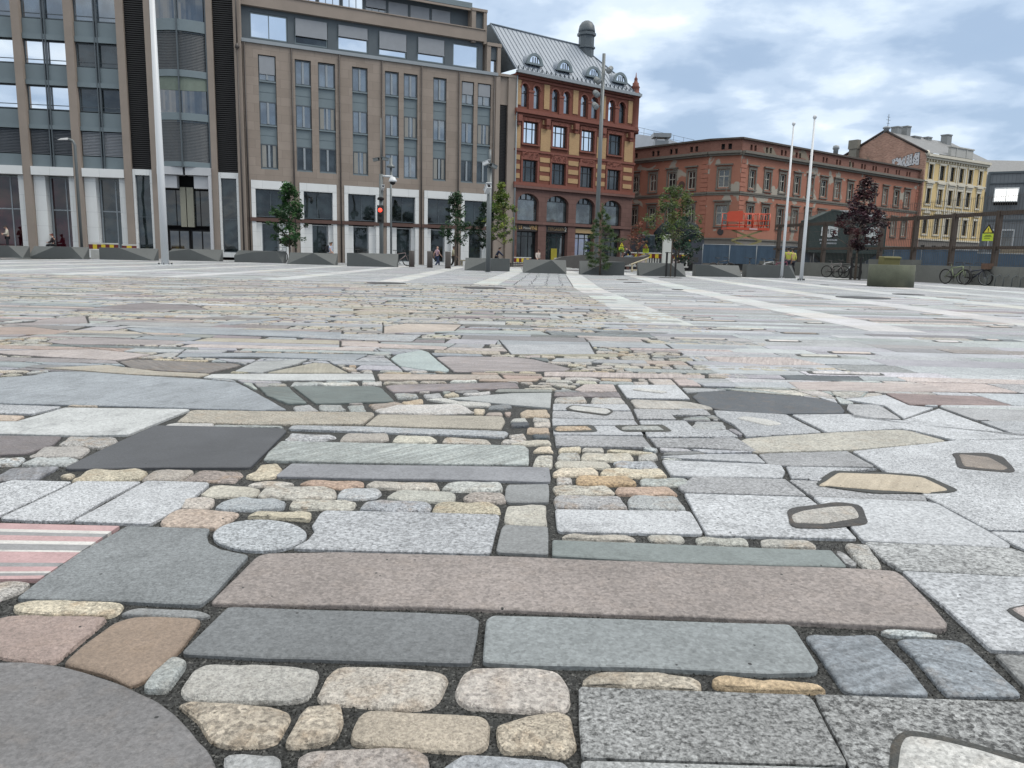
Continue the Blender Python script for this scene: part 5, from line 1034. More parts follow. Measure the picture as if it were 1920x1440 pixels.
# mansard roof
rf = MB(); rb, rt, ry = 15.95, 20.2, 3.5
rf.quad((-.2,-.25,rb),(WR+.1,-.25,rb),(10.1,ry,rt),(-.2,ry,rt)); rf.quad((WR+.1,-.25,rb),(WR+.1,10.2,rb),(10.1,ry+3,rt),(10.1,ry,rt)); rf.quad((-.2,ry,rt),(10.1,ry,rt),(10.1,ry+3,rt),(-.2,ry+3,rt))
rf.quad((-.2,-.25,rb),(-.2,ry,rt),(-.2,ry+3,rt),(-.2,10,rb), mi=1)
roof = rf.build('roof', [MAN, ZINC_D], OR_, fixn=False)
sm_ = MB()
for k in range(30):
    x = .1+k*.48; t = 1 if x < 10.1 else max(0, (WR+.1-x)/(WR+.1-10.1))
    if t < .05: continue
    p0 = Vector((x,-.27,rb+.02)); p1 = Vector((x,-.25+(ry+.25)*t-.02,rb+(rt-rb)*t+.02)); sm_.tube([p0,p1], .02, 4, smooth=False)
sm_.tube([(-.2,ry,rt+.03),(10.1,ry,rt+.03)], .09, 6); sm_.tube([(10.1,ry,rt+.03),(WR+.1,-.25,rb+.05)], .06, 6); sm_.tube([(-.2,-.25,rb+.05),(-.2,ry,rt+.05)], .07, 6)
sm_.build('roof_seam', mat('roof_seam',(112,124,136),.6,spec=.2), roof)
gu = MB().box(-.1,WR+.1,-.5,-.2,15.72,15.9).box(-.1,WR+.1,-.52,-.49,15.7,15.95); gu.build('gutter', ZINC_L, OR_)
sg = MB()
for k in range(29): sg.box(.2+k*.5,.25+k*.5,-.16,-.05,16.08,16.32)
sg.build_each('snow_guard', ZINC_D, roof)
for x in (2.09,5.42,8.82,12.17):
    d = MB(); n_ = 14; rr, zc = .86, 16.75; yf = .15
    o_ = [(x+rr*math.cos(math.pi*k/n_), zc+rr*1.02*math.sin(math.pi*k/n_)) for k in range(n_+1)]; i_ = [(x+rr*.68*math.cos(math.pi*k/n_), zc+.08+rr*.66*math.sin(math.pi*k/n_)) for k in range(n_+1)]
    for k in range(n_):
        d.prism([o_[k],o_[k+1],i_[k+1],i_[k]], yf-.1, yf+.05)
        d.quad((o_[k][0],yf,o_[k][1]),(o_[k+1][0],yf,o_[k+1][1]),(o_[k+1][0],yf+1.3,o_[k+1][1]),(o_[k][0],yf+1.3,o_[k][1]), mi=1)
    d.box(x-rr,x+rr,yf-.12,yf+.1,zc-.08,zc+.075)
    dm = d.build('dormer', [ZINC, MAN], roof)
    MB().prism(i_, yf-.02, yf+.02).build('pane', G_SKY, dm); mb_ = MB()
    for q in (-.2,.05,.28): mb_.box(x+q-.025,x+q+.025,yf-.06,yf-.03,zc+.08,zc+rr*.62)
    mb_.build('glazing_bar', BLKF, dm)
ch = MB(); ccx, ccy = 10.55, 3.2
ch.lathe([(.72,17.0),(.72,19.9),(.84,19.95),(.84,20.1),(.72,20.15),(.72,21.0),(.88,21.08),(.88,21.3),(.78,21.35)], 8, (ccx,ccy), smooth=False)
ch.lathe([(.78,21.35),(.78,21.55),(.70,21.95),(.5,22.25),(.25,22.4),(.05,22.45)], 20, (ccx,ccy)); ch.build('turret', ZINC_D, roof)
tu = MB().lathe([(.5,12.4),(.42,13.0),(.42,15.6),(.55,15.7),(.55,15.95),(.36,16.05),(.36,16.5),(.42,16.58),(.3,16.75),(.3,16.95),(.2,17.0),(.14,17.25),(.18,17.32),(.06,17.5),(.02,17.9)], 10, (WR-.2,.1)); tu.build('corner_finial', REDT, OR_)
MB().tube([(.12,-.12,-.3),(.12,-.12,15.7)], .06, 8).build('drainpipe', ZINC_L, OR_)
MB().box(.12,WR-.1,.6,.68,-.3,15).build('interior', INK, OR_)

# ---- orange plastered corner building
ORG = brickmat('orange_plaster', (174,122,103), (169,117,99), (165,114,97), 3, 3, .85, .22, big=((176,170,158), .38, .585), bump=0)
RBR = brickmat('dull_red_brick', (146,104,92), (136,94,84), (122,96,86), .25, .08, .85, .3, big=((140,130,116), .25, .64))
GREYP = mat('grey_moulding', (118,114,106), .8, var=.2, vs=3)
GREYG = mat('grey_ground_storey', (128,124,118), .85, var=.2)
WHF = mat('pale_window_frame', (176,174,164), .6, var=.1)
OO = thing('corner_building', (18.085, 75.0, 0), 0, 'orange plastered corner building with patches of bare render, its corner cut off', 'building')
def owing(p0, ang, x0, x1, ups, lows, slots, quoins, end=False):
    """one front of the orange building, built in its own rotated frame and baked to the building's frame"""
    fr_ = thing('front', (p0[0]-18.085, p0[1]-75.0, 0), ang); fr_.parent = OO
    zc = 10.75
    w = MB(); hs = [(a,b,7.55,9.2) for a,b in ups]+[(a,b,4.1,5.9) for a,b in lows]
    wall_holes(w, x0, x1, 2.75, zc-.35, hs, .22); w.build('plaster_wall', ORG, fr_)
    MB().box(x0,x1,0,.3,-.6,2.75).build('ground_storey', mat('blue_grey_shopfront',(92,98,110),.7,var=.25,vs=.6) if x1 <= 0.1 else GREYG, fr_)
    c = MB().box(x0,x1,-.45,.2,zc-.16,zc+.06).box(x0,x1,-.28,.2,zc-.34,zc-.17).box(x0,x1,-.12,.1,7.0,7.16).box(x0,x1,-.06,.1,6.84,6.99).box(x0,x1,-.1,.1,2.75,2.9); c.build_each('cornice', GREYP, fr_)
    at_ = MB(); wall_holes(at_, x0, x1, zc+.06, 11.85, [(s-.17,s+.17,11.0,11.5) for s in slots], .2, y=.1); at_.build('attic_wall', RBR, fr_)
    MB().box(x0,x1,.3,.35,10.9,11.7).build('attic_shade', INK, fr_)
    MB().box(x0,x1,-.1,6,11.86,12.02).build('roof', mat('brown_roof_felt',(84,76,70),.8), fr_)
    for (a, b), (z0, z1) in [(u, (7.55,9.2)) for u in ups]+[(l, (4.1,5.9)) for l in lows]:
        wn = window(fr_, a, b, z0, z1, .2, WHF, G_DRK, .09, (.5,), (.62,), dep=.08, bw=.09)
        MB().box(a-.17,a-.01,-.07,.02,z0-.1,z1+.02).box(b+.01,b+.17,-.07,.02,z0-.1,z1+.02).box(a-.17,b+.17,-.07,.02,z1+.03,z1+.24).box(a-.3,b+.3,-.2,.02,z1+.36,z1+.48).box(a-.2,b+.2,-.12,.02,z0-.22,z0-.11).build('surround', GREYP, wn)
    if quoins:
        q_ = MB()
        for xq in quoins:
            for k in range(17):
                z = 3.0+k*.42
                if 6.7 < z+.2 < 7.2: continue
                hw = .42 if k % 2 else .34; q_.box(xq-hw,xq+hw,-.05,.01,z,z+.36)
        q_.build_each('quoin', mat('orange_quoin',(174,117,98),.85,var=.15), fr_)
    return fr_
owing((18.085,75.0), R(-50.81), -13.2, 0, [(-9.55,-8.76),(-7.26,-6.35),(-4.85,-3.91),(-2.41,-1.51),(-12,-11.2)], [(-9.6,-8.75),(-7.18,-6.33),(-4.85,-3.91),(-2.2,-1.45),(-12,-11.2)], [-9.9,-9.3,-7.05,-6.4,-4.75,-4.1,-2.25,-1.65], [-.42])
chl = math.hypot(20.665-18.085, 1.53); cha = math.atan2(-1.53, 20.665-18.085)
owing((18.085,75.0), cha, 0, chl, [(chl/2-.55,chl/2+.5)], [(chl/2-.55,chl/2+.5)], [chl/2-.3,chl/2+.35], None)
ups = [(1.42,2.32),(3.84,4.78),(6.27,7.25),(8.8,9.73),(11.14,12.1),(13.57,14.67),(16.2,17.24),(18.82,19.79),(21.3,22.3),(23.69,24.73),(26.38,27.34),(28.92,30.03),(31.42,32.57)]
owing((20.665,73.471), R(37.803), 0, 35.0, ups, ups, [v for u in ups for v in ((u[0]+u[1])/2-.32,(u[0]+u[1])/2+.3)], [.42,34.5])
MB().add([(0,0,11.9),(2.58,-1.53,11.9),(30.2,19.9,11.9),(22,29,11.9),(-8.3,10.2,11.9)], [(0,1,2,3,4)]).build('roof_deck', mat('brown_roof_felt',(84,76,70),.8), OO)
hood = MB().box(-5.6,-4.2,4.4,5.6,12,12.7).box(-5.8,-4.0,4.2,5.8,13.0,13.4).box(-5.5,-5.4,4.4,5.6,12.7,13).box(-4.4,-4.3,4.4,5.6,12.7,13); hood.build('roof_vent', ZINC_L, OO, loc=(1.5,2,0))
hood = MB().lathe([(.25,12),(.25,12.6),(.35,12.7),(.3,13.0),(.05,13.1)], 12, (15.6,9.5)); hood.build('roof_vent', ZINC_L, OO)
hood = MB().box(-8.5,-7.3,6.2,7.4,12,12.5).box(-8.2,-7.6,6.5,7.1,12.5,12.8); hood.build('roof_vent', ZINC_D, OO)
for x, y in ((-2.05,2.9),):
    pass
cl_f = [c for c in kids(OO) if c.name.startswith('front')]
dk = MB(); dk.lathe([(.0,-.06),(.38,-.06),(.38,.02),(0,.02)], 20, smooth=False); dko = dk.build('wall_plaque', mat('dark_plaque',(92,70,64),.7,var=.2), cl_f[0], loc=(-3.1,-.03,7.95)); dko.rotation_euler = (R(90),0,0)
dko = MB().lathe([(.0,-.06),(.3,-.06),(.3,.02),(0,.02)], 20, smooth=False).build('wall_plaque', mat('dark_plaque2',(62,58,60),.7,var=.2), cl_f[1], loc=(chl/2,-.03,3.45)); dko.rotation_euler = (R(90),0,0)

# ---- yellow rendered building with the bare brick gable
OY = thing('yellow_building', (48.33, 94.93, 0), R(31.945), 'pale yellow rendered four storey building with a bare brick gable', 'building')
YEL = mat('yellow_render', (226,200,144), .8, var=.12, vs=.6); CRM = mat('cream_moulding', (218,212,196), .7, var=.12)
SLT_R = mat('slate_roof', (118,120,122), .6, var=.25, vs=3)
GBR = brickmat('bare_gable_brick', (190,150,134), (156,118,104), (176,160,148), .3, .1, .9, .4, big=((136,122,108), .22, .63))
ycols = [(1.38,2.27),(3.75,4.79),(6.07,7.02),(8.09,9.06),(10.16,11.15),(12.65,13.41)]; yl = [(1.6,3.3),(4.6,6.5),(8.17,9.94),(11.06,12.74)]
w = MB(); wall_holes(w, 0, 14.5, 3.9, 13.7, [(a,b,z0,z1) for a,b in ycols for z0,z1 in yl[1:]], .22); w.quad((14.5,0,-.5),(14.5,12,-.5),(14.5,12,13.7),(14.5,0,13.7)); w.build('wall', YEL, OY)
w = MB(); wall_holes(w, 0, 14.5, -.5, 3.9, [(a,b,1.6,3.2) for a,b in ycols], .22); w.build('ground_storey', mat('grey_base',(120,116,112),.8,var=.15), OY)
for a, b in ycols:
    for z0, z1 in yl:
        wn = window(OY, a, b, z0, z1, .2, BLKF, G_DRK, .09, (.5,), (.68,))
        if z0 > 4: MB().box(a-.16,a-.01,-.07,.02,z0-.05,z1+.03).box(b+.01,b+.16,-.07,.02,z0-.05,z1+.03).box(a-.2,b+.2,-.1,.02,z1+.04,z1+.3).box(a-.22,b+.22,-.1,.02,z0-.25,z0-.06).build('surround', CRM, wn)
        if 8 < z0 < 9: MB().box(a-.3,b+.3,-.25,.02,z1+.6,z1+.8).box(a-.22,b+.22,-.12,.02,z1+.34,z1+.58).build('hood_mould', CRM, wn)
        if 4 < z0 < 5:
            hm_ = MB(); cxx = (a+b)/2; hm_.prism([(cxx+.75*math.cos(math.pi*k/10), z1+.5+.35*math.sin(math.pi*k/10)) for k in range(11)], -.18, .02); hm_.build('hood_mould', CRM, wn)
t_ = MB().box(0,14.5,-.5,.1,13.6,13.9).box(0,14.5,-.3,.1,13.35,13.59).box(0,14.5,-.12,.05,10.75,10.9).box(0,14.5,-.12,.05,7.4,7.6).box(0,14.5,-.12,.05,3.8,4.0).box(0,14.5,-.06,.05,12.95,13.05)
for k in range(24): t_.box(.2+k*.6,.36+k*.6,-.2,.02,13.1,13.34)
t_.build('cornice', CRM, OY)
t_ = MB()
for x in (5.6,7.55,9.45): t_.box(x-.12,x+.12,-.1,.02,4.0,13.0)
t_.build_each('pilaster', CRM, OY)
rf = MB(); rf.quad((-.2,-.5,13.95),(14.7,-.5,13.95),(14.7,5.1,16.95),(-.2,5.1,16.95)); rf.quad((-.2,5.1,16.95),(14.7,5.1,16.95),(14.7,12.5,13.6),(-.2,12.5,13.6)); rf.build('roof', SLT_R, OY, fixn=False)
gb = MB(); gb.prism([(-.5,-.5),(12.5,-.5),(12.5,13.5),(5.1,16.9),(-.4,13.9)], -.25, 0); go = gb.build('gable', GBR, OY)
for v in go.data.vertices: x, y, z = v.co; v.co = (y-.02, x, z)
go.data.flip_normals()
cp = MB()
for p0, p1 in (((-.3,-.6,13.95),(-.3,5.1,17.08)),((-.3,5.1,17.08),(-.3,12.6,13.65))): cp.tube([p0,p1], .14, 6)
cp.build('gable_coping', mat('dark_coping',(58,48,46),.7), OY)
MB().box(-.9,-.27,8.4,9.5,9,15.6).box(-1.0,-.27,8.3,9.6,15.2,16.3).build('chimney_breast', mat('grey_render',(128,126,118),.85,var=.2), OY)
pr = MB().box(4.9,9.9,-.45,-.1,13.92,15.0).box(6.0,6.2,-.5,-.4,13.92,15.1).box(8.3,8.5,-.5,-.4,13.92,15.1).box(4.8,10,-.55,0,15.0,15.15); pr.build('parapet', mat('pale_parapet',(186,186,182),.7,var=.1), OY)
for x, y, h, w_ in ((2.4,5.2,17.9,.42),(4.1,5.0,18.1,.4),(4.9,4.4,16.9,.7),(8.0,4.5,17.1,.45),(11.6,4.0,17.7,.5)): MB().box(x,x+w_*2,y,y+.9,14.8,h).box(x-.06,x+w_*2+.06,y-.06,y+.96,h-.15,h).build('chimney', mat('grey_chimney',(140,144,146),.7,var=.15), OY)
MB().lathe([(.3,16.9),(.3,17.2),(.45,17.3),(.45,17.45),(.25,17.55)], 14, (-.2,5.0)).build('roof_cowl', ZINC_L, OY)
MB().tube([(.9,5.6,16.6),(.9,5.6,19.2)], .035, 6).tube([(.5,5.6,18.5),(1.3,5.6,18.5)], .025, 5).tube([(.6,5.6,18.85),(1.2,5.6,18.85)], .025, 5).tube([(.6,5.6,18.1),(1.2,5.6,18.1)], .025, 5).build('aerial', ZINC_D, OY)
MB().tube([(.05,-.25,-.5),(.05,-.25,13.6)], .09, 8).lathe([(0,13.5),(.3,13.6),(.34,13.9),(.2,14.2),(0,14.25)], 12, (.05,-.35)).build('drainpipe', CRM, OY)
# sprayed letters on the gable: white blocks with black outlines
gt = thing('graffiti', (-.3, 0, 0)); gt.parent = OY
WS = mat('white_spray', (206,208,214), .7, var=.1, vs=3); BS = mat('black_spray', (30,30,34), .7)
def gl_letter(name, polys, dots):
    b_ = MB(); 
    for p in polys:
        c_ = (sum(v[0] for v in p)/len(p), sum(v[1] for v in p)/len(p)); b_.prism([(c_[0]+(v[0]-c_[0])*1.14+.0, c_[1]+(v[1]-c_[1])*1.10) for v in p], .012, .02)
    o_ = b_.build('black_outline', BS, gt); w_ = MB()
    for p in polys: w_.prism(p, -.004, .011)
    w_.build('white_letter', WS, o_); d_ = MB()
    for x, z in dots: d_.prism([(x-.07,z),(x,z-.1),(x+.07,z),(x,z+.1)], -.010, -.005)
    if dots: d_.build('black_fleck', BS, o_)
# letter shapes in metres: a along the wall (leftwards from the street corner), z up
def mp(x, y): return ((x-1660)/24, y)
def GP(*pts): return [((1535-x)/1250*3.5+.3, 14.0-(y-190)/500*1.42) for x, y in pts]
gl_letter('T', [GP((290,390),(550,310),(560,430),(420,470),(410,660),(315,660),(305,470))], [GP((345,430))[0],GP((455,380))[0],GP((350,560))[0]])
gl_letter('X', [GP((590,370),(690,320),(720,480),(800,330),(830,400),(770,520),(800,690),(700,710),(660,600),(600,700),(480,640),(600,520),(500,470))], [])
gl_letter('W', [GP((805,330),(910,280),(905,590),(950,590),(950,270),(1060,240),(1060,560),(1090,550),(1085,240),(1200,210),(1210,670),(800,745))], [GP((845,340))[0],GP((850,480))[0],GP((855,650))[0],GP((990,320))[0],GP((990,450))[0],GP((990,620))[0],GP((1135,290))[0],GP((1140,420))[0],GP((1130,590))[0]])
gl_letter('A', [GP((1330,200),(1510,190),(1530,690),(1390,690),(1380,640),(1300,640),(1290,690),(1230,680),(1235,430))], [GP((1400,250))[0],GP((1300,410))[0],GP((1360,460))[0],GP((1450,420))[0],GP((1240,560))[0],GP((1340,540))[0],GP((1445,570))[0]])
gt.rotation_euler = (0, 0, R(-90)); gt.location = (-.30, 0, 0); gt.scale = (-1, 1, 1)
# ---- grey site cabins on the far right, a red house and a big grey roof behind
OG = thing('site_cabin', (49.9, 84.0, 0), R(-33), 'grey stacked site cabins with one window propped open', 'building')
GC = brickmat('grey_cabin_panel', (124,130,136), (118,124,130), (74,80,86), .35, 8, .6, .1, bump=.3)
c = MB(); wall_holes(c, 0, 9, -.6, 10.6, [(.65,2.85,7.2,8.9),(.6,2.9,2.6,4.7)], .2); c.quad((0,0,-.6),(0,0,10.6),(0,6,10.6),(0,6,-.6)); c.quad((0,0,10.6),(9,0,10.6),(9,6,10.6),(0,6,10.6)); c.build('cabin_wall', GC, OG)
MB().box(-.05,9,-.12,.02,6.5,6.68).box(-.05,9,-.12,.02,5.6,5.75).box(-.05,9,-.12,.02,10.45,10.65).box(-.05,9,-.12,.02,9.4,9.5).box(-.12,.14,-.14,.1,-.6,10.6).box(5.2,5.5,-.14,.02,-.6,10.6).build('cabin_frame', ZINC_D, OG)
MB().box(.3,5.1,-.1,.01,6.25,6.45).build('yellow_strip', mat('moss_yellow',(110,106,50),.8,var=.3,vs=4), OG)
WFR = mat('white_frame', (206,210,214), .5, var=.05)
wn = window(OG, .6, 2.9, 2.6, 4.7, .1, WFR, G_DRK, .12, (.5,), (), dep=.2)
wn = window(OG, -1.1, 1.1, -1.7, 0, 0, WFR, G_SKY, .1, (.5,), (), dep=.08, label='window propped open and tilted out'); wn.location = (1.75, -.08, 8.95); wn.rotation_euler = (R(-28), 0, 0)
MB().quad((.65,.2,7.2),(2.85,.2,7.2),(2.85,.2,8.9),(.65,.2,8.9)).build('opening', INK, OG)
for x, z in ((4.5,10.0),(4.2,5.35)): MB().box(x,x+.45,-.2,-.01,z,z+.35).build('floodlight', mat('pale_lamp',(200,200,190),.5), OG)
OH = thing('red_house', (48.9, 101, 0), R(30), 'narrow red house between the yellow building and the grey cabins', 'building')
MB().box(12.6,16.5,0,6,-.5,11.2).build('wall', mat('red_paint',(128,66,58),.8,var=.12), OH); MB().prism([(12.4,11.2),(16.8,11.2),(16.8,12.0),(12.4,12.8)], -.4, 6).build('roof', SLT_R, OH)
window(OH, 13.0, 13.8, 8, 10, -.02, WFR, G_DRK, .1, (.5,), (.6,)); window(OH, 13.0, 13.8, 4.5, 6.5, -.02, WFR, G_DRK, .1, (.5,), (.6,))
OB = thing('slate_roofed_house', (70.5, 112, 0), R(8), 'big grey slate roof rising behind the site cabins', 'building')
MB().box(-2,30,0,14,-.5,11.5).build('wall', mat('tan_wall',(150,140,124),.8,var=.1), OB)
rf = MB(); rf.quad((-3,-1,11.3),(31,-1,11.3),(31,7,17.0),(-1.5,7,16.4)); rf.quad((-3,-1,11.3),(-1.5,7,16.4),(-3,15,11.3)); rf.quad((-1.5,7,16.4),(31,7,17.0),(31,15,11.3),(-3,15,11.3)); rf.build('roof', SLT_R, OB, fixn=False)
OW = thing('wrapped_building', (13, 98, 0), R(-8), 'white sheeted roof with a railing behind the red brick building', 'building')
MB().box(0,8.5,0,8,-.5,13.5).build('wall', mat('pale_wall',(170,170,166),.8,var=.1), OW); rf = MB().prism([(-.3,13.4),(8.7,13.4),(8.7,13.9),(5,15.3),(-.3,15.9)], -.3, 8); rf.build('sheeting', mat('white_sheeting',(206,212,220),.6,var=.12,vs=1.2,bump=.5,bs=1.5), OW)
rl = MB(); 
for k in range(8): rl.tube([(k*1.2,.2,15.6-k*.3),(k*1.2,.2,17.0-k*.27)], .022, 5)
rl.tube([(0,.2,16.95),(8.5,.2,15.1)], .02, 5); rl.tube([(0,.2,16.4),(8.5,.2,14.6)], .018, 5); rl.build('railing', ZINC_D, OW)
STONE_BLOCKS=[(-30.02,45.38,2.58,0.70,[(0.0, 1), (0.78, 0.03), (0.7, 1)],'leftmost grey stone block, cut off by the picture edge'),
(-27.23,46.06,3.29,0.71,[(0.5, 1), (0.8, 1)],'grey faceted stone block with its low tip at the left, left of the striped barrier'),
(-23.56,47.17,3.27,0.72,[(0.0, 1), (0.12, 1), (0.38, 1), (0.84, 0.06)],'grey stone block just left of the thick white flagpole'),
(-20.62,49.91,3.25,0.74,[(0.0, 0.72), (0.42, 1)],'grey stone block just right of the thick white flagpole'),
(-16.04,48.69,3.04,0.74,[(0.0, 0.55), (0.35, 0.85), (0.86, 1)],'grey stone block with a flat dark front left of the dark green tree trunk'),
(-12.20,46.52,2.90,0.69,[(0.55, 1)],'peaked grey stone block below the dark green tree'),
(-8.16,44.35,2.83,0.75,[(0.0, 1), (0.22, 1)],'grey stone block with bicycles behind it beside the bollards'),
(-1.43,40.19,2.34,0.65,[(0.62, 1), (1, 1)],'grey stone block behind the camera pole'),
(1.47,37.82,2.12,0.65,[(0.65, 1)],'peaked grey stone block in front of the brick building'),
(4.20,37.29,2.12,0.64,[(0.6, 0.95), (1, 1)],'grey stone block behind the little pine'),
(7.14,37.47,2.26,0.63,[(0.64, 1)],'peaked grey stone block behind the black tree guard'),
(10.30,39.20,2.36,0.58,[(0.0, 1), (0.28, 1)],'grey stone block in front of a lone black bicycle'),
(13.06,39.57,2.55,0.64,[(0.0, 1), (0.2, 0.08), (0.84, 1)],'rightmost grey stone block, behind the shorter flagpole'),
]
BOLLARDS=[(-6.15,46.43),(-4.94,45.25),(-3.79,44.13)]
COVERS=[(-3.52,21.34,0.53,'flat dark cover left of the bollards on the paving'),(-0.76,19.75,0.55,'flat dark cover in front of the camera pole'),(4.08,36.69,0.56,'dark tree grate around the foot of the small pine'),(4.17,30.03,0.23,'small dark cover right of the little pine'),(4.08,26.77,0.32,'small dark cover nearest the centre right of the pine'),(6.97,34.71,0.53,'dark tree grate under the olive green tree'),(4.56,21.64,0.16,'lone dark cover in front of the olive green tree'),(11.69,29.26,0.16,'tiny dark cover between the flagpole and the ring planter'),(17.06,39.12,0.95,'dark tree grate under the purple leaved maple'),(8.65,19.20,0.63,'largest dark cover in front of the ring planter'),(11.14,21.90,0.42,'dark cover below the ring planter at right'),]
# ------------------------------------------------------------------ street furniture
CONC = mat('dark_granite_block', (88,92,92), .7, var=.12, vs=1.2, fine=.35, fs=70, bump=.2, bs=60)
random.seed(21)
def block(x, y, w, tops, lab, d=.75, h=.7, rz=0):
    """faceted stone block: footprint w x d, back edge full height, front crest through the given (fraction along, fraction up) points"""
    pts = [(-w/2,0,0),(w/2,0,0),(-w/2,d,0),(w/2,d,0),(-w/2,d,h),(w/2,d,h)]+[(-w/2+w*a,0 if b > .98 else .0,h*b) for a, b in tops]
    o = MB().hull(pts).build('stone_block', CONC, bevel=.012); o.location = (x, y, 0); o.rotation_euler = (0, 0, rz)
    return tag(o, lab, 'stone block', 'faceted stone blocks along the square')
SBL = STONE_BLOCKS
for x, y, w, h, tops, lab in SBL: block(x, y, w, tops, lab, h=h)
BOLL = mat('brown_grey_bollard', (104,98,94), .55, metal=.3, var=.1)
for i, (x, y) in enumerate(BOLLARDS):
    b = MB().lathe([(.165,0),(.165,.93),(.16,.95),(.15,.955)], 20).lathe([(.2,.0),(.2,.012)], 20)
    o = b.build('bollard', BOLL, loc=(x, y, 0)); tag(o, ['round brown bollard right beside the block with bicycles behind it', 'middle one of three brown bollards', 'round brown bollard in front of the man in a beige top'][i], 'bollard', 'brown bollards')
WHP = mat('white_pole_paint', (216,220,224), .4, var=.04); GRYP = mat('grey_pole_paint', (112,118,120), .45, metal=.2, var=.08); DRKP = mat('dark_pole', (60,64,66), .5)
def flagpole(x, y, h, r0, r1, lab, ball):
    t = thing('flagpole', (x, y, 0), 0, lab, 'flagpole', 'white flagpoles')
    MB().tube([(0,0,0),(0,0,h*.3),(0,0,h)], [r0,r0*.93,r1], 18).build('pole', WHP, t)
    bp = MB().lathe([(r0*2.1,0),(r0*2.1,.025),(r0*1.05,.03)], 20).build('base_plate', WHP, t)
    for k in range(8):
        a = k*math.pi/4+.2; MB().tube([(r0*1.75*math.cos(a),r0*1.75*math.sin(a),.0),(r0*1.75*math.cos(a),r0*1.75*math.sin(a),.11)], .022, 6).build('bolt', DRKP, bp)
    if ball: MB().lathe([(0,h-.02),(.05,h),(.09,h+.07),(.07,h+.14),(0,h+.17)], 14).build('finial', WHP, t)
flagpole(-16.40, 36.47, 14.5, .17, .10, 'thick white flagpole at the left, bolted to the square', False)
flagpole(13.36, 38.91, 7.35, .07, .038, 'shorter white flagpole standing in front of a stone block', True)
flagpole(12.72, 34.48, 6.9, .078, .04, 'slim white flagpole nearest the concrete ring planter', True)
def dome_cam(p, parent, s=1, m_=None):
    m_ = m_ or WHP; x, y, z = p
    o = MB().lathe([(.03*s,z+.2*s),(.1*s,z+.18*s),(.17*s,z+.05*s),(.18*s,z),(.12*s,z-.02*s)], 14, (x,y)).build('dome_camera', m_, parent)
    MB().lathe([(.12*s,z-.02*s),(.11*s,z-.08*s),(.05*s,z-.13*s),(0,z-.14*s)], 12, (x,y)).build('lens', INK, o); return o
def box_cam(p, parent, rz=0, tilt=.25, s=1, m_=None):
    o = MB().box(-.07*s,.07*s,-.25*s,.1*s,-.07*s,.07*s).box(-.09*s,.09*s,-.3*s,.12*s,.075*s,.09*s).build('camera_housing', m_ or WHP, parent, loc=p)
    o.rotation_euler = (-tilt, 0, rz); MB().box(-.05*s,.05*s,-.256*s,-.251*s,-.05*s,.05*s).build('lens', INK, o); return o
def spot(p, parent, rz, s=1):
    o = MB().lathe([(.05,-.2),(.13,-.18),(.16,.12),(.15,.16)], 14).build('spotlight', GRYP, parent, loc=p); o.rotation_euler = (R(125), 0, rz)
    MB().lathe([(.0,.162),(.14,.163),(.14,.165),(0,.166)], 14).build('lens', mat('lens_grey',(150,156,160),.2,var=0), o); return o
t = thing('camera_mast', (-1.30, 37.82, 0), 0, 'grey pole with security cameras standing before a stone block', 'camera mast')
MB().tube([(0,0,0),(0,0,4.9)], .115, 14).tube([(0,0,4.9),(0,0,5.75)], .06, 10).lathe([(.18,0),(.18,.02)], 14).build('pole', GRYP, t)
box_cam((-.22,-.1,5.1), t, .9); box_cam((.24,-.05,4.95), t, -.8, m_=GRYP); box_cam((-.1,-.25,3.85), t, .3, .5, 1.5)
t = thing('light_mast', (4.35, 42.0, 0), 0, 'tall grey floodlight mast rising behind the small pine', 'light mast')
MB().tube([(0,0,0),(0,0,5.5),(0,0,11.2)], [.125,.11,.085], 14).build('pole', GRYP, t)
for p, rz in (((.32,-.1,10.4),-.6),((-.3,-.1,9.85),.7),((-.33,-.12,9.2),.5),((-.36,-.12,8.6),.4)): spot(p, t, rz); MB().tube([(0,0,p[2]),(p[0],p[1],p[2])], .03, 6).build('bracket', GRYP, t)
t = thing('traffic_light', (-8.6, 50.2, -.3), 0, 'grey pole with a red traffic signal and white dome camera', 'traffic light')
MB().tube([(0,0,0),(0,0,6.0)], .13, 14).tube([(0,0,6.0),(0,0,9.4)], .035, 8).build('pole', GRYP, t)
sg_ = MB().box(-.19,.19,-.42,-.14,2.75,3.85).build('signal_head', mat('black_plastic',(26,27,28),.5), t, loc=(0,0,.2))
MB().lathe([(.0,0),(.13,.0),(.12,.03),(.06,.05),(0,.055)], 18).build('red_light', mat('red_lamp',(255,70,50),.4,var=0,emit=((255,60,44),2.2)), sg_, loc=(0,-.42,3.55)).rotation_euler = (R(90), 0, 0)
for z in (3.25,2.95): MB().lathe([(.0,0),(.12,.0),(.11,.03),(0,.04)], 18).build('unlit_light', INK, sg_, loc=(0,-.42,z)).rotation_euler = (R(90), 0, 0)
MB().lathe([(0,-.1),(.2,-.06),(.22,.06),(.1,.12),(0,.13)], 14).build('horn', INK, t, loc=(0,-.2,4.45))
dome_cam((.75,-.1,5.55), t, 1.5); MB().tube([(0,0,5.9),(.75,-.1,5.85)], .06, 8).build('bracket', WHP, t)
box_cam((-.35,-.1,6.85), t, 1.0, .1, 1.2, GRYP); box_cam((.35,-.1,6.9), t, -1.0, .1, 1.2, GRYP); box_cam((.12,-.2,5.1), t, .3, .4, 1.1)
t = thing('lamp_post', (-8.17, 51.4, -.3), 0, 'slim grey post with a small flat head just right of the signal pole', 'lamp post')
MB().tube([(0,0,0),(0,0,6.7)], .07, 10).build('pole', GRYP, t); MB().lathe([(0,6.5),(.28,6.55),(.28,6.62),(.1,6.75),(.1,7.15),(0,7.16)], 14).build('lamp_head', GRYP, t)
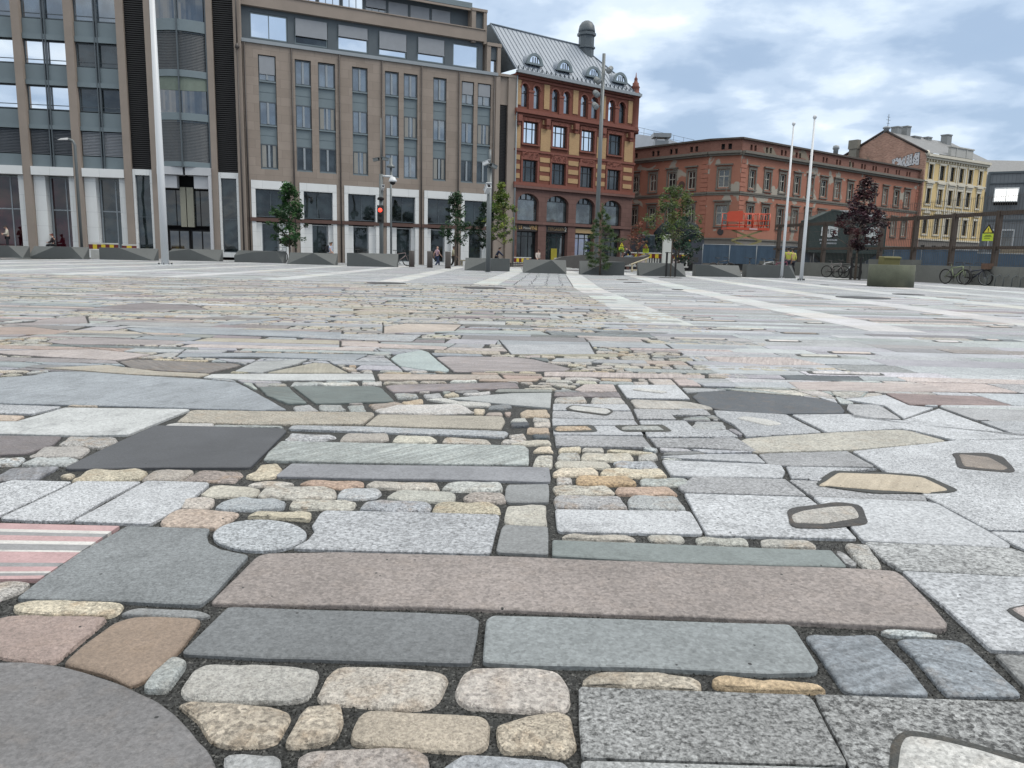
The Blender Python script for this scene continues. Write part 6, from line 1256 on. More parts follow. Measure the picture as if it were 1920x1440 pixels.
t = thing('lamp_post', (-27.35, 49.2, -.3), 0, 'grey street lamp with a curved arm in front of the glass bays', 'lamp post')
MB().tube([(0,0,0),(0,0,7.2),(-.08,-.05,7.45),(-.3,-.1,7.55)], .085, 10).build('pole', GRYP, t); MB().hull([(-.3,-.2,7.5),(-.3,0,7.5),(-.95,-.2,7.48),(-.95,0,7.48),(-.35,-.1,7.64),(-.8,-.1,7.58)]).build('lamp_head', mat('pale_lamp_head',(176,178,180),.4), t)

# ---- right side: concrete wall, rusty fence, planter
GCON = mat('grey_concrete', (112,114,110), .8, var=.22, vs=1.0, fine=.2, fs=40, bump=.2, bs=12)
RUST = mat('rusty_steel', (80,67,59), .75, var=.3, vs=3)
wa, wb = Vector((16.7, 53.3, 0)), Vector((22.0, 28.0, 0)); wd = (wb-wa).normalized(); wl = (wb-wa).length; wang = math.atan2(wd.y, wd.x)
t = thing('concrete_wall', wa, wang, 'low grey concrete retaining wall below the rusty fence', 'wall')
cw = MB()
q = 0
while q < wl:
    l = random.uniform(2.6, 3.4); h = .82+random.choice((0, .0, .06, .25 if 10 < q < 13 else .02)); cw.box(q, min(wl, q+l-.015), 0+random.uniform(0,.015), .55, -.3, h); q += l
cw.build_each('wall_panel', GCON, t)
t = thing('rusty_fence', wa+Vector((.45,.1,0)), wang, 'tall fence of rusty steel posts, two rails and wire mesh above the concrete wall', 'fence')
for k in range(11):
    q = .3+k*2.62; MB().box(q-.1,q+.1,.6,.8,-.3,3.3).build('post', RUST, t)
MB().box(-.2,wl+.5,.64,.76,3.1,3.28).build('top_rail', RUST, t); MB().box(-.2,wl+.5,.64,.76,1.6,1.74).build('rail', RUST, t)
me_ = MB()
for k in range(int(wl/.13)): me_.box(k*.13,k*.13+.012,.57,.582,.5,4.0)
for z in (.9,1.5,2.1,2.7,3.3,3.9): me_.box(0,wl,.565,.575,z,z+.012)
me_.build('wire_mesh', mat('wire',(84,80,76),.6), t)
YEG = mat('yellow_green_sign', (186,206,40), .5, var=.05); YEL_ = mat('yellow_sign', (214,200,60), .5, var=.05)
def warn(loc, rz, lab, post=False, s=1):
    t = thing('warning_sign', loc, rz, lab, 'warning sign', 'yellow warning signs')
    MB().box(-.42*s,.42*s,-.015,.015,0,.62*s).build('text_plate', YEG, t)
    MB().prism([(-.46*s,.64*s),(.46*s,.64*s),(0,1.42*s)], -.015, .015).build('triangle_border', INK, t); MB().prism([(-.32*s,.71*s),(.32*s,.71*s),(0,1.26*s)], -.022, -.016).build('triangle_face', YEL_, t)
    MB().box(-.03*s,.03*s,-.028,-.023,.86*s,1.08*s).build('exclamation_mark', INK, t); MB().box(-.03*s,.03*s,-.028,-.023,.76*s,.82*s).build('exclamation_mark', INK, t)
    for z, a, b in ((.44,-.2,.25),(.34,-.3,.3),(.2,-.25,.2)): MB().box(a*s,b*s,-.02,-.0155,z*s,(z+.05)*s).build('text_line', mat('sign_ink',(70,84,20),.6), t)
    if post: MB().tube([(0,.04,-2.9*s),(0,.04,.9*s)], .035, 8).build('post', GRYP, t)
warn((21.0, 34.9, 1.95), R(-50), 'yellow triangular warning sign hung on the rusty fence by the bicycles', s=.52)
warn((9.2, 55.0, 1.2), 0, 'yellow triangular warning sign beside the white info pillar', True, .5)
warn((7.75, 57.0, 1.25), R(25), 'yellow triangular warning sign half hidden behind the cyclist', True, .55)
PLA = mat('mossy_concrete_ring', (98,102,86), .85, var=.3, vs=2.2, fine=.2, bump=.25, bs=14)
pl = MB(); pl.lathe([(.80,0),(.80,.80),(.785,.815),(.68,.815),(.67,.60),(.0,.58)], 48); o = pl.build('ring_planter', PLA, loc=(14.13, 29.2, 0)); tag(o, 'round mossy concrete ring standing on the pale paving', 'planter')
o = MB().box(-.3,.3,-.25,.25,.59,1.12).box(-.33,.33,-.28,-.2,1.02,1.1).build('plastic_tub', mat('dull_yellow',(108,104,62),.7,var=.25,vs=4), loc=(14.05, 29.3, 0), bevel=.03); tag(o, 'dull yellow tub standing inside the concrete ring', 'tub')
# blue sheeted hoarding
BLU = mat('blue_sheeting', (62,84,104), .55, var=.2, vs=1.5, bump=.3, bs=3)
def hoard(loc, rz, n_, lab, h=1.5, z0=.55, w_=2.2):
    t = thing('construction_fence', loc, rz, lab, 'fence', 'blue sheeted construction fences')
    for k in range(n_):
        fr_ = MB().tube([(k*w_,0,z0-.6),(k*w_,0,z0+h+.06)], .03, 6).tube([(k*w_,0,z0+h+.04),((k+1)*w_,0,z0+h+.04)], .03, 6).build('fence_frame', ZINC_L, t)
        vs_ = []; m_ = 8
        for j in range(m_+1): 
            yy = .04*math.sin(j*1.9+k); vs_ += [(k*w_+.04+(w_-.08)*j/m_,yy,z0),(k*w_+.04+(w_-.08)*j/m_,yy*.5,z0+h)]
        MB().add(vs_, [(2*j,2*j+2,2*j+3,2*j+1) for j in range(m_)]).build('blue_sheet', BLU, fr_)
hoard((15.6, 65.0, 0), R(-4), 10, 'long blue sheeted site fence under the orange lift')
hoard((35.6, 70.0, 0), R(-20), 7, 'blue sheeted site fence in front of the yellow building', 1.7, .2)
CB = brickmat('tan_boarding', (150,138,120), (144,132,114), (110,100,86), 1.2, .22, .8, .15)
o = MB().box(0,9,0,.15,-.3,2.6).build('board_fence', CB, loc=(42.2, 68.0, 0)); o.rotation_euler = (0, 0, R(-14)); tag(o, 'tan board fence below the grey cabins at the far right', 'fence')
o = MB().box(0,24,0,.4,-.3,.62).build('kerb_wall', mat('tan_low_wall',(128,118,108),.8,var=.2), loc=(35.0, 73.5, 0)); o.rotation_euler = (0, 0, R(-18)); tag(o, 'low brownish wall behind the blue fence before the yellow building', 'wall')
# scissor lift
ORA = mat('orange_paint', (206,78,46), .4, var=.06)
t = thing('scissor_lift', (19.3, 66.0, 0), R(6), 'bright orange scissor lift with its platform raised', 'lift')
pb = MB().box(-1.85,1.85,-.6,.6,3.35,3.55).build('platform', ORA, t)
rl = MB()
for x in (-1.83,-.3,.3,.9,1.83):
    for y in (-.58,.58): rl.tube([(x,y,3.55),(x,y,4.72)], .042, 6)
for z in (4.7,4.15,3.75):
    rl.tube([(-1.83,-.58,z),(1.83,-.58,z)], .036, 6); rl.tube([(-1.83,.58,z),(1.83,.58,z)], .036, 6); rl.tube([(1.83,-.58,z),(1.83,.58,z)], .025, 6)
for x in (.35,1.15): rl.tube([(x,-.6,3.6),(x,-.6,4.5),(x+.2,-.6,4.66),(x+.4,-.6,4.5),(x+.4,-.6,3.6)], .03, 6)
rl.build('guard_rail', ORA, pb)
MB().hull([(-1.88,-.62,4.0),(-.55,-.62,4.0),(-1.88,-.62,4.7),(-1.75,-.62,4.82),(-.6,-.62,4.9),(-.52,-.62,4.8),(-1.88,-.58,4.0),(-.55,-.58,4.0),(-1.88,-.58,4.7),(-.52,-.58,4.8)]).build('orange_board', ORA, pb)
MB().box(.1,.8,-.61,-.601,3.38,3.5).build('decal', mat('pink_white',(220,190,190),.5,var=.2,vs=9), pb)
SCI = mat('dull_yellow_steel', (150,140,92), .5, var=.1)
for k in range(3):
    z0, z1 = .75+k*.86, .75+(k+1)*.86
    for s_ in (-1,1): MB().hull([(-1.3*s_,-.4-.06*s_,z0-.08),(-1.3*s_,-.4-.06*s_,z0+.08),(1.3*s_,-.4-.06*s_,z1-.08),(1.3*s_,-.4-.06*s_,z1+.08),(-1.3*s_,-.36-.06*s_,z0-.08),(-1.3*s_,-.36-.06*s_,z0+.08),(1.3*s_,-.36-.06*s_,z1-.08),(1.3*s_,-.36-.06*s_,z1+.08)]).build('scissor_arm', SCI, t)
MB().box(-1.5,1.5,-.6,.6,-.0,.7).build('chassis', mat('dark_chassis',(60,60,60),.6), t)
for x in (-1.1,1.1): MB().lathe([(.32,-.12),(.36,-.06),(.36,.06),(.32,.12)], 16).build('wheel', INK, t, loc=(x,-.62,.05)).rotation_euler = (R(90),0,0)
# dark green site tent with a white emblem
DGR = mat('dark_green_sheet', (28,52,50), .6, var=.1, vs=1)
t = thing('site_container', (24.0, 63.0, 0), R(-3), 'dark green gabled site tank with a white lettered emblem', 'container')
b_ = MB(); b_.prism([(-.4,1.6),(5.6,1.6),(5.6,4.35),(3.6,4.62),(1.3,4.95),(-.4,4.2)], 0, 2.5); b_.build('body', DGR, t)
MB().hull([(.2,.2,1.6),(5.2,.2,1.6),(.2,2.3,1.6),(5.2,2.3,1.6),(1.8,.8,.3),(3.4,.8,.3),(1.8,1.6,.3),(3.4,1.6,.3)]).build('hopper', DGR, t)
MB().prism([(1.35,4.97),(3.3,4.66),(5.5,4.42),(5.3,4.7),(3.1,4.98)], .1, 2.4).build('roof_sheet', WHF if False else mat('white_roof_sheet',(206,210,212),.5,var=.08), t)
MB().prism([(-.5,4.15),(-.42,4.1),(1.3,4.9),(3.6,4.56),(3.6,4.62),(1.3,5.02)], -.06, -.005).build('gable_trim', mat('green_trim',(40,62,60),.6), t)
WL = mat('white_emblem', (220,224,224), .5, var=0)
for x0, full in ((1.15,1),(4.7,1)):
    e_ = MB().prism([(x0-.66,2.95),(x0,2.82),(x0+.66,2.98),(x0+.66,3.6),(x0,3.72),(x0-.62,3.62)], -.03, -.005).build('emblem', WL, t)
    text_mesh('MEJ', .56, .004, DGR, 'emblem_letters', e_, (x0,-.038,3.27), sx=.95)
    for z, a in ((2.62,.72),(2.36,.66)):
        l_ = MB(); xx = x0-a
        while xx < x0+a: l_.box(xx,xx+.09,-.02,-.005,z-.06,z+.06); xx += .12
        l_.build('small_lettering', mat('faint_white',(176,180,186),.6,var=.2,vs=8), t)
for x in (.1,5.1): MB().tube([(x,.1,-.3),(x,.1,1.7)], .07, 8).build('leg', DRKP, t)
# concrete mixer truck / loader glimpsed behind the olive tree
t = thing('concrete_mixer', (12.35, 60.5, -.3), R(5), 'dark drum of a mixer truck half hidden behind the olive tree', 'truck')
MB().box(-1.8,1.6,-1,1,.9,1.3).build('chassis', mat('dark_chassis',(60,60,60),.6), t)
d_ = MB().lathe([(.5,-1.6),(1.0,-.9),(1.15,0),(.95,.9),(.45,1.7),(.45,1.75)], 20).build('drum', mat('dark_teal_drum',(30,40,46),.75,spec=.15), t, loc=(.0,0,3.0)); d_.rotation_euler = (0, R(78), 0)
MB().box(-2.9,-1.85,-1,1,.8,2.9).build('cab', mat('dark_teal_cab',(30,44,52),.45), t, bevel=.08); MB().box(-2.7,-2.0,-1.02,-1.0,1.9,2.7).build('cab_window', G_DRK, t)
for x in (-2.3,-.4,.9): MB().lathe([(.38,-.15),(.48,-.1),(.48,.1),(.38,.15)], 18).build('wheel', INK, t, loc=(x,-.95,.48)).rotation_euler = (R(90),0,0)
for x in (-.9,-.4,.7): MB().box(x,x+.16,-1.05,-1.0,2.5,2.58).build('marker_lamp', mat('amber',(230,170,90),.4), t)
# info pillar and red-yellow barriers
WPI = mat('white_pillar', (206,208,202), .5, var=.04)
t = thing('info_pillar', (10.15, 52.0, -.3), R(4), 'plain white slab pillar standing behind the stone blocks', 'pillar')
MB().box(-.35,.28,-.12,.12,0,2.72).build('slab', WPI, t, bevel=.03); MB().box(-.352,.282,-.125,-.12,.42,.44).build('joint', GRYP, t)
RD = mat('barrier_red', (108,30,26), .5, var=.06); YW = mat('barrier_yellow', (226,200,48), .5, var=.05); WBR = mat('barrier_white', (214,214,208), .5, var=.05)
def barrier(loc, rz, l, lab, full=True, h=1.0):
    t = thing('road_barrier', loc, rz, lab, 'barrier', 'red and yellow striped road barriers')
    MB().box(0,l,-.03,.03,h-.1,h-.02).build('rail', WBR, t)
    n_ = max(3, int(l/.24))
    b_ = MB()
    for k in range(n_): b_.box(l*k/n_,l*(k+1)/n_,-.045,-.02,h-.42,h-.12,k%2)
    b_.build('striped_board', [RD, YW], t)
    if full:
        s_ = MB(); n2_ = int(l/.19)
        for k in range(n2_):
            if k % 5 in (1,2,3) and (k//5)%2: continue
            s_.box(k*.19,k*.19+.1,-.02,.02,.12,h-.43)
        s_.box(0,l,-.025,.025,.1,.2); s_.build('slats', WBR, t)
        MB().box(l*.4,l*.4+.55,-.05,-.03,.2,h-.5).build('notice', mat('pinkish_notice',(214,200,200),.6,var=.2,vs=8), t)
    for x in (.1,l-.1): MB().box(x-.06,x+.06,-.25,.25,-.4,.06).build('foot', INK, t)
barrier((7.9, 56.5, .12), R(2), 2.75, 'striped road barrier between the small red tree and the white pillar', True, 1.15)
barrier((10.7, 56.5, .12), R(2), 1.9, 'striped road barrier just right of the white pillar', True, 1.15)
barrier((-27.6, 50.5, -.28), 0, 1.9, 'striped road barrier with a poster in the gap between two stone blocks', False, 1.3)
barrier((-25.6, 50.8, -.28), 0, .95, 'short black and yellow barrier behind the third stone block', False, 1.25)
po = MB().box(-27.45,-26.05,50.38,50.42,-.05,.55).build('poster_board', mat('torn_poster',(196,196,192),.7,var=.3,vs=3)); tag(po, 'pale torn poster board below the striped barrier at left', 'poster')
o = MB().box(-27.4,-26.1,50.3,50.36,-.25,-.06).build('barrier_plank', YW); tag(o, 'yellow plank low between the two left stone blocks', 'plank')
barrier((-.1, 65.4, -.3), R(30), 1.7, 'striped barrier in front of the clothes shop window', True, 1.0)
barrier((3.4, 67.5, -.3), R(30), 1.9, 'striped barrier in front of the yellow poster shop door', True, 1.0)
# dark timber wave bench with pale trestles, deck steps
WOOD = mat('dark_timber', (86,84,82), .75, var=.2, vs=4); PWO = mat('pale_timber', (196,184,156), .75, var=.15, vs=3)
t = thing('wave_bench', (2.2, 46.5, 0), 0, 'long dark wave shaped timber bench behind the stone blocks', 'bench')
pr = [(-.0,.55),(.8,.8),(2.4,.95),(3.8,.95),(5.0,.88),(6.2,.86),(7.2,.92),(7.6,1.06),(7.72,1.0),(7.3,.74),(6.2,.5),(5,.1),(3.4,.05),(1.0,.2)]
pr = [(x*.76, z) for x, z in pr]; MB().prism(pr, 0, 2.0).build('seat', WOOD, t)
tr_ = MB()
for x in (4.8,5.2,5.6): tr_.tube([(x,-.1,0),(x,-.1,  .45+(x-4.8)*.42)], .05, 5, smooth=False)
tr_.tube([(4.7,-.12,.44),(5.75,-.12,.86)], .05, 5, smooth=False).tube([(4.7,-.12,.12),(5.65,-.12,.12)], .04, 5, smooth=False); tr_.build('trestle', PWO, t)
t = thing('timber_deck', (-.6, 58.0, -.3), R(8), 'low timber deck with steps by the shop fronts', 'deck')
for k in range(4): MB().box(-2.6,3.4,k*.35,k*.35+.3,.1+k*.12,.18+k*.12).build('step', PWO if k == 0 else WOOD, t)
t = thing('planter_bench', (-4.0, 57.0, -.3), R(12), 'pale timber bench frame beside the beige clad walker', 'bench')
MB().box(0,1.9,0,.5,.62,.7).build('seat', PWO, t)
for x in (.1,1.75): MB().box(x,x+.1,.05,.45,0,.61).build('leg', PWO, t)
# dark round covers let into the paving
CVR = mat('dark_cover', (64,64,66), .6, metal=.3, var=.2, vs=8)
for i, (x, y, rx, lab) in enumerate(COVERS):
    o = MB().lathe([(rx,.002),(rx,.012),(rx-.02,.014)], 36).build('tree_grate' if rx > .8 else 'drain_cover', CVR, loc=(x, y, 0)); tag(o, lab, 'tree grate' if rx > .8 else 'drain cover', 'dark round covers in the paving')
# ------------------------------------------------------------------ trees
def leafmat(name):
    mt = bpy.data.materials.new(name); mt.use_nodes = True; t = mt.node_tree; b = t.nodes['Principled BSDF']
    at = N(t, 'ShaderNodeAttribute', attribute_name='leaf'); t.links.new(at.outputs['Color'], b.inputs['Base Color']); b.inputs['Roughness'].default_value = .5; b.inputs['Specular IOR Level'].default_value = .35
    tr = N(t, 'ShaderNodeBsdfTranslucent'); t.links.new(at.outputs['Color'], tr.inputs[0]); mx = N(t, 'ShaderNodeMixShader'); mx.inputs[0].default_value = .3
    t.links.new(b.outputs[0], mx.inputs[1]); t.links.new(tr.outputs[0], mx.inputs[2]); t.links.new(mx.outputs[0], t.nodes['Material Output'].inputs[0]); return mt
LEAF = leafmat('leaf'); BARK = mat('bark', (104,92,82), .85, var=.3, vs=8, bump=.4, bs=30); BARKP = mat('pale_bark', (142,138,130), .85, var=.25, vs=8)
def crown_mesh(name, clumps, cols, parent, size, asp=.55):
    vs_, fs_, cs_ = [], [], []
    for cx_, cy_, cz_, r_, n_, tone in clumps:
        base = random.choice(cols); tn = tone*random.uniform(.8, 1.25)
        for _ in range(n_):
            d = Vector((random.gauss(0,1), random.gauss(0,1), random.gauss(0,.85))).normalized()*r_*random.random()**.45
            p = Vector((cx_,cy_,cz_))+d
            a = Vector((random.gauss(0,1), random.gauss(0,1), random.gauss(0,.5)-.2)).normalized(); nrm = (Vector((random.gauss(0,.8), random.gauss(0,.8), 1))).normalized()
            b = a.cross(nrm).normalized(); s_ = size*random.uniform(.6,1.3)
            i = len(vs_); vs_ += [p-a*s_*.5, p+b*s_*asp*.5+a*s_*.05, p+a*s_*.55, p-b*s_*asp*.5+a*s_*.05]; fs_.append((i,i+1,i+2,i+3))
            j = tn*random.uniform(.75,1.3); cs_.append(tuple(min(.9, c*j) for c in base)+(1,))
    me = bpy.data.meshes.new(name); me.from_pydata(vs_, [], fs_); me.materials.append(LEAF)
    ca = me.color_attributes.new('leaf', 'FLOAT_COLOR', 'CORNER'); ca.data.foreach_set('color', [v for c in cs_ for _ in range(4) for v in c]); me.update()
    o = bpy.data.objects.new(name, me); COLL.objects.link(o); o.parent = parent; return o
def tree(name, loc, lab, z0, z1, prof, cols, n, leaf, seed, trunk_r=.05, per=46, cr=.26, bark=None, cat='tree', lean=0, squash=1, wide=1.3):
    random.seed(seed); t = thing(name, loc, 0, lab, cat)
    rad = lambda f: wide*next(prof[i][1]+(prof[i+1][1]-prof[i][1])*(f-prof[i][0])/(prof[i+1][0]-prof[i][0]) for i in range(len(prof)-1) if f <= prof[i+1][0])
    tk = MB(); top = z1-.25*(z1-z0); pts = [(0,0,-.3),(0,0,z0),(.04+lean*.5,.02,(z0+z1)/2),(lean,-.02,top)]; tk.tube(pts, [trunk_r*1.2, trunk_r, trunk_r*.6, trunk_r*.2], 8)
    cl = []
    per = int(per*.68)
    for k in range(n):
        f = random.random()**.9; a = random.uniform(0, 2*math.pi); q = rad(f)*random.random()**.55; z = z0+(z1-z0)*f
        x, y = q*math.cos(a)+lean*f, q*math.sin(a)*squash
        cl.append((x, y, z, cr*random.uniform(.6,1.25), int(per*random.uniform(.6,1.3)), random.choice((.6,.8,1,1,1.15,1.45))))
        if k % 3 == 0 and q > rad(f)*.3:
            zz_ = max(z0*.9, z-q*.7); tk.tube([(lean*f*.6,0,zz_),(x*.6,y*.6,z-q*.25),(x,y,z)], [trunk_r*.4,trunk_r*.25,trunk_r*.1], 5)
    tk.build('trunk', bark or BARK, t); crown_mesh('crown', cl, cols, t, leaf); return t
L1 = lambda *c: [lin(tuple(q*1.12 for q in v), .74) for v in c]
tree('young_tree', (-14.3, 49.5, 0), 'dark green tree left of the signal pole, before the white framed shop windows', 1.1, 4.85, [(0,.25),(.12,.75),(.35,1.1),(.55,1.0),(.7,.62),(.85,.42),(1,.12)], L1((44,74,42),(36,62,38),(58,88,50)), 105, .19, 3, .07, 56)
tree('young_tree', (-4.1, 53.6, -.3), 'narrow dark green tree behind the beige clad walker', 1.85, 5.2, [(0,.3),(.2,.8),(.5,.72),(.75,.5),(1,.15)], L1((46,72,48),(40,64,42)), 66, .19, 4, .06, 46)
tree('young_tree', (-2.0, 56.6, -.3), 'dark green tree half hidden behind the camera mast', 1.6, 4.8, [(0,.3),(.3,1.1),(.6,1.0),(1,.25)], L1((40,62,46),(34,54,40)), 75, .19, 5, .06, 46)
tree('young_tree', (-.75, 54.0, -.3), 'yellowish green tree with a thin tip right of the camera mast', 2.0, 5.9, [(0,.35),(.12,1.15),(.3,1.0),(.55,.75),(.72,.36),(.85,.22),(1,.1)], L1((92,112,52),(78,100,50),(112,124,60)), 85, .19, 6, .06, 44, lean=-.3)
tree('olive_tree', (7.40, 36.9, 0), 'wide olive green young tree inside a black guard', 1.75, 4.15, [(0,.3),(.12,1.2),(.3,1.15),(.55,.95),(.8,.6),(1,.3)], L1((84,100,56),(74,90,52),(98,108,60),(66,84,52)), 135, .13, 7, .03, 36, .2)
tree('young_tree', (11.2, 53.5, -.3), 'dark green tree behind the olive tree, left of the rusty fence', .9, 3.9, [(0,.5),(.3,1.3),(.6,1.25),(.85,.8),(1,.3)], L1((44,66,52),(38,58,46)), 80, .19, 8, .06, 46)
tree('purple_maple', (17.6, 40.2, 0), 'purple leaved maple inside a black guard by the bicycles', 1.6, 5.0, [(0,.2),(.1,.7),(.22,1.15),(.38,1.3),(.5,.95),(.6,.55),(.75,.42),(.88,.38),(1,.1)], L1((58,36,44),(46,30,38),(74,46,48),(40,28,36)), 115, .17, 9, .055, 50, .24, lean=.12)
tree('red_sapling', (8.55, 54.6, -.3), 'small russet leaved sapling left of the white info pillar', .7, 3.5, [(0,.3),(.3,.65),(.6,.6),(1,.15)], L1((122,72,58),(104,66,54),(96,76,56)), 60, .12, 10, .035, 26, .2)
# the little pine: whorls of drooping twigs with needles
random.seed(31); t = thing('young_pine', (4.03, 36.75, 0), 0, 'little pine with sparse lower branches in front of a stone block', 'tree')
tk = MB().tube([(0,0,0),(0,0,1.4),(.0,0,3.1)], [.045,.035,.012], 8); nd_v, nd_f, nd_c = [], [], []
def needles(p0, p1, n_, l_):
    p0, p1 = Vector(p0), Vector(p1)
    for _ in range(n_):
        p = p0.lerp(p1, random.random()**.7); d = ((p1-p0).normalized()*.7+Vector((random.gauss(0,.6),random.gauss(0,.6),random.gauss(0,.6)))).normalized()*l_*random.uniform(.6,1.2); s_ = d.cross(Vector((random.gauss(0,1),random.gauss(0,1),1))).normalized()*.012
        i = len(nd_v); nd_v.extend([p-s_, p+s_, p+d+s_*.3, p+d-s_*.3]); nd_f.append((i,i+1,i+2,i+3)); c = random.choice(L1((70,94,62),(58,84,60),(92,110,70),(84,96,58))); nd_c.append(c+(1,))
for k in range(46):
    z = .35+2.6*(k/46)**1.05; l_ = (1.0 if .9 < z < 1.7 else .62 if z < .9 else .5*(3.2-z)/1.5+.1)*random.uniform(.6,1.15); a = k*2.4+random.uniform(-.4,.4); dr = random.uniform(-.1,.25) if z > 1.6 else random.uniform(-.25,.3)
    e = (l_*math.cos(a), l_*math.sin(a), z+l_*dr); tk.tube([(0,0,z),(e[0]*.6,e[1]*.6,z+l_*dr*.7),e], [.016,.01,.005], 5); needles((e[0]*.35,e[1]*.35,z+l_*dr*.4), e, int(85*l_+22), .15)
    for q in range(2):
        b_ = a+random.choice((-.7,.7)); e2 = (e[0]*.6+.35*l_*math.cos(b_), e[1]*.6+.35*l_*math.sin(b_), z+l_*dr*.8+.05); tk.tube([(e[0]*.55,e[1]*.55,z+l_*dr*.6),e2], [.008,.004], 4); needles((e[0]*.6,e[1]*.6,z+l_*dr*.6), e2, 40, .13)
needles((0,0,2.7),(0,0,3.25),70,.16); tk.build('trunk', BARK, t)
me = bpy.data.meshes.new('crown'); me.from_pydata(nd_v, [], nd_f); me.materials.append(LEAF); ca = me.color_attributes.new('leaf','FLOAT_COLOR','CORNER'); ca.data.foreach_set('color', [v for c in nd_c for _ in range(4) for v in c]); me.update()
o = bpy.data.objects.new('crown', me); COLL.objects.link(o); o.parent = t
BLK = mat('black_steel', (38,36,36), .5, metal=.2, var=.1)
for x, y, lab in ((7.40, 36.9, 'black steel tree guard around the olive tree'), (17.6, 40.2, 'black steel tree guard around the purple maple')):
    g_ = MB()
    for a in range(4):
        px, py = .3*math.cos(a*math.pi/2+.5), .3*math.sin(a*math.pi/2+.5); g_.box(px-.025,px+.025,py-.025,py+.025,0,1.15)
    for z in (1.12,): g_.torus((0,0,z), .3, .014, (0,0,1), 20, 4)
    tag(g_.build('tree_guard', BLK, loc=(x, y, 0)), lab, 'tree guard', 'black steel tree guards')
# ------------------------------------------------------------------ bicycles
TYR = mat('tyre_rubber', (30,30,31), .7, var=.05); ALU = mat('aluminium', (176,180,184), .3, metal=.8, var=.05)
def bicycle(loc, rz, fc, lab, lean=0, step=False, basket=False, white_rim=False, zoff=0):
    FM = mat('frame_%d_%d_%d' % fc, fc, .35, var=.03)
    t = thing('bicycle', (loc[0], loc[1], zoff), rz, lab, 'bicycle', 'parked bicycles'); t.rotation_euler = (lean, 0, rz)
    for x in (-.53, .53):
        w_ = MB(); w_.torus((x,0,.345), .322, .028, (0,1,0), 30, 6); wo = w_.build('wheel', TYR, t)
        r_ = MB().torus((x,0,.345), .298, .011, (0,1,0), 26, 4)
        for k in range(16):
            a = k*math.pi/8; r_.tube([(x,.02*(-1)**k,.345),(x+.295*math.cos(a),0,.345+.295*math.sin(a))], .0022, 3, smooth=False)
        r_.tube([(x,-.05,.345),(x,.05,.345)], .025, 8); r_.build('rim', BLK if not white_rim else ALU, wo)
    f = MB(); bb = (-.08,0,.30); st = (-.23,0,.74); hd = (.36,0,.82); hb = (.40,0,.66); rw = (-.53,0,.345); fw = (.53,0,.345)
    f.tube([bb, st], .022, 8); f.tube([st, (st[0]-.05,0,.92)], .013, 8); f.tube([bb, hb], .03, 8)
    f.tube([(-.19,0,.60) if step else (st[0]+.01,0,.72), hd if not step else (hb[0]-.02,0,.70)], .026, 8); f.tube([hd, hb], .026, 8)
    for s_ in (-.05,.05): f.tube([(bb[0],s_*.5,bb[2]),(rw[0],s_,rw[2])], .01, 6); f.tube([(st[0],s_*.4,st[2]-.03),(rw[0],s_,rw[2])], .009, 6)
    f.build('frame', FM, t)
    fk = MB(); fk.tube([hb,(.43,0,.6)], .018, 8)
    for s_ in (-.05,.05): fk.tube([(.43,s_,.62),(.47,s_,.5),(fw[0],s_,fw[2])], .011, 6)
    fk.tube([(.43,-.05,.62),(.43,.05,.62)], .014, 6); fk.build('fork', FM, t)
    MB().tube([hd,(.33,0,.95)], .014, 8).tube([(.22,-.30,.98),(.31,-.16,1.0),(.34,0,.96),(.31,.16,1.0),(.22,.30,.98)], .013, 8).build('handlebar', BLK, t)
    MB().hull([(-.42,-.08,.93),(-.42,.08,.93),(-.42,-.07,.97),(-.42,.07,.97),(-.3,-.05,.95),(-.3,.05,.95),(-.16,-.02,.93),(-.16,.02,.93),(-.16,0,.96)]).build('saddle', TYR, t)
    c_ = MB().torus((-.08,-.05,.30), .085, .008, (0,1,0), 18, 4); c_.tube([(-.08,-.07,.30),(-.02,-.07,.15)], .01, 6).tube([(-.08,.07,.30),(-.14,.07,.45)], .01, 6).box(-.07,.03,-.16,-.07,.135,.16).box(-.19,-.09,.07,.16,.44,.465); c_.build('crank', BLK, t); MB().hull([(-.5,-.06,.36),(-.05,-.06,.24),(-.05,-.06,.36),(-.5,-.045,.36),(-.05,-.045,.24),(-.05,-.045,.36)]).build('chain_guard', BLK, t)
    if basket:
        b_ = MB().box(.42,.74,-.17,.17,.72,.74)
        for q in (0,1): b_.box(.42,.74,-.17+q*.33,-.16+q*.33,.74,.96)
        b_.box(.42,.43,-.16,.16,.74,.96); b_.box(.73,.74,-.16,.16,.74,.96); b_.build('basket', mat('brown_basket',(96,72,58),.8,var=.2,vs=8), t)
    return t
bicycle((17.95, 43.6), R(-55), (128,120,118), 'grey bicycle at the wall, left of the pair by the purple maple', .04)
bicycle((18.4, 43.2), R(-50), (34,34,36), 'black bicycle with a white frame tube behind the purple maple', .05)
MB().tube([(.0,0,.36),(.36,0,.82)], .026, 8).build('frame_tube', WHP, bpy.data.objects['bicycle.001'])
bicycle((19.9, 35.1), R(-72), (128,140,104), 'pale green mountain bicycle nearest the ring planter', .05)
bicycle((20.45, 34.6), R(-68), (40,46,66), 'dark blue step through bicycle with a brown front basket', .05, True, True, True)
bicycle((11.9, 44.8), R(10), (36,36,38), 'lone black bicycle behind a stone block left of the first rusty post', .03)
bicycle((14.2, 43.8), R(20), (190,192,194), 'silver bicycle behind the rightmost stone block', .03)
bicycle((14.95, 43.9), R(6), (120,44,74), 'crimson bicycle next to the silver one and the worker', .03)
bicycle((13.3, 44.2), R(75), (34,36,40), 'black bicycle with its wheel towards us, left of the silver one', .02)
bicycle((-15.3, 50.6), R(70), (176,180,184), 'pale bicycle in the gap below the dark green tree', .02)
bicycle((-7.2, 48.6), R(25), (110,96,96), 'brownish bicycle at the right end of a block, left of the bollards', .02)
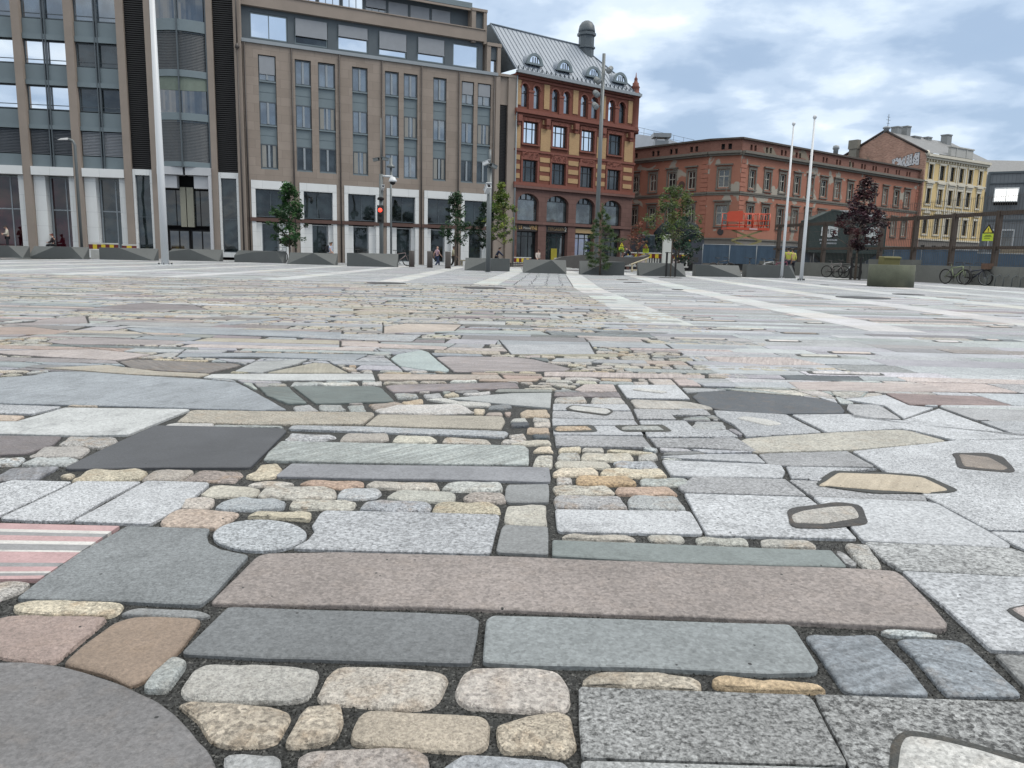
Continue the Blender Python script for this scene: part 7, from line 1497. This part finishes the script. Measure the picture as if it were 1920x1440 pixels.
bicycle((-9.4, 47.9), R(-6), (40,40,42), 'dark bicycle mostly hidden behind the block under the traffic light', .02)
rk = MB()
for k in range(9): rk.tube([(k*.42,0,0),(k*.42,0,.38),(k*.42+.1,.1,.5),(k*.42+.2,.2,.38),(k*.42+.2,.2,0)], .02, 6)
o = rk.build('cycle_rack', mat('galvanised',(110,116,118),.4,metal=.5,var=.1), loc=(20.6, 33.9, 0)); o.rotation_euler = (0, 0, R(-76)); tag(o, 'low row of galvanised cycle rack hoops along the concrete wall', 'cycle rack')
# ------------------------------------------------------------------ people
SKIN = mat('skin', (196,152,128), .55, var=.06, vs=12); SKIN2 = mat('skin_pale', (214,174,156), .55, var=.06, vs=12); SKIN3 = mat('skin_brown', (150,110,88), .55, var=.06, vs=12)
def skinned(name, verts, edges, mt, parent, sub=2, root=0):
    me = bpy.data.meshes.new(name); me.from_pydata([v[0] for v in verts], edges, []); me.materials.append(mt)
    o = bpy.data.objects.new(name, me); COLL.objects.link(o); o.parent = parent
    md = o.modifiers.new('skin', 'SKIN'); md.use_smooth_shade = True
    for i, v in enumerate(verts):
        r_ = v[1]; sv = me.skin_vertices[0].data[i]; sv.radius = r_ if isinstance(r_, tuple) else (r_, r_); sv.use_root = (i == root)
    sb = o.modifiers.new('sub', 'SUBSURF'); sb.levels = sb.render_levels = sub
    dg = bpy.context.evaluated_depsgraph_get(); m2 = bpy.data.meshes.new_from_object(o.evaluated_get(dg)); o.modifiers.clear(); o.data = m2; bpy.data.meshes.remove(me)
    for p in m2.polygons: p.use_smooth = True
    return o
def person(loc, rz, h, lab, J, top, legs, hair, skin=None, sleeves=1, short=False, shoes=(40,38,38), bald=False, hat=None, cap_len=.1):
    """J: joints in metres for a 1.75 m figure facing -y (x to its left); top/legs/hair are colours"""
    s = h/1.75; sk = skin or SKIN; t = thing('person', loc, rz, lab, 'person'); V = lambda k: tuple(c*s for c in J[k])
    P = lambda a, b, f: tuple(V(a)[i]+(V(b)[i]-V(a)[i])*f for i in range(3))
    vs_, es_ = [], []
    def add(p, r_, par=None):
        vs_.append((p, tuple(q*s for q in r_) if isinstance(r_, tuple) else r_*s))
        if par is not None: es_.append((par, len(vs_)-1))
        return len(vs_)-1
    pe = add(V('pelvis'), (.13,.10)); wa_ = add(P('pelvis','chest',.45), (.125,.09), pe); chs = add(V('chest'), (.155,.105), wa_); nk = add(V('neck'), .055, chs)
    hd = V('head'); hb = add(P('neck','head',.55), (.06,.07), nk); hc = add(hd, (.076,.092), hb); ht = add((hd[0]+(hd[0]-V('neck')[0])*.35, hd[1]+(hd[1]-V('neck')[1])*.35, hd[2]+.075*s), (.06,.075), hc)
    for q in ('L','R'):
        sh = add(V('sh'+q), .058, chs); el = add(V('el'+q), .042, sh); wr = add(V('wr'+q), .028, el); d_ = Vector(V('wr'+q))-Vector(V('el'+q)); d_.normalize()
        pm = add(tuple(Vector(V('wr'+q))+d_*.075*s), (.036,.018), wr); side = d_.cross(Vector((0,1,0.2))).normalized(); sg = 1 if q == 'L' else -1
        for k, l_ in enumerate((.062,.075,.07,.055)):
            b_ = Vector(V('wr'+q))+d_*.085*s+side*(.024-.016*k)*s*sg; m_ = add(tuple(b_+d_*l_*.55*s), .009, pm); add(tuple(b_+d_*l_*s+Vector((0,-.012*s,0))), .007, m_)
        th = add(tuple(Vector(V('wr'+q))+d_*.055*s+side*.045*s*sg), .011, wr); add(tuple(Vector(V('wr'+q))+d_*.09*s+side*.06*s*sg+Vector((0,-.012*s,0))), .008, th)
        hp = add(V('hip'+q), .085, pe); kn = add(V('kn'+q), .058, hp); an = add(V('an'+q), .038, kn)
        f_ = Vector(V('toe'+q)); add(tuple(f_), (.04,.028), an)
    skinned('body', vs_, es_, sk, t)
    # garments: thicker shells over the same joints
    def shell(name, col, chain, sub=2):
        v_, e_ = [], []
        ids = {}
        for a, p, r_ in chain:
            v_.append((p, tuple(q*s for q in r_) if isinstance(r_, tuple) else r_*s)); ids[len(v_)-1] = a
            if a is not None: e_.append((a, len(v_)-1))
        return skinned(name, v_, e_, mat('cloth_%d_%d_%d' % col, col, .85, var=.12, vs=9, bump=.3, bs=30), t, sub)
    c = [(None, P('pelvis','chest',.02), (.15,.118)), (0, P('pelvis','chest',.45), (.142,.108)), (1, V('chest'), (.172,.122)), (2, P('chest','neck',.8), .07)]
    for q in ('L','R'):
        i = len(c); c.append((2, V('sh'+q), .072)); c.append((i, P('sh'+q,'el'+q,.5) if sleeves < 1 else V('el'+q), .06))
        if sleeves >= 1: c.append((i+1, P('el'+q,'wr'+q,.95), .042))
    shell('top', top, c)
    c = [(None, V('pelvis'), (.148,.115))]
    for q in ('L','R'):
        i = len(c); c.append((0, V('hip'+q), .1)); c.append((i, P('hip'+q,'kn'+q,.8) if short else V('kn'+q), .078))
        if not short: c.append((i+1, P('kn'+q,'an'+q,.93), .056))
    shell('trousers', legs, c)
    sm_ = mat('shoe_%d_%d_%d' % shoes, shoes, .6, var=.05)
    for q in ('L','R'): skinned('shoe', [(V('an'+q), .045*s), (P('an'+q,'toe'+q,.55), (.05*s,.04*s)), (V('toe'+q), (.045*s,.032*s))], [(0,1),(1,2)], sm_, t, 1)
    up = (Vector(hd)-Vector(V('neck'))).normalized(); fw = Vector(J['face']).normalized(); rt = fw.cross(up).normalized(); hv = Vector(hd)
    e_ = MB()
    for q in (-1, 1):
        p_ = hv+fw*.084*s+rt*.032*s*q+up*.02*s; e_.lathe([(.0,-.008*s),(.010*s,0),(.0,.008*s)], 8, (0,0)); n_ = len(e_.v)//2 if q == 1 else len(e_.v)
        k0 = 0 if q == -1 else len(e_.v)-24
        for i in range(k0, len(e_.v)): x, y, z = e_.v[i]; e_.v[i] = (p_.x+x, p_.y+y, p_.z+z)
    e_.build('eyes', INK, t)
    nz = MB().hull([tuple(hv+fw*.086*s+up*.02*s), tuple(hv+fw*.115*s-up*.018*s), tuple(hv+fw*.084*s-up*.024*s+rt*.016*s), tuple(hv+fw*.084*s-up*.024*s-rt*.016*s)]); nz.build('nose', sk, t)
    MB().tube([hv+fw*.086*s-up*.052*s-rt*.022*s, hv+fw*.092*s-up*.05*s, hv+fw*.086*s-up*.052*s+rt*.022*s], .006*s, 5).build('mouth', mat('lips',(150,96,88),.5,var=0), t)
    for q in (-1, 1): skinned('ear', [(tuple(hv+rt*.076*s*q-up*.01*s), .012*s), (tuple(hv+rt*.086*s*q+up*.025*s-fw*.01*s), .016*s)], [(0,1)], sk, t, 1)
    if not bald:
        hm = mat('hair_%d_%d_%d' % hair, hair, .6, var=.2, vs=20); v_ = [(tuple(hv+up*.05*s+fw*.05*s), (.06*s,.04*s)), (tuple(hv+up*.075*s-fw*.0*s), (.082*s,.075*s)), (tuple(hv+up*.03*s-fw*.05*s), (.08*s,.06*s)), (tuple(hv-up*cap_len*s-fw*.06*s), (.05*s,.04*s))]
        skinned('hair', v_, [(0,1),(1,2),(2,3)], hm, t, 2, 1)
    if hat: skinned('cap', [(tuple(hv+up*.07*s+fw*.02*s), (.088*s,.1*s)), (tuple(hv+up*.11*s), (.06*s,.07*s))], [(0,1)], mat('cap_%d_%d_%d' % hat, hat, .7), t, 2)
    return t
STAND = dict(pelvis=(0,0,.95), chest=(0,.01,1.28), neck=(0,.0,1.47), head=(0,-.015,1.62), shL=(.17,.01,1.40), shR=(-.17,.01,1.40), elL=(.22,.04,1.12), elR=(-.22,.04,1.12), wrL=(.22,-.06,.90), wrR=(-.22,-.06,.90),
  hipL=(.09,0,.90), hipR=(-.09,0,.90), knL=(.10,-.02,.50), knR=(-.10,-.02,.50), anL=(.10,.02,.08), anR=(-.10,.02,.08), toeL=(.11,-.14,.035), toeR=(-.11,-.14,.035), face=(0,-1,0))
def pose(**k): d = dict(STAND); d.update(k); return d
WALK = pose(knL=(.09,-.2,.53), anL=(.09,-.22,.10), toeL=(.09,-.38,.08), knR=(-.09,.03,.50), anR=(-.09,.30,.16), toeR=(-.09,.2,.05), elL=(.22,.18,1.15), wrL=(.22,.16,.92), elR=(-.22,-.08,1.14), wrR=(-.2,-.26,.98))
FOLD = pose(elL=(.25,-.06,1.13), wrL=(-.02,-.22,1.16), elR=(-.25,-.06,1.13), wrR=(.02,-.24,1.12), head=(.0,-.06,1.60), face=(0,-.9,-.35))
SIT = pose(pelvis=(0,0,.50), chest=(0,-.02,.84), neck=(0,-.06,1.03), head=(0,-.11,1.17), shL=(.17,-.02,.96), shR=(-.17,-.02,.96), elL=(.22,-.12,.70), elR=(-.22,-.12,.70), wrL=(.12,-.34,.66), wrR=(-.12,-.34,.66), hipL=(.09,-.03,.47), hipR=(-.09,-.03,.47), knL=(.12,-.44,.48), knR=(-.12,-.44,.48), anL=(.12,-.42,.08), anR=(-.12,-.42,.08), toeL=(.12,-.58,.035), toeR=(-.12,-.58,.035), face=(0,-.8,-.5))
BEND = dict(SIT); BEND.update(chest=(0,-.2,.78), neck=(0,-.33,.93), head=(0,-.42,1.03), shL=(.17,-.26,.88), shR=(-.17,-.26,.88), elL=(.2,-.38,.6), elR=(-.2,-.38,.6), wrL=(.1,-.55,.5), wrR=(-.1,-.55,.5))
RIDE = dict(SIT); RIDE.update(pelvis=(0,.3,1.0), chest=(0,.12,1.32), neck=(0,.04,1.5), head=(0,0,1.64), shL=(.17,.1,1.43), shR=(-.17,.1,1.43), elL=(.22,-.12,1.2), elR=(-.22,-.12,1.2), wrL=(.24,-.3,1.06), wrR=(-.24,-.3,1.06), hipL=(.09,.26,.95), hipR=(-.09,.26,.95), knL=(.12,-.1,.72), knR=(-.12,.02,.6), anL=(.11,.05,.42), anR=(-.11,.1,.2), toeL=(.11,-.1,.4), toeR=(-.11,-.05,.17), face=(0,-1,0))
person((-35.3, 54.25, .32), R(-50+0), 1.76, 'person in a beige sweater with folded arms standing by the far left shop window', FOLD, (204,196,182), (28,30,38), (48,38,32), SKIN2)
o = MB().lathe([(.2,0),(.2,.02),(.03,.04),(.03,.44),(.17,.46),(.17,.5)], 14).build('stool', DRKP, loc=(-32.5, 54.95, .32)); tag(o, 'low dark stool under the red haired person in the window bay', 'stool')
person((-32.5, 54.95, .32), R(-80), 1.72, 'red haired person in dark clothes sitting low in a shop window bay', SIT, (52,44,48), (30,30,36), (120,58,40), SKIN2)
person((-12.76, 54.0, -.3), R(80), 1.76, 'person in a pale blue shirt with a black rucksack walking right', WALK, (176,188,210), (46,48,54), (40,34,30), SKIN, 0, False)
o = MB().hull([(-.15,0,0),(.15,0,0),(-.17,.18,.06),(.17,.18,.06),(-.15,.2,.36),(.15,.2,.36),(-.13,.02,.46),(.13,.02,.46),(-.12,.12,.47),(.12,.12,.47)]).build('rucksack', mat('black_cloth',(34,34,40),.8,var=.15), loc=(-12.9, 54.02, .73), bevel=.03); o.rotation_euler = (0, 0, R(80)); tag(o, 'black rucksack on the back of the walker in pale blue', 'rucksack')
person((-5.78, 58.0, -.3), R(125), 1.68, 'bald person in a pink patterned shirt and blue jeans carrying a white bag', WALK, (200,168,184), (58,72,104), (120,100,90), SKIN2, 0, False, bald=True)
o = MB().hull([(-.12,-.04,0),(.12,-.04,0),(-.12,.04,0),(.12,.04,0),(-.15,0,.25),(.15,0,.25),(0,0,.42)]).build('carrier_bag', mat('white_plastic',(224,228,232),.5,var=.06), loc=(-6.12, 57.85, .08)); tag(o, 'white plastic carrier bag held by the bald walker', 'bag')
person((-4.45, 56.6, -.3), R(80), 1.72, 'person in a beige top and dark trousers walking right past the bollards', WALK, (188,180,152), (44,46,42), (36,30,28), SKIN3, 1)
b6 = bicycle((-1.15, 59.0), R(5), (44,44,48), 'dark bicycle ridden by the person in a navy jacket', 0, zoff=-.3)
person((-1.15, 59.0, -.3), R(95), 1.72, 'person in a navy jacket riding a bicycle past the shops', RIDE, (44,56,82), (34,36,44), (40,34,32), SKIN)
person((1.85, 62.5, -.3), R(20), 1.64, 'person in black with pale sleeves walking in front of the clothes shop', WALK, (206,196,188), (30,30,34), (30,26,26), SKIN2, 1)
person((7.1, 47.5, .44), R(-95), 1.7, 'person in a dark jacket and pale jeans bent forward on the wave bench', BEND, (40,42,52), (140,152,160), (40,36,34), SKIN, 1, False, hat=(36,38,44))
pv = person((15.6, 44.6, 0), R(170), 1.66, 'worker in a yellow vest standing among the parked bicycles', STAND, (188,190,84), (32,36,54), (40,36,34), SKIN, 0, False, hat=(34,36,40))
person((16.15, 45.4, 0), R(200), 1.62, 'second worker in a yellow vest partly behind the flagpole', STAND, (190,188,96), (36,38,50), (40,36,34), SKIN, 1, False, hat=(40,42,44))
